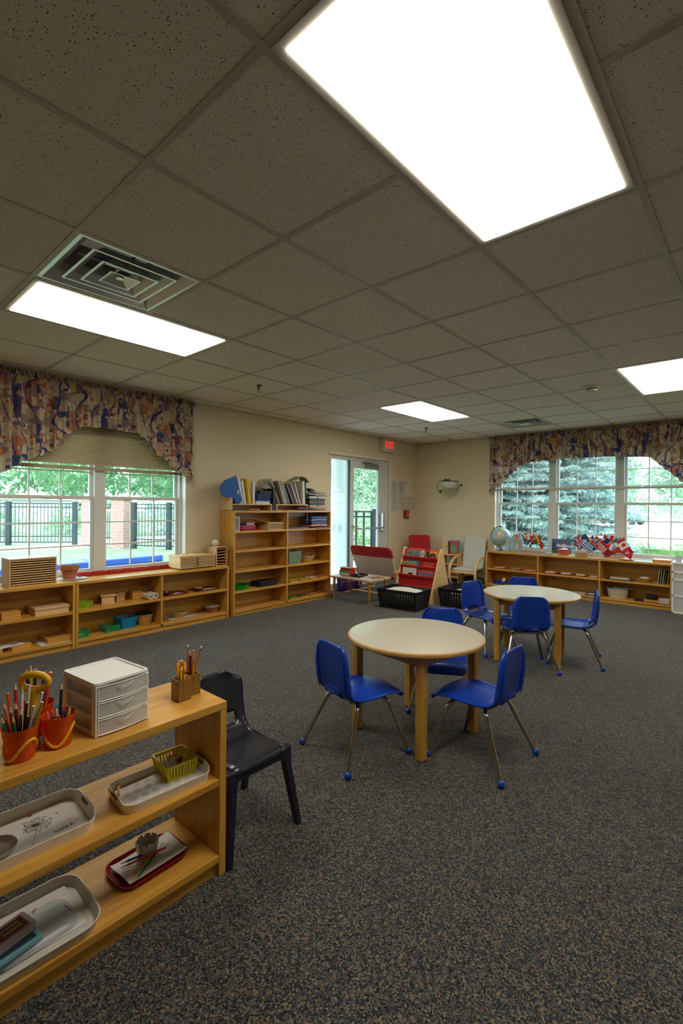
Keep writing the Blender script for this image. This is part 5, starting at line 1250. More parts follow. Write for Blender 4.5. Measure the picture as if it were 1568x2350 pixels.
obj('film', MB().grid(lambda u, v: (.17 * (u - .5), .14 * (v - .5), .025 * sin(PI * u)), 10, 8), mat((206, 214, 214), .15, alpha=.6), t, smooth='all', solid=.001)
obj('card', MB().box(-.06, .07, -.05, .05, .002, .006), mat((70, 120, 140), .5), t); obj('red_card', MB().box(.05, .08, -.05, .05, .007, .010), mat((176, 60, 60), .5), t)
# under the organizer
for x, y, w, c, l in ((3.58, 4.62, .09, (206, 196, 30), 'yellow marker lying under the left organizer'), (3.66, 4.625, .07, (214, 206, 40), 'second yellow marker lying under the left organizer'), (3.625, 4.60, .04, (226, 110, 160), 'pink marker lying under the left organizer')):
    t = thing('marker', l, 'marker', (x - w / 2, y, B0 + .0125)); t.rotation_euler = (0, PI / 2, 0)
    obj('barrel', MB().cyl((0, 0, 0), (0, 0, w * .65), .006, n=12), mat(c, .4), t); obj('cap', MB().cyl((0, 0, w * .66), (0, 0, w), .0066, n=12), mat(c, .4), t)
for x, w, c, l in ((4.0, .09, (206, 196, 120), 'cream card under the right organizer'), (4.10, .09, (40, 46, 50), 'black card under the right organizer'), (4.19, .09, (206, 170, 40), 'yellow card under the right organizer')): solo('card', MB().box(-w / 2, w / 2, -.05, .05, 0, .006), mat(c, .6), l, 'card', (x, 4.64, B0 + .001))
solo('fabric_roll', MB().cyl((-.10, 0, .024), (.10, 0, .024), .023, n=20), mat((92, 70, 66), .8, noise=.4, nscale=40), 'brown fabric roll lying in front of the right organizer', 'fabric', (4.36, 4.548, B0), smooth=True)
solo('white_string', MB().tube(smoothpts([(0, 0, .02), (.004, -.028, .01), (.004, -.036, -.06), (.0, -.036, -.13), (-.02, -.034, -.16)], 5), .0018, 6), mat((214, 210, 200), .7), 'white string hanging from the fabric roll', 'string', (4.40, 4.548, B0))
# compartments
BC = [.975, .752, .518, .283, .062]
t = slotted('purple_drawer_tower', 'white tower of small purple fronted drawers in the top left bay', 'drawer tower', (3.272, 4.56, BC[0]), .085, .16, .165, 9, frame=mat((206, 206, 210), .4), gap=.42)
PK = mat((196, 76, 104), .35)
flat_tray('dark red round edged tray under the pink tub', 3.39, 3.70, 4.57, 4.77, BC[0], mat((150, 34, 46), .3), .018)
t = thing('pink_tub', 'pink plastic tub in the top left bay of the bookcase', 'tub', (3.52, 4.675, BC[0] + .0045)); obj('body', tray(.235, .16, .058, .02, .016, .003), PK, t, smooth=35)
bin_(.075, .09, .065, .008, mat((34, 40, 110), .4), 'dark blue slotted basket inside the pink tub', 'basket', (3.455, 4.675, BC[0] + .022), 0, nx=5)
bin_(.100, .10, .070, .010, mat((214, 208, 196), .4), 'white slotted basket inside the pink tub', 'basket', (3.560, 4.672, BC[0] + .022), 0, nx=6)
slotted('paper_sorter', 'low wooden paper sorter in the top left bay', 'sorter', (3.785, 4.56, BC[0]), .25, .20, .088, 4, frame=ORG, gap=.5, th=.008)
solo('paper_sheet', MB().grid(lambda u, v: (.42 * u - .20, .17 * v, .05 * max(0, .45 - u) ** 1.2 * 2.2), 12, 3), mat((214, 206, 196), .8), 'long paper lying over the low wooden sorter', 'paper', (3.81, 4.58, BC[0] + .0895), solid=.0012)
for k, (c, l, dx) in enumerate((((60, 62, 110), 'blue plastic folder lying lowest in the top right bay', 0), ((120, 40, 70), 'maroon plastic folder lying in the top right bay', .01), ((40, 40, 60), 'dark folder on the maroon one in the top right bay', -.01))): solo('plastic_folder', MB().box(-.20, .20, -.10, .10, 0, .006), mat(c, .3), l, 'folder', (4.285 + dx, 4.655, BC[0] + k * .007), .02 * k)
for k, (c, l) in enumerate((((206, 196, 190), 'clear wrapped papers at the bottom of the blue folder pile'), ((170, 40, 60), 'red folder low in the blue folder pile'), ((14, 84, 150), 'blue folder in the pile, lower one'), ((18, 72, 130), 'blue folder in the pile, middle one'), ((206, 130, 140), 'pink folder in the blue folder pile'), ((16, 78, 142), 'blue folder in the pile, upper one'), ((24, 100, 170), 'bright blue folder at the top of the pile'))):
    hh = .016; solo('pocket_folder', MB().grid(lambda u, v: (.30 * (u - .5), .20 * (v - .5), .008 + .006 * sin(PI * u)), 10, 4), mat(c, .35), l, 'folder', (4.665, 4.64, BC[0] + .022 + k * (hh + .003)), (k % 3 - 1) * .04, solid=.013)
solo('plastic_bag', MB().grid(lambda u, v: (.26 * (u - .5), .18 * (v - .5), .006 + .005 * sin(u * 17) * cos(v * 13)), 16, 12), mat((214, 206, 200), .15, alpha=.55), 'crumpled clear bag hanging over the top right bay edge', 'bag', (4.70, 4.58, BC[0] + .001), smooth='all', solid=.001)
m, nt, b = nodes('checked_paper'); CHK = m
tc = nt.nodes.new('ShaderNodeTexCoord'); ck = nt.nodes.new('ShaderNodeTexChecker'); ck.inputs['Scale'].default_value = 34; ck.inputs['Color1'].default_value = lin((126, 142, 116)); ck.inputs['Color2'].default_value = lin((96, 112, 92))
nt.links.new(tc.outputs['Object'], ck.inputs['Vector']); nt.links.new(ck.outputs['Color'], b.inputs['Base Color'])
t = thing('woven_box', 'grey green woven box in the third bay down', 'box', (4.225, 4.62, BC[2]))
obj('body', loft(MB(), [[(-.105, -.07, 0), (.105, -.07, 0), (.105, .07, 0), (-.105, .07, 0)], [(-.11, -.075, .165), (.11, -.075, .165), (.11, .075, .165), (-.11, .075, .165)], [(-.104, -.069, .165), (.104, -.069, .165), (.104, .069, .165), (-.104, .069, .165)], [(-.1, -.065, .01), (.1, -.065, .01), (.1, .065, .01), (-.1, .065, .01)]]), CHK, t)
obj('contents', MB().box(-.095, .095, -.06, .06, .02, .15), mat((70, 64, 96), .7), t)
woven(.125, .085, .075, .62, mat((190, 150, 96), .6, noise=.25, nscale=60), 'pale wicker basket of pens in the third bay down', (4.535, 4.66, BC[2]), rows=5)
rr = random.Random(6)
for k in range(7):
    a = k * .9; c = ((40, 44, 48), (120, 160, 130), (60, 60, 64), (170, 150, 130))[k % 4]
    pencil((4.535 + .03 * cos(a), 4.66 + .02 * sin(a), BC[2] + .03), (4.535 + .085 * cos(a), 4.66 + .055 * sin(a), BC[2] + .095 + .008 * (k % 3)), c, ('dark pen', 'green pen', 'grey pen', 'tan pen')[k % 4] + ' sticking out of the pale wicker basket', 'flat', name='pen', r=.005, cat='pen', group=('dark pens', 'green pens', 'grey pens', 'tan pens')[k % 4] + ' in the pale wicker basket')
for k in range(3): solo('round_tray', MB().lathe([(.001, 0), (.118, 0), (.128, .026), (.124, .026), (.115, .004), (.001, .004)], 40), mat((16, 150, 40), .35), ('bright green round tray at the bottom of the pile', 'bright green round tray in the middle of the pile', 'bright green round tray on top of the pile')[k], 'tray', (3.41, 4.662, BC[3] + k * .014), smooth=35)
for k in range(2): solo('black_tray', MB().prism(rrect(-.145, .145, -.095, .095, .012), 0, .030), mat((16, 18, 26), .4), ('lower black box in the fourth bay down', 'upper black box in the fourth bay down')[k], 'box', (3.80 + k * .006, 4.65, BC[3] + k * .031), .03 * k, bevel=.004)
for lev, seed in ((3, 1), (4, 2)):                    # bead bars laid out on small racks
    for k in range(4):
        x = 4.135 + k * .185; rr = random.Random(seed * 10 + k)
        t = thing('bead_rack', ('low wooden rack of coloured beads, %s in the %s right bay' % (('leftmost', 'second from left', 'third from left', 'rightmost')[k], ('fourth', 'bottom')[lev - 3])), 'bead rack', (x, 4.545, BC[lev]))
        obj('base', MB().box(0, .155, 0, .17, 0, .012), WX, t, bevel=.001)
        col = [[(206, 170, 60), (200, 160, 40), (206, 196, 180), (200, 90, 80)], [(60, 150, 50), (40, 80, 40), (180, 110, 50), (170, 60, 54)]][lev - 3][k]
        for q in range(4):
            mb = MB(); n = 5 + (q + k) % 4
            for i in range(n): mb.ball((.02 + q * .036, .02 + i * .016, .020), .008, 8)
            obj('bead_bar', mb, mat(col if q % 2 == 0 else tuple(int(v * .75 + 30) for v in col), .3), t, smooth='all')
# ================================================================ READING CORNER
def gridbox(w, d, h, fl, nx, ny, nz, m, t, z0=.03, z1=.04, hole=.46, rnd=False):
    """crate walls pierced by rows of holes; w x d is the rim"""
    def wall(P, n):
        mb = MB(); vs = []; fs = []
        cells = n * nz
        for i in range(n):
            for k in range(nz):
                u0, u1 = i / n, (i + 1) / n; v0, v1 = k / nz, (k + 1) / nz; du, dv = (u1 - u0) * (1 - hole) / 2, (v1 - v0) * (1 - hole) / 2
                o = len(vs)
                for (a, b_) in ((u0, v0), (u1, v0), (u1, v1), (u0, v1), (u0 + du, v0 + dv), (u1 - du, v0 + dv), (u1 - du, v1 - dv), (u0 + du, v1 - dv)): vs.append(P(.05 + .9 * a, z0 + (h - z0 - z1) * b_))
                fs += [(o, o + 1, o + 5, o + 4), (o + 1, o + 2, o + 6, o + 5), (o + 2, o + 3, o + 7, o + 6), (o + 3, o, o + 4, o + 7)]
        mb.add(vs, fs)
        for a, b_ in ((0, z0), (h - z1, h)): mb.add([P(0, a), P(1, a), P(1, b_), P(0, b_)], [(0, 1, 2, 3)])
        for a, b_ in ((0, .05), (.95, 1)): mb.add([P(a, z0), P(b_, z0), P(b_, h - z1), P(a, h - z1)], [(0, 1, 2, 3)])
        return mb
    def k(z): q = fl * (1 - z / h); return w / 2 - q, d / 2 - q
    obj('wall', wall(lambda u, z: ((2 * u - 1) * k(z)[0], -k(z)[1], z), nx), m, t, solid=.004)
    obj('wall', wall(lambda u, z: ((2 * u - 1) * k(z)[0], k(z)[1], z), nx), m, t, solid=.004)
    obj('wall', wall(lambda u, z: (-k(z)[0], (2 * u - 1) * k(z)[1], z), ny), m, t, solid=.004)
    obj('wall', wall(lambda u, z: (k(z)[0], (2 * u - 1) * k(z)[1], z), ny), m, t, solid=.004)
    obj('base', MB().box(-k(0)[0], k(0)[0], -k(0)[1], k(0)[1], 0, .006), m, t)
    obj('rim', loft(MB(), [rl(w, d, .015, h - .014), rl(w + .014, d + .014, .02, h - .012), rl(w + .014, d + .014, .02, h), rl(w - .004, d - .004, .012, h), rl(w - .004, d - .004, .012, h - .014)], False, False), m, t, smooth=35)
def cloth_heap(w, d, amp, seed, n=22, deep=0):
    rr = random.Random(seed); a = [rr.uniform(0, 6) for _ in range(6)]
    mb = MB()
    if deep: mb.box(-w * .46, w * .46, -d * .46, d * .46, -deep, 0)
    return mb.grid(lambda u, v: (w * (u - .5), d * (v - .5), amp * sin(PI * u) ** .5 * sin(PI * v) ** .5 * (.7 + .3 * sin(u * 6 + a[0]) * cos(v * 5 + a[1])) + .008 * sin(u * 15 + v * 8 + a[2])), n, n)
t = thing('black_crate', 'black perforated crate with white cloth, beside the low table', 'crate', (5.045, 3.405, 0), math.radians(5), 'black perforated crates')
gridbox(.40, .56, .240, .03, 9, 13, 8, BLACKP, t)
solo('folded_cloth', cloth_heap(.32, .46, .05, 3, deep=.17), mat((196, 194, 184), .9), 'white crumpled cloth filling the crate by the low table', 'cloth', (5.045, 3.405, .20), math.radians(5), smooth='all', solid=.004)
t = thing('black_crate', 'black perforated crate behind the blue chair, right of book rack', 'crate', (5.66, 2.92, 0), math.radians(3), 'black perforated crates')
gridbox(.50, .44, .240, .03, 11, 10, 8, BLACKP, t)
solo('cushion', cloth_heap(.34, .28, .05, 5, deep=.13), mat((206, 192, 164), .8), 'cream cushion inside the crate right of the book rack', 'cushion', (5.68, 2.90, .16), .2, smooth='all', solid=.006)
t = thing('purple_crate', 'purple plastic crate with round holes under the low table', 'crate', (5.50, 4.70, 0), math.radians(4))
gridbox(.44, .17, .215, .02, 8, 5, 4, mat((74, 40, 130), .4), t, hole=.55)
solo('toy_bundle', cloth_heap(.36, .12, .05, 8, deep=.09), mat((190, 150, 120), .8, noise=.5, nscale=30), 'tan toys inside the purple crate', 'toys', (5.50, 4.70, .12), math.radians(4), smooth='all', solid=.01)
# low table
t = thing('low_table', 'low grey topped rectangular table with tapered wooden legs', 'table', (5.045, 4.135, 0))
obj('tabletop', MB().prism(rrect(-.24, .24, -.36, .36, .012), .292, .314), BX, t, bevel=.002); obj('laminate', MB().prism(rrect(-.236, .236, -.356, .356, .012), .314, .3155), mat((190, 190, 182), .3), t)
for sx in (-1, 1):
    for sy in (-1, 1): obj('leg', MB().cyl((sx * .185, sy * .315, 0), (sx * .175, sy * .305, .292), .010, .021, 14), WZ, t, smooth=True)
t = thing('tissue_box', 'red box with green and tan papers on the low table', 'box', (4.99, 4.30, .3175), math.radians(8))
obj('box', MB().box(-.06, .06, -.085, .085, .004, .105), mat((196, 46, 34), .5), t, bevel=.003)
obj('green_paper', MB().box(-.085, -.065, -.075, .085, .012, .080), mat((86, 134, 104), .7), t); obj('pink_lid', MB().cbox((-.045, 0, .112), (.08, .17, .004), 0, -.1), mat((206, 130, 116), .6), t)
obj('tan_paper', MB().box(-.100, -.088, -.07, .06, .006, .045), mat((206, 176, 130), .7), t)
t = flat_tray('black tray under the red box on the low table', 4.90, 5.22, 4.07, 4.41, .316, BLACKP, .010) if False else None
t = thing('pen_tray', 'black tray of pens and blue scissors on the low table', 'tray', (5.02, 4.12, .3157), math.radians(5)); obj('body', tray(.22, .16, .030, .01, .006, .003), BLACKP, t, smooth=35)
for k, (c, l) in enumerate((((30, 130, 170), 'blue handled scissors in the black pen tray'), ((206, 196, 180), 'cream eraser block in the black pen tray'), ((40, 60, 90), 'dark blue marker in the black pen tray'))):
    if k == 0:
        t = thing('scissors', l, 'scissors', (5.03, 4.13, .325)); mb = MB()
        for s in (-.014, .014): obj('handle', MB().tube([(-.04 + .014 * cos(a), s + .011 * sin(a), .028) for a in [i * PI / 6 for i in range(12)]], .0035, 6, closed=True), mat(c, .4), t)
        obj('blade', MB().prism([(-.028, -.004), (.045, 0), (-.028, .006)], .024, .028), CHROME, t)
    elif k == 1: solo('eraser', MB().box(-.03, .03, -.012, .012, 0, .016), mat(c, .6), l, 'eraser', (4.98, 4.10, .3195), .4, bevel=.002)
    else: solo('marker', MB().cyl((-.05, 0, .007), (.05, 0, .007), .007, n=12), mat(c, .5), l, 'marker', (5.06, 4.085, .3195), 1.0)
for x, y, rz, c, l in ((5.02, 3.965, .3, (206, 196, 190), 'pale magazine lying on the middle of the low table'), (5.09, 3.885, -.3, (90, 110, 70), 'magazine with red and green cover near the table end')):
    t = thing('magazine', l, 'magazine', (x, y, .3158 + (.003 if 'green' in l else 0)), rz); obj('pages', MB().box(-.10, .10, -.07, .07, 0, .003), mat(c, .4), t)
    obj('cover_print', MB().box(-.08, .08, -.03, .02, .0031, .0036), mat((196, 80, 66) if 'red' in l else (206, 160, 170), .5), t)
# two-seat sofa, back towards the camera
REDF = mat((168, 20, 24), .8, noise=.12, nscale=200); WHF = mat((196, 182, 168), .85)
BW = wood((206, 160, 100), (226, 184, 128), 'x', .4)
t = thing('childs_sofa', 'low red topped sofa seen from behind with pale back fabric', 'sofa', (5.62, 4.215, 0), 0)
w = .37
def backshape(z0, z1, r=.06):
    o = []; lo = w * .90; f = lambda z: lo + (w - lo) * min(1, (z - .22) / .30)
    if z1 < .6: return [(-f(z0), z0), (f(z0), z0), (f(z1), z1), (-f(z1), z1)]
    o = [(-f(z0), z0), (f(z0), z0)]
    for i in range(7): a = i * PI / 12; o.append((w - r + r * cos(a), z1 - r + r * sin(a)))
    for i in range(7): a = PI / 2 + i * PI / 12; o.append((-w + r + r * cos(a), z1 - r + r * sin(a)))
    return o
def lean(poly, x0, th):
    # back leans away from the seat: top towards -x
    vs = [(x0 - .40 * (z - .3) + q, y, z) for q in (0, th) for y, z in poly]; n = len(poly)
    return MB().add(vs, [(i, (i + 1) % n, n + (i + 1) % n, n + i) for i in range(n)] + [tuple(range(n))[::-1], tuple(range(n, 2 * n))])
obj('back_cover', lean(backshape(.55, .70), -.115, .045), REDF, t, bevel=.014, seg=3)
obj('back_fabric', lean(backshape(.22, .553), -.110, .035), WHF, t, bevel=.008, seg=2)
obj('seat_cushion', MB().prism(rrect(-.10, .36, -w * .9, w * .9, .04), .235, .29), REDF, t, bevel=.02, seg=3)
for sy in (-1, 1):
    y = sy * .355
    obj('floor_runner', MB().box(-.40, .34, y - .018, y + .018, 0, .026), BW, t, bevel=.006)
    obj('side_frame', MB().tube(smoothpts([(.33, y, .02), (.36, y, .20), (.30, y, .32), (.05, y, .36), (-.14, y, .34)], 5), .015, 8), BW, t, smooth=True)
    obj('back_post', MB().tube([(-.02, y, .02), (-.12, y, .34)], .014, 8), BW, t, smooth=True)
obj('cross_bar', MB().box(-.24, -.20, -.34, .34, .026, .048), BW, t, bevel=.005)
# child armchairs
def armchair(label, loc, rz, fab, sd):
    t = thing('childs_armchair', label, 'chair', loc, rz, None)      # faces +x locally
    mb = MB().grid(lambda u, v: (lerp_tab([(0, .20), (.45, -.15), (.5, -.18), (1, -.30)], v), (2 * u - 1) * .185, lerp_tab([(0, .30), (.45, .27), (.5, .29), (1, .78)], v) - .012 * (1 - (2 * u - 1) ** 2) * (1 if v < .5 else 0)), 10, 30)
    pts = []
    obj('seat_sling', MB().prism(rrect(-.165, .20, -.185, .185, .03), .262, .290), fab, t, bevel=.012, seg=3)
    poly = rrect(-.185, .185, .262, .775, .045)
    n = len(poly); vs = [(-.165 - .24 * (z - .28) + q, y, z) for q in (-.030, 0) for y, z in poly]
    obj('backrest', MB().add(vs, [(i, (i + 1) % n, n + (i + 1) % n, n + i) for i in range(n)] + [tuple(range(n))[::-1], tuple(range(n, 2 * n))]), fab, t, bevel=.010, seg=3)
    for sy in (-1, 1):
        y = sy * .215; P_ = smoothpts([(.13, y, .013), (.205, y, .10), (.225, y, .22), (.20, y, .33), (.12, y, .41), (-.02, y, .455), (-.17, y, .47), (-.20, y, .472)], 5)
        mb = MB(); vs = []; fs = []
        for i, p in enumerate(P_):
            d = (P_[min(i + 1, len(P_) - 1)] - P_[max(0, i - 1)]).normalized(); nn = Vector((-d.z, 0, d.x)) * .009
            for q, s in ((-.019, -1), (.019, -1), (.019, 1), (-.019, 1)): vs.append(p + nn * s + Vector((0, q, 0)))
        for i in range(len(P_) - 1): fs += [(i * 4 + k, i * 4 + (k + 1) % 4, i * 4 + 4 + (k + 1) % 4, i * 4 + 4 + k) for k in range(4)]
        fs += [(3, 2, 1, 0), tuple((len(P_) - 1) * 4 + k for k in range(4))]
        obj('bentwood_arm', mb.add(vs, fs), BW, t, smooth=40)
        obj('floor_runner', MB().box(-.24, .135, y - .018, y + .018, 0, .022), BW, t, bevel=.004)
        obj('rear_leg', MB().box(-.215, -.19, y - .016, y + .016, .022, .47), BW, t, bevel=.003)
    obj('front_rail', MB().box(.165, .195, -.197, .197, .215, .262), BW, t, bevel=.004)
    obj('rear_rail', MB().box(-.215, -.19, -.197, .197, .24, .28), BW, t, bevel=.004)
    return t
armchair('white fabric child armchair with bentwood arms by the corner', (7.13, 3.575, 0), math.radians(183), mat((196, 194, 184), .8), 1)
armchair('red fabric child armchair in the corner behind the book rack', (6.95, 4.33, 0), math.radians(222), REDF, 2)
# sling book rack: front faces -x
t = thing('book_rack', 'wooden book rack with red fabric slings full of picture books', 'book rack', (5.33, 3.49, 0))
def panel(y0, y1):
    pr = [(0, 0), (.05, 0), (.50, 0), (.54, .0), (.54, .02)] 
    poly = [(0.0, 0.0), (.54, 0.0), (.545, .03)] + [(.29 + .035 * cos(a), .675 + .035 * sin(a)) for a in [i * PI / 10 for i in range(1, 10)]] + [(-.005, .03)]
    return MB().prism([(x, z) for x, z in poly], y0, y1, 'y')
obj('side_panel', panel(-.293, -.275), BW, t, bevel=.004); obj('side_panel', panel(.275, .293), BW, t, bevel=.004)
for x, z in ((.05, .06), (.50, .06), (.29, .66)): obj('dowel', MB().cyl((x, -.275, z), (x, .275, z), .011, n=12), BW, t, smooth=True)
tiers = [(.225, .575), (.175, .455), (.125, .335), (.075, .20)]
REDS = mat((176, 24, 26), .7)
for k, (x, z) in enumerate(tiers):
    pf = smoothpts([(x + .05, 0, z + .115), (x + .045, 0, z + .02), (x + .03, 0, z - .03), (x + .005, 0, z - .035), (x - .015, 0, z - .01), (x - .022, 0, z + .02), (x - .010, 0, z + .022)], 4)
    obj('fabric_sling', MB().grid(lambda u, v: (pf[int(round(v * (len(pf) - 1)))].x, -.274 + .548 * u, pf[int(round(v * (len(pf) - 1)))].z - .004 * sin(PI * u)), 12, len(pf) - 1), REDS, t, smooth='all', solid=.003)
def pbook(label, tier, y, w, h, rgb, th=.010, lean=.22, dx=0, title=None, name='picture_book', back=False, patches=(), dz=0):
    x, z = tiers[tier]; t = thing(name, label, 'book', (5.33 + x + .006 + dx, 3.49 + y, z - .028 + dz), 0, None, ry=lean)
    obj('cover', MB().box(0, .0015, -w / 2, w / 2, 0, h), mat(rgb, .35), t); obj('back_cover', MB().box(th - .0015, th, -w / 2, w / 2, 0, h), mat(rgb, .35), t)
    obj('pages', MB().box(.002, th - .002, -w / 2 + .003, w / 2 - .003, .003, h - .003), mat((226, 222, 210), .8), t)
    for (py, pz, pw, ph, pc) in patches: obj('cover_picture', MB().prism([(a, b_) for a, b_ in rrect(py - pw / 2, py + pw / 2, pz - ph / 2, pz + ph / 2, min(pw, ph) * .42, 4)], -.0008, .0, 'x'), mat(pc, .4), t)
    if title: text('title_lettering', title[0], title[1], mat(title[2], .5), t, (-.0006, title[3], title[4]), (PI / 2, 0, -PI / 2) if len(title) < 6 else (PI / 2, title[5], -PI / 2), .0003)
    return t
pbook('orange picture book at the back of the top sling', 0, .10, .26, .155, (206, 84, 26), dx=.034, patches=((.03, .13, .10, .02, (40, 40, 36)),))
pbook('picture book with green and lilac artwork, top sling, leftmost', 0, .13, .24, .135, (130, 110, 140), dx=.012, patches=((.0, .07, .16, .08, (90, 130, 96)), (-.04, .06, .06, .04, (176, 190, 176)), (.05, .09, .05, .03, (110, 150, 160))))
pbook('pale picture book tilted beside the green and lilac one', 0, -.015, .06, .13, (196, 190, 170), dx=.010, patches=((0, .08, .03, .05, (120, 140, 130)),))
pbook('black picture book with yellow letters down its side', 0, -.075, .07, .15, (34, 28, 24), dx=.014, title=('JACKS', .036, (206, 160, 30), .012, .068, PI / 2))
pbook('brown picture book with an orange frame in the top sling', 0, -.19, .13, .13, (206, 140, 24), dx=.010, patches=((.015, .055, .10, .10, (60, 36, 28)), (.01, .05, .04, .05, (170, 120, 100))))
pbook('wide cream picture book flopping forward in the second sling', 1, .13, .24, .10, (206, 194, 150), lean=-.35, dx=-.004, patches=((-.01, .04, .07, .015, (70, 62, 50)),))
pbook('blue edged picture book behind the wide cream one', 1, .10, .20, .115, (70, 110, 130), dx=.016, lean=.1)
pbook('orange book with white title in the second sling', 1, -.155, .17, .105, (196, 72, 36), lean=-.05, dx=0, title=("RABBIT'S SAFETY", .016, (226, 200, 180), 0, .062), patches=((.035, .03, .02, .03, (80, 110, 140)), (.01, .03, .02, .03, (206, 206, 206)), (-.015, .03, .02, .03, (60, 80, 110))))
pbook('white picture book with a black arch in the third sling', 2, .12, .22, .135, (206, 196, 180), lean=.12, patches=((-.02, .045, .08, .05, (30, 28, 28)), (-.02, .035, .05, .035, (206, 196, 180))))
pbook('plain orange red book behind the blue one, third sling', 2, -.125, .25, .125, (190, 70, 40), lean=.2, dx=.012)
pbook('blue picture book with an orange sun in the third sling', 2, -.13, .24, .085, (70, 100, 150), lean=.12, patches=((.06, .035, .06, .05, (206, 100, 30)), (-.02, .02, .10, .02, (30, 32, 44)), (-.08, .03, .05, .02, (40, 42, 52))))
# little shelf of books behind
t = thing('corner_shelf', 'small wooden shelf behind the book rack holding upright books', 'shelf', (7.22, 3.80, 0))
for y in (0, .33): obj('side_panel', MB().box(0, .22, y, y + .014, 0, .50), BW, t, bevel=.002)
for z in (.08, .30, .46): obj('shelf_board', MB().box(0, .22, .014, .33, z, z + .014), BW, t)
for k, (y, w_, h, c, l) in enumerate(((.25, .10, .20, (206, 170, 110), 'tan holed file box on the corner shelf'), (.20, .012, .22, (60, 60, 66), 'dark ring binder standing on the corner shelf'), (.12, .17, .22, (176, 60, 60), 'red and green picture book on the corner shelf'), (.10, .18, .24, (110, 150, 176), 'blue picture book at the back of the corner shelf'), (.07, .12, .19, (190, 200, 196), 'pale book at the right end of the corner shelf'))):
    tt = thing('book', l, 'book', (7.235 + k * .022, 3.80 + y, .4745), 0); obj('cover', MB().box(0, .014, -w_ / 2, w_ / 2, 0, h), mat(c, .4), tt)
    if k == 2: obj('cover_picture', MB().box(-.001, 0, -.05, .06, .03, .15), mat((90, 140, 80), .4), tt)
    if k == 0: obj('hole', MB().cyl((-.001, -.02, .12), (.0, -.02, .12), .014, n=16), mat((110, 80, 46), .6), tt)
# posters and fire alarm on the left wall
def sheet(label, x0, x1, z0, z1, lines, seed, c=(196, 190, 176)):
    t = thing('notice_sheet', label, 'notice', ((x0 + x1) / 2, Y1 - .0031, z0), 0, 'notices taped on the wall'); w, h = x1 - x0, z1 - z0; rr = random.Random(seed)
    obj('paper', MB().box(-w / 2, w / 2, 0, .003, 0, h), mat(c, .7), t)
    mb = MB()
    for k in range(lines): z = h * (.9 - .8 * k / max(1, lines)); a = rr.uniform(.5, .9); mb.box(-w * .4, -w * .4 + w * .8 * a, -.0006, 0, z, z + .006)
    obj('printed_lines', mb, mat((120, 118, 118), .8), t)
sheet('printed notice sheet, upper left of the group by the door', 6.70, 6.915, 1.45, 1.71, 9, 1); sheet('printed notice sheet, upper right of the group by the door', 6.93, 7.14, 1.445, 1.725, 14, 2)
sheet('printed notice sheet, lower left of the group by the door', 6.70, 6.92, 1.18, 1.445, 8, 3); sheet('pale form, lower middle of the notices by the door', 6.945, 7.20, 1.20, 1.44, 2, 4, (190, 184, 164)); sheet('pale form nearest the corner among the notices', 7.215, 7.47, 1.215, 1.45, 2, 5, (190, 184, 164))
t = thing('fire_alarm', 'small red fire alarm pull box under the notices', 'fire alarm', (7.14, Y1 - .0241, 1.07))
obj('box', MB().box(-.055, .055, -.03, .024, 0, .135), mat((146, 24, 24), .4), t, bevel=.004); obj('pull_bar', MB().box(-.03, .03, -.036, -.03, .04, .06), mat((206, 196, 190), .5), t); obj('lens', MB().box(-.02, .02, -.034, -.03, .085, .105), mat((206, 150, 150), .4), t)
# hanging plant
t = thing('hanging_planter', 'white hanging bowl planter with trailing vine near the corner', 'plant', (7.19, 3.96, 1.565))
obj('bowl', MB().lathe([(.001, 0), (.05, .003), (.11, .035), (.14, .09), (.148, .135), (.142, .135), (.13, .09), (.001, .08)], 36), mat((206, 202, 196), .3), t, smooth=True)
obj('rim', MB().lathe([(.149, .128), (.152, .14), (.142, .142)], 36, caps=False), mat((60, 50, 44), .5), t)
obj('soil', MB().cyl((0, 0, .10), (0, 0, .125), .135, n=28), mat((60, 46, 36), .95), t)
for k in range(3): a = k * 2.09; obj('hanger_wire', MB().tube([(.145 * cos(a), .145 * sin(a), .13), (.0, 0, .50)], .0012, 5), mat((190, 184, 170), .5), t)
obj('hanger_wire', MB().tube([(0, 0, .50), (0, 0, CH - 1.565)], .0012, 5), mat((190, 184, 170), .5), t)
obj('ceiling_hook', MB().cyl((0, 0, CH - 1.60), (0, 0, CH - 1.565), .008, n=8), mat((120, 110, 96), .5), t)
GR = mat((70, 110, 52), .5); mb = MB(); L_ = MB(); YL = MB()
vines = [[(-.03, .10, .14), (-.03, .17, .15), (-.03, .215, .06), (-.03, .20, -.02), (-.03, .16, -.04)], [(-.03, .12, .14), (-.04, .19, .10), (-.04, .175, .0), (-.04, .14, -.03)], [(-.02, -.10, .14), (-.03, -.165, .13), (-.03, -.18, .06), (-.03, -.145, .0)], [(-.03, -.165, .06), (-.03, -.20, .055), (-.03, -.225, .07)]]
for v in vines: mb.tube(smoothpts(v, 5), .0022, 5)
def leaf(m_, c, r_, tilt): 
    T0 = m_.T; m_.T = Matrix.Translation(c) @ Euler((tilt, .3, 1.2)).to_matrix().to_4x4(); m_.prism([(r_ * cos(a) * (1.1 if cos(a) > 0 else .9), r_ * .8 * sin(a)) for a in [i * PI / 6 for i in range(12)]], 0, .0015); m_.T = T0
for c in ((-.03, .16, -.03), (-.04, .14, -.05), (-.03, .13, -.02), (-.03, -.145, -.005), (0, .03, .165), (-.02, .06, .17), (-.02, 0, .16), (-.04, -.02, .155), (0, .09, .16), (-.05, .04, .15)): leaf(L_, c, .024, 1.2)
leaf(L_, (-.03, -.235, .07), .034, 1.4); leaf(YL, (-.04, .095, -.055), .022, 1.3); leaf(YL, (-.03, -.13, -.012), .014, 1.3)
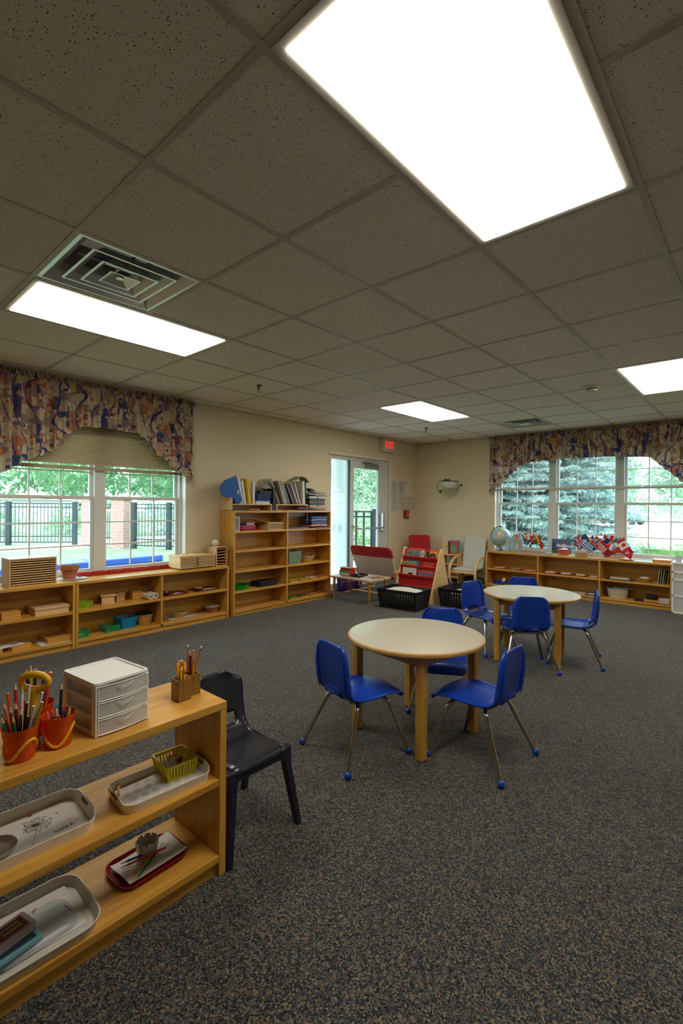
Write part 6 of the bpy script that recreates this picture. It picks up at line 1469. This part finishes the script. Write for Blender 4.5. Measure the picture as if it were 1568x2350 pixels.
obj('vine', mb, mat((70, 66, 44), .6), t, smooth=True); obj('leaves', L_, GR, t); obj('yellow_leaves', YL, mat((190, 180, 50), .5), t)
# ================================================================ RIGHT WINDOW SHELF
RT_, RM, RL = .585, .315, .068
# globe
m, nt, b = nodes('globe_map'); GLOBE = m
tc = nt.nodes.new('ShaderNodeTexCoord'); n = nt.nodes.new('ShaderNodeTexNoise'); n.inputs['Scale'].default_value = 11; n.inputs['Detail'].default_value = 5
r = ramp(nt, [(.5, (150, 178, 190)), (.53, (190, 196, 170)), (.62, (206, 190, 150))]); nt.links.new(tc.outputs['Object'], n.inputs['Vector']); nt.links.new(n.outputs['Fac'], r.inputs['Fac']); nt.links.new(r.outputs['Color'], b.inputs['Base Color']); b.inputs['Roughness'].default_value = .2; b.inputs['Coat Weight'].default_value = .3
t = thing('globe', 'large pale blue desk globe at the left end of the shelf', 'globe', (7.365, 3.13, RT_))
obj('ball', MB().ball((0, 0, .222), .150, 40), GLOBE, t, smooth='all', rot=(0, 0, 0))
ar = [(.0, .164 * sin(a), .222 + .164 * cos(a)) for a in [math.radians(-5 + i * 190 / 26) for i in range(27)]]
obj('meridian_arm', MB().tube(ar, .0065, 8), mat((70, 64, 58), .35, .6), t, smooth=True)
obj('pole_pin', MB().cyl((0, 0, .370), (0, 0, .392), .008, n=12), mat((90, 84, 76), .4, .6), t)
obj('stand', MB().lathe([(.085, 0), (.085, .008), (.03, .016), (.014, .03), (.010, .058)], 30), mat((110, 106, 100), .35, .5), t, smooth=35)
obj('ring_print', MB().tube([(-.147 , .028 * cos(a) + .02, .155 + .028 * sin(a)) for a in [i * PI / 12 for i in range(24)]], .0012, 4, closed=True), mat((70, 80, 90), .6), t)
# bottles
def bottle(label, y, h, tint, pen=None, neck=True):
    t = thing('sensory_bottle', label, 'bottle', (7.235, y, RT_)); r_ = .036
    if neck: pr = [(.001, 0), (r_, 0), (r_, h * .72), (r_ * .9, h * .79), (.016, h * .87), (.014, h), (.012, h)]
    else: pr = [(.001, 0), (r_, 0), (r_, h), (r_ - .003, h)]
    obj('body', MB().lathe(pr, 28, caps=False), mat((196, 206, 206), .12, alpha=.45), t, smooth=35)
    obj('liquid', MB().cyl((0, 0, .003), (0, 0, .018), r_ - .003, n=24), mat(tint, .3, alpha=.8), t)
    if pen:
        d = Vector((0, -.012, .06)); solo('red_straw', MB().cyl((0, 0, .02), (0, -.006, h + .05), .0035, n=8), mat((176, 50, 40), .5), pen, 'straw', (7.235, y, RT_))
bottle('open clear plastic bottle with teal base nearest the globe', 2.955, .215, (50, 170, 150), None, False)
bottle('clear bottle with blue base and a red straw', 2.873, .275, (40, 130, 170), 'red straw in the blue based bottle')
bottle('clear bottle with yellow green base and a red straw', 2.777, .265, (170, 180, 70), 'red straw in the yellow green based bottle')
# flags
def hexm(c): return mat(c, .75)
W_, Rd, Bl, Nv, Ye, Gr, Or, Sk, Bk = (226, 224, 222), (196, 28, 34), (20, 84, 164), (24, 40, 104), (230, 182, 24), (16, 110, 70), (224, 120, 40), (110, 170, 210), (34, 34, 36)
def vstripe(*cs): return lambda u, v: cs[min(len(cs) - 1, int(u * len(cs)))]
def hstripe(*cs): return lambda u, v: cs[min(len(cs) - 1, int(v * len(cs)))]
def nordic(bg, c1, c2=None):
    def f(u, v):
        if c2 and (abs(u - .36) < .045 or abs(v - .5) < .06): return c2
        if abs(u - .36) < .09 or abs(v - .5) < .13: return c1
        return bg
    return f
def greece(u, v):
    if u < .38 and v < .555: return W_ if abs(u - .19) < .045 or abs(v - .278) < .06 else Bl
    return (Bl, W_)[int(v * 9) % 2]
def usa(u, v):
    if u < .42 and v < .54: return Nv
    return (Rd, W_)[int(v * 13) % 2]
def uk(u, v):
    x, y = u - .5, v - .5
    if abs(x) < .06 or abs(y) < .09: return Rd
    if abs(x) < .11 or abs(y) < .15: return W_
    if abs(abs(x) - abs(y)) < .04: return Rd
    if abs(abs(x) - abs(y)) < .10: return W_
    return Nv
def canada(u, v):
    if u < .25 or u > .75: return Rd
    x, y = (u - .5) * 2, v - .5
    a = math.atan2(x, -y); q = math.hypot(x, y)
    return Rd if q < .30 * (.62 + .38 * abs(cos(a * 2.5))) or (abs(x) < .03 and 0 < y < .38) else W_
def swiss(u, v): x, y = u - .5, v - .5; return W_ if (abs(x) < .09 and abs(y) < .32) or (abs(y) < .13 and abs(x) < .24) else Rd
def solid(c): return lambda u, v: c
def tri(c, a, b_, d): return lambda u, v: c if u < .45 * (1 - abs(2 * v - 1)) else (a if v < .5 else b_)
def flag(label, y, ztop, design, ang, w=.178, h=.116, side=1, x=7.40, zb=.605, lean=0, seed=1, drop=.018, group=None, tipc=(206, 170, 80), nx=30, ny=20):
    t = thing('desk_flag', label, 'flag', (x, y, zb), 0, group); H = ztop - zb
    top = Vector((0, lean, H)); obj('pole', MB().cyl((0, 0, 0), top, .0022, n=8), mat((60, 46, 30), .4), t)
    obj('finial', MB().lathe([(.0005, -.002), (.004, .003), (.0042, .006), (.0005, .014)], 10, tuple(top)), mat(tipc, .3, .8), t)
    a = math.radians(ang); s = -side
    fly = Vector((0, s * cos(a), -sin(a))); hoist = Vector((0, -s * sin(a), -cos(a))); o = top - Vector((.004, 0, drop)); cols = []
    def colr(u, v):
        c = design(u, v)
        if c not in cols: cols.append(c)
        return cols.index(c)
    mb = MB().grid(lambda u, v: tuple(o + fly * u * w * (1 - .06 * sin(v * 3 + seed)) + hoist * v * h + Vector((-.010 * u * sin(u * 6 + v * 3 + seed) - .004 * seed % 3 * u, 0, -.012 * u * u))), nx, ny, mi=colr)
    obj('cloth', mb, [hexm(c) for c in cols], t, smooth='all')
    return t
def stand(name, label, y0, y1, x, z):
    t = thing(name, label, 'flag stand', (x, (y0 + y1) / 2, z)); L = y1 - y0
    obj('base', MB().box(-.045, .045, -L / 2, L / 2, 0, .014), WY, t, bevel=.003)
    obj('step', MB().box(-.02, .03, -L / 2 + .01, L / 2 - .01, .014, .026), WY, t, bevel=.003)
stand('flag_stand', 'wooden stand holding the large row of desk flags', 1.40, 2.02, 7.40, RT_)
stand('flag_stand', 'wooden stand holding the small row of desk flags', 2.48, 2.98, 7.435, RT_)
F = [('green, white and red desk flag hanging straight at the far left of the big row', 1.985, .915, vstripe(Gr, W_, Rd), 62, -1, .8), ('desk flag with a red and white cross on navy behind the striped one', 1.957, .905, uk, 66, 1, 0),
     ('desk flag with blue and white stripes and a white cross', 1.905, .865, greece, 38, 1, 0), ('navy and yellow desk flag behind the striped one', 1.905, .925, vstripe(Nv, Nv, Ye, Ye), 58, 1, 0),
     ('blue desk flag with a yellow cross', 1.806, .905, nordic(Bl, Ye), 52, 1, 0), ('red desk flag with a navy and white cross in the middle of the row', 1.744, .905, nordic(Rd, W_, Nv), 42, 1, 0),
     ('white edged red desk flag right behind the navy crossed one', 1.657, .92, nordic(Rd, W_), 60, -1, 0), ('stars and stripes desk flag drooping to the left', 1.618, .885, usa, 48, -1, 0),
     ('red, white and light blue striped desk flag', 1.572, .915, hstripe(Rd, W_, Sk), 70, -1, 0), ('white and blue desk flag behind the light blue striped one', 1.556, .92, hstripe(Rd, W_, Bl), 60, 1, 0),
     ('plain dark red desk flag low in the big row', 1.53, .80, hstripe((150, 20, 40), (150, 20, 40)), 30, -1, 0), ('green desk flag with a red end in the right part of the row', 1.515, .895, vstripe(Gr, W_, Rd), 60, 1, 0),
     ('blue, white and red desk flag bulging near the right end', 1.468, .885, vstripe(Nv, W_, Rd), 70, 1, 0), ('red and white desk flag with a red maple leaf at the right end', 1.412, .90, canada, 56, 1, 0), ('red desk flag with a white cross lowest at the right end', 1.43, .81, swiss, 30, 1, 0)]
for k, (l, y, z, dsg, ang, sd, _) in enumerate(F): flag(l, y, z, dsg, ang, side=sd, seed=k, x=7.415 - .012 * (k % 3) - (.03 if ('stripes and a white' in l or 'middle of the row' in l or 'maple' in l or 'drooping' in l or 'light blue striped' == l[-18:]) else 0))
F2 = [('bright blue small desk flag at the left of the small row', 2.81, .875, hstripe(Bl, W_, Bl), 66, 1), ('small desk flag with blue and white stripes', 2.765, .86, hstripe(Bl, W_, Bl, W_, Bl, W_), 58, -1), ('small blue and green desk flag with yellow specks', 2.745, .865, tri(Ye, Bl, Gr, Bk), 64, 1),
      ('small white and blue desk flag behind the tall one', 2.72, .86, hstripe(Sk, W_, Sk), 66, 1), ('tall small desk flag in pink and white with a yellow tip', 2.69, .915, nordic((214, 90, 110), W_), 80, 1), ('small dark green and black desk flag under the pink one', 2.68, .83, hstripe(Bk, W_, Gr), 58, -1),
      ('small blue and red desk flag behind the yellow one', 2.65, .87, hstripe(Rd, Nv), 64, 1), ('yellow, blue and red desk flag in the small row', 2.605, .868, lambda u, v: Ye if v < .5 else (Nv if v < .75 else Rd), 52, -1), ('red, yellow and green desk flag in the small row', 2.565, .865, hstripe(Rd, Ye, Gr), 62, 1), ('small red desk flag hanging low by the bottles', 2.86, .80, hstripe(Rd, W_), 70, 1),
      ('small orange and blue desk flag behind the bottles', 2.895, .875, hstripe(Or, Bl), 74, 1), ('small green and red desk flag at the right end of small row', 2.545, .80, vstripe(Gr, Rd), 40, 1)]
for k, (l, y, z, dsg, ang, sd) in enumerate(F2): flag(l, y, z, dsg, ang, w=.115, h=.072, side=sd, x=7.44 + .008 * (k % 2), zb=.61, seed=k + 3, nx=18, ny=12)
# things lying on the shelf top
t = thing('picture_book', 'mountain picture book with red title standing at the window', 'book', (7.49, 2.257, RT_ + .007), 0, None, ry=.08)
obj('cover', MB().box(0, .006, -.135, .135, 0, .215), mat((60, 112, 150), .4), t)
obj('mountains', MB().prism([(-.135, .09), (.135, .09), (.135, .13), (.09, .12), (.05, .145), (.0, .125), (-.04, .15), (-.09, .12), (-.135, .13)], -.0008, 0, 'x'), mat((196, 206, 216), .5), t)
obj('lake', MB().box(-.0009, -.0001, -.135, .135, .05, .092), mat((24, 60, 96), .4), t); obj('meadow', MB().box(-.0009, -.0001, -.135, .135, 0, .05), mat((70, 96, 60), .5), t)
obj('mountain_slope', MB().prism([(.135, .09), (.135, .19), (.05, .10)], -.0012, -.0008, 'x'), mat((24, 70, 120), .4), t)
text('title_lettering', 'Science Around\nthe World', .030, mat((196, 60, 76), .5), t, (-.0014, -.0, .182), (PI / 2, 0, -PI / 2), .0003)
solo('map_sheet', MB().box(-.07, .07, -.20, .20, 0, .002), mat((90, 126, 170), .5, noise=.3, nscale=12), 'blue printed map sheet lying by the shelf edge', 'map', (7.25, 2.51, RT_), .04)
solo('paper_sheet', MB().box(-.08, .08, -.15, .15, 0, .003), mat((214, 204, 160), .7), 'yellowish papers under the orange tub', 'papers', (7.26, 2.14, RT_), -.05)
t = thing('plastic_tub', 'orange tub with a white paper on the window shelf', 'tub', (7.30, 2.165, RT_ + .004)); k_ = 20
obj('tub', MB().lathe([(.001, 0), (.066, 0), (.086, .074), (.092, .078), (.092, .084), (.083, .084), (.062, .006), (.001, .006)], 32), mat((222, 96, 60), .4, alpha=.85), t, smooth=35)
obj('paper_wad', MB().add([(-.07, -.06, .085), (.07, -.05, .085), (.06, .06, .085), (-.06, .05, .085), (0, 0, .105)], [(0, 1, 4), (1, 2, 4), (2, 3, 4), (3, 0, 4)]), PAPER, t)
woven(.105, .090, .062, .70, mat((206, 176, 130), .6, noise=.2, nscale=60), 'straw basket with red things in front of the flags', (7.275, 1.925, RT_), rows=5)
for k, (dx, dy, c, l) in enumerate(((0, .03, (196, 50, 40), 'red bead heap in the straw basket'), (.02, -.03, (206, 70, 60), 'second red bead in the straw basket'), (-.02, -.01, (60, 120, 70), 'green bead in the straw basket'))): solo('bead', MB().ball((0, 0, .018), .018, 12, sz=.8), mat(c, .4), l, 'bead', (7.275 + dx, 1.925 + dy, RT_ + .030), smooth='all')
solo('paper_sheet', MB().box(-.055, .055, -.10, .10, 0, .012), mat((206, 206, 214), .7), 'white note pad right of the straw basket', 'papers', (7.235, 1.73, RT_), .2)
solo('paper_sheet', MB().box(-.07, .07, -.13, .13, 0, .003), mat((206, 208, 214), .7), 'white sheet between note pad and wooden plate', 'papers', (7.26, 1.54, RT_), -.1)
solo('wooden_plate', MB().lathe([(.001, 0), (.07, 0), (.10, .012), (.098, .015), (.06, .005), (.001, .005)], 32), mat((206, 160, 116), .5), 'shallow wooden plate on the window shelf', 'plate', (7.285, 1.365, RT_), smooth=True)
solo('paper_sheet', MB().box(-.07, .07, -.10, .10, 0, .002), mat((160, 196, 190), .7), 'pale green sheet right of the wooden plate', 'papers', (7.26, 1.18, RT_), .1)
lidbox('flat wooden box at the right end of the window shelf', 7.26, 7.42, .875, 1.07, RT_, .034, PINEY)
# middle board
RTR = mat((176, 36, 26), .4)
def ytray(label, y0, y1, z, m, paperc=(214, 206, 196), x0=7.19, x1=7.36, h=.012, ps=1, name='flat_tray'):
    t = thing(name, label, 'tray', ((x0 + x1) / 2, (y0 + y1) / 2, z), PI / 2); obj('body', tray(y1 - y0, x1 - x0, h, .015, .006, .003), m, t, smooth=35)
    if paperc:
        p = solo('paper_pile', MB().box(-(y1 - y0) * .32, (y1 - y0) * .32, -(x1 - x0) * .33, (x1 - x0) * .33, 0, .010 * ps), mat(paperc, .7), label.replace('tray', 'paper pile in the tray', 1), 'papers', ((x0 + x1) / 2, (y0 + y1) / 2, z + .0035), PI / 2 + .05)
ytray('red tray farthest left on the middle board under the window', 2.985, 3.235, RM, RTR); ytray('grey tray between the two red ones on the left', 2.775, 2.955, RM, mat((110, 110, 120), .4), (206, 170, 90), ps=.4)
ytray('bright red tray ending the left bay of the middle board', 2.505, 2.755, RM, mat((206, 50, 30), .4), ps=.5)
for k, (y0, y1) in enumerate(((2.235, 2.435), (2.03, 2.215), (1.84, 2.01))): ytray('dark red tray, %s of three in the middle bay' % ('left', 'centre', 'right')[k], y0, y1, RM, mat((140, 26, 30), .4), ps=1.8)
ytray('pinkish tray at the right end of the middle bay', 1.685, 1.82, RM, mat((186, 130, 110), .5), ps=1)
ytray('dark green tray with a white packet in the right bay', 1.27, 1.61, RM, mat((20, 84, 46), .4), (196, 190, 170), ps=2.5)
woven(.085, .078, .048, .75, mat((176, 116, 60), .5), 'round brown bowl basket in the right bay, middle board', (7.29, 1.155, RM), rows=4)
solo('cloth_scrap', cloth_heap(.11, .11, .03, 2, 10), mat((214, 206, 196), .8), 'white cloth with blue print in the round brown bowl basket', 'cloth', (7.29, 1.16, RM + .040), smooth='all', solid=.002)
for k, (c, l) in enumerate((((206, 200, 190), 'white booklet leaning in the right end of the shelf'), ((160, 170, 150), 'grey green booklet leaning next to the white one'), ((206, 206, 196), 'second white booklet leaning at the right end'), ((40, 100, 70), 'green booklet leaning at the right end'), ((206, 160, 60), 'yellow folder against the right side panel'))):
    t = thing('booklet', l, 'booklet', (7.20, 1.000 - k * .025, RM), 0, None, rx=.12); obj('cover', MB().box(0, .17, 0, .005, 0, .19 - .01 * k), mat(c, .5), t)
t = thing('clear_sleeve', 'clear curled sleeve bent over the leaning booklets', 'sleeve', (7.21, .93, RM + .12)); obj('film', MB().grid(lambda u, v: (.14 * v, .085 * cos(PI * u * .55) * 1 - .045, .085 * sin(PI * u * .55 + .1)), 12, 3), mat((190, 200, 190), .2, alpha=.5), t, smooth='all', solid=.001)
# low board
bin_(.17, .12, .055, .010, mat((24, 64, 170), .4), 'blue slotted basket on the bottom board, left bay', 'basket', (7.26, 3.10, RL), PI / 2, nx=9)
solo('card', MB().cbox((0, 0, .045), (.004, .05, .09), 0, .5), mat((214, 196, 160), .7), 'cream card standing tilted in the blue basket', 'card', (7.27, 3.04, RL + .012))
t = thing('phone_case', 'black gadget lying in the middle bay of the bottom board', 'gadget', (7.28, 2.19, RL), .3); obj('body', MB().box(-.06, .06, -.075, .075, 0, .03), BLACKP, t, bevel=.006); obj('clip', MB().box(-.01, .0, -.078, -.06, .03, .06), mat((120, 110, 96), .4, .6), t)
solo('paper_pile', MB().box(-.08, .08, -.08, .08, 0, .012), mat((190, 180, 170), .7), 'grey papers on the bottom board of the middle bay', 'papers', (7.27, 1.93, RL), .2)
ytray('navy tray with white paper on the bottom board', 1.69, 1.86, RL, mat((30, 36, 84), .4), ps=1)
t = woven(.125, .095, .120, .82, mat((190, 178, 150), .7, noise=.25, nscale=60), 'large whitewashed wicker basket in the right bay', (7.285, 1.465, RL), PI / 2, rows=8)
for k, (c, l) in enumerate((((60, 84, 110), 'blue grey magazine on top of the whitewashed basket'), ((90, 96, 96), 'dark magazine sliding off the whitewashed basket'), ((160, 170, 170), 'pale magazine on the whitewashed basket'))): solo('magazine', MB().box(-.08, .08, -.10, .10, 0, .004), mat(c, .4), l, 'magazine', (7.29, 1.46 - k * .02, RL + .127 + k * .0045), .2 * k)
solo('black_sheet', MB().box(-.10, .10, -.19, .19, 0, .004), mat((50, 44, 40), .6), 'dark flat mat on the bottom board of the right bay', 'mat', (7.28, 1.075, RL))
lidbox('low yellow wooden box under the black box', 7.21, 7.36, .985, 1.155, RL + .004, .026, PINEY)
solo('black_box', MB().prism(rrect(-.055, .055, -.06, .06, .015), 0, .055), BLACKP, 'black box stacked on the low yellow box', 'box', (7.30, 1.08, RL + .031), bevel=.006)
bin_(.11, .095, .055, .008, mat((214, 208, 196), .4), 'small white slotted basket at the right end, bottom board', 'basket', (7.245, .935, RL + .004), PI / 2, nx=6)
# clear drawer tower at the right edge
t = thing('drawer_tower', 'white framed clear plastic drawer tower cut by the right edge', 'drawer unit', (7.03, .835, 0), -PI / 2)
w, d = .37, .36
for x in (0, w - .02):
    for y in (0, d - .02): obj('post', MB().box(x, x + .02, y, y + .02, 0, .60), WHITEP, t, bevel=.003)
obj('top_cover', MB().prism(rrect(-.005, w + .005, -.005, d + .005, .02), .600, .625), WHITEP, t, bevel=.005)
for z0, z1 in ((.018, .198), (.222, .395), (.418, .488), (.512, .592)):
    obj('rail', MB().box(0, w, 0, .012, z0 - .016, z0), WHITEP, t)
    dr = obj('drawer', MB().box(.022, w - .022, .012, .015, z0, z1).box(.022, .025, .015, d - .03, z0, z1).box(w - .025, w - .022, .015, d - .03, z0, z1).box(.022, w - .022, .015, d - .03, z0, z0 + .003), FROST, t)
    obj('drawer_rim', MB().tube([(.022, .008, z0), (w - .022, .008, z0), (w - .022, .008, z1), (.022, .008, z1)], .004, 6, closed=True), WHITEP, dr)
    obj('drawer_pull', MB().box(w / 2 - .05, w / 2 + .05, -.012, .010, z1 - .025, z1 - .015), WHITEP, dr, bevel=.002)
for z, l, c in ((.5185, 'dark folded papers in the top drawer of the clear tower', (90, 80, 96)), (.4245, 'pale craft pieces in the second drawer of the clear tower', (206, 196, 176)), (.228, 'grey bundle in the third drawer of the clear tower', (150, 146, 146)), (.024, 'tan bundle in the bottom drawer of the clear tower', (170, 156, 136))): solo('craft_supplies', MB().box(-.12, .12, -.13, .13, 0, .04 if z > .4 else .11), mat(c, .7, noise=.3, nscale=30), l, 'supplies', (7.21, .655, z), bevel=.006)
t = thing('mug', 'white cup on top of the clear drawer tower', 'cup', (7.12, .775, .626)); obj('body', MB().lathe([(.001, 0), (.03, 0), (.036, .07), (.033, .07), (.028, .005), (.001, .005)], 24), mat((206, 206, 220), .3), t, smooth=35)
obj('handle', MB().tube([(0, .034 + .018 * sin(a), .036 - .022 * cos(a)) for a in [i * PI / 8 for i in range(9)]], .004, 6), mat((206, 206, 220), .3), t)
# ================================================================ CAMERA, SKY, EXPOSURE
cam = bpy.data.objects.new('camera', bpy.data.cameras.new('camera')); C.objects.link(cam); S.camera = cam
cam.data.sensor_fit = 'VERTICAL'; cam.data.sensor_height = 36; cam.data.lens = 1091.6 / 2350 * 36
cam.data.shift_y = -14.6 / 2350; cam.data.clip_start = .02; cam.data.clip_end = 400
yaw, roll = .7259, .0080
f = Vector((cos(yaw), sin(yaw), 0)); r_ = Vector((sin(yaw), -cos(yaw), 0)); u_ = Vector((0, 0, 1))
xa = r_ * cos(roll) + u_ * sin(roll); ya = -r_ * sin(roll) + u_ * cos(roll)
M = Matrix((xa, ya, -f)).transposed().to_4x4(); M.translation = (0, 0, 1.28); cam.matrix_world = M
w = bpy.data.worlds.new('sky'); S.world = w; w.use_nodes = True
bg = w.node_tree.nodes['Background']; bg.inputs[0].default_value = (.80, .91, 1, 1); bg.inputs[1].default_value = SKY
vs = S.view_settings; vs.view_transform = 'Standard'; vs.look = 'None'; vs.gamma = 1; vs.use_curve_mapping = False; vs.exposure = EXPO
S.cycles.max_bounces = 10; S.cycles.transparent_max_bounces = 24; S.cycles.caustics_reflective = False; S.cycles.caustics_refractive = False
S.cycles.sample_clamp_indirect = 6
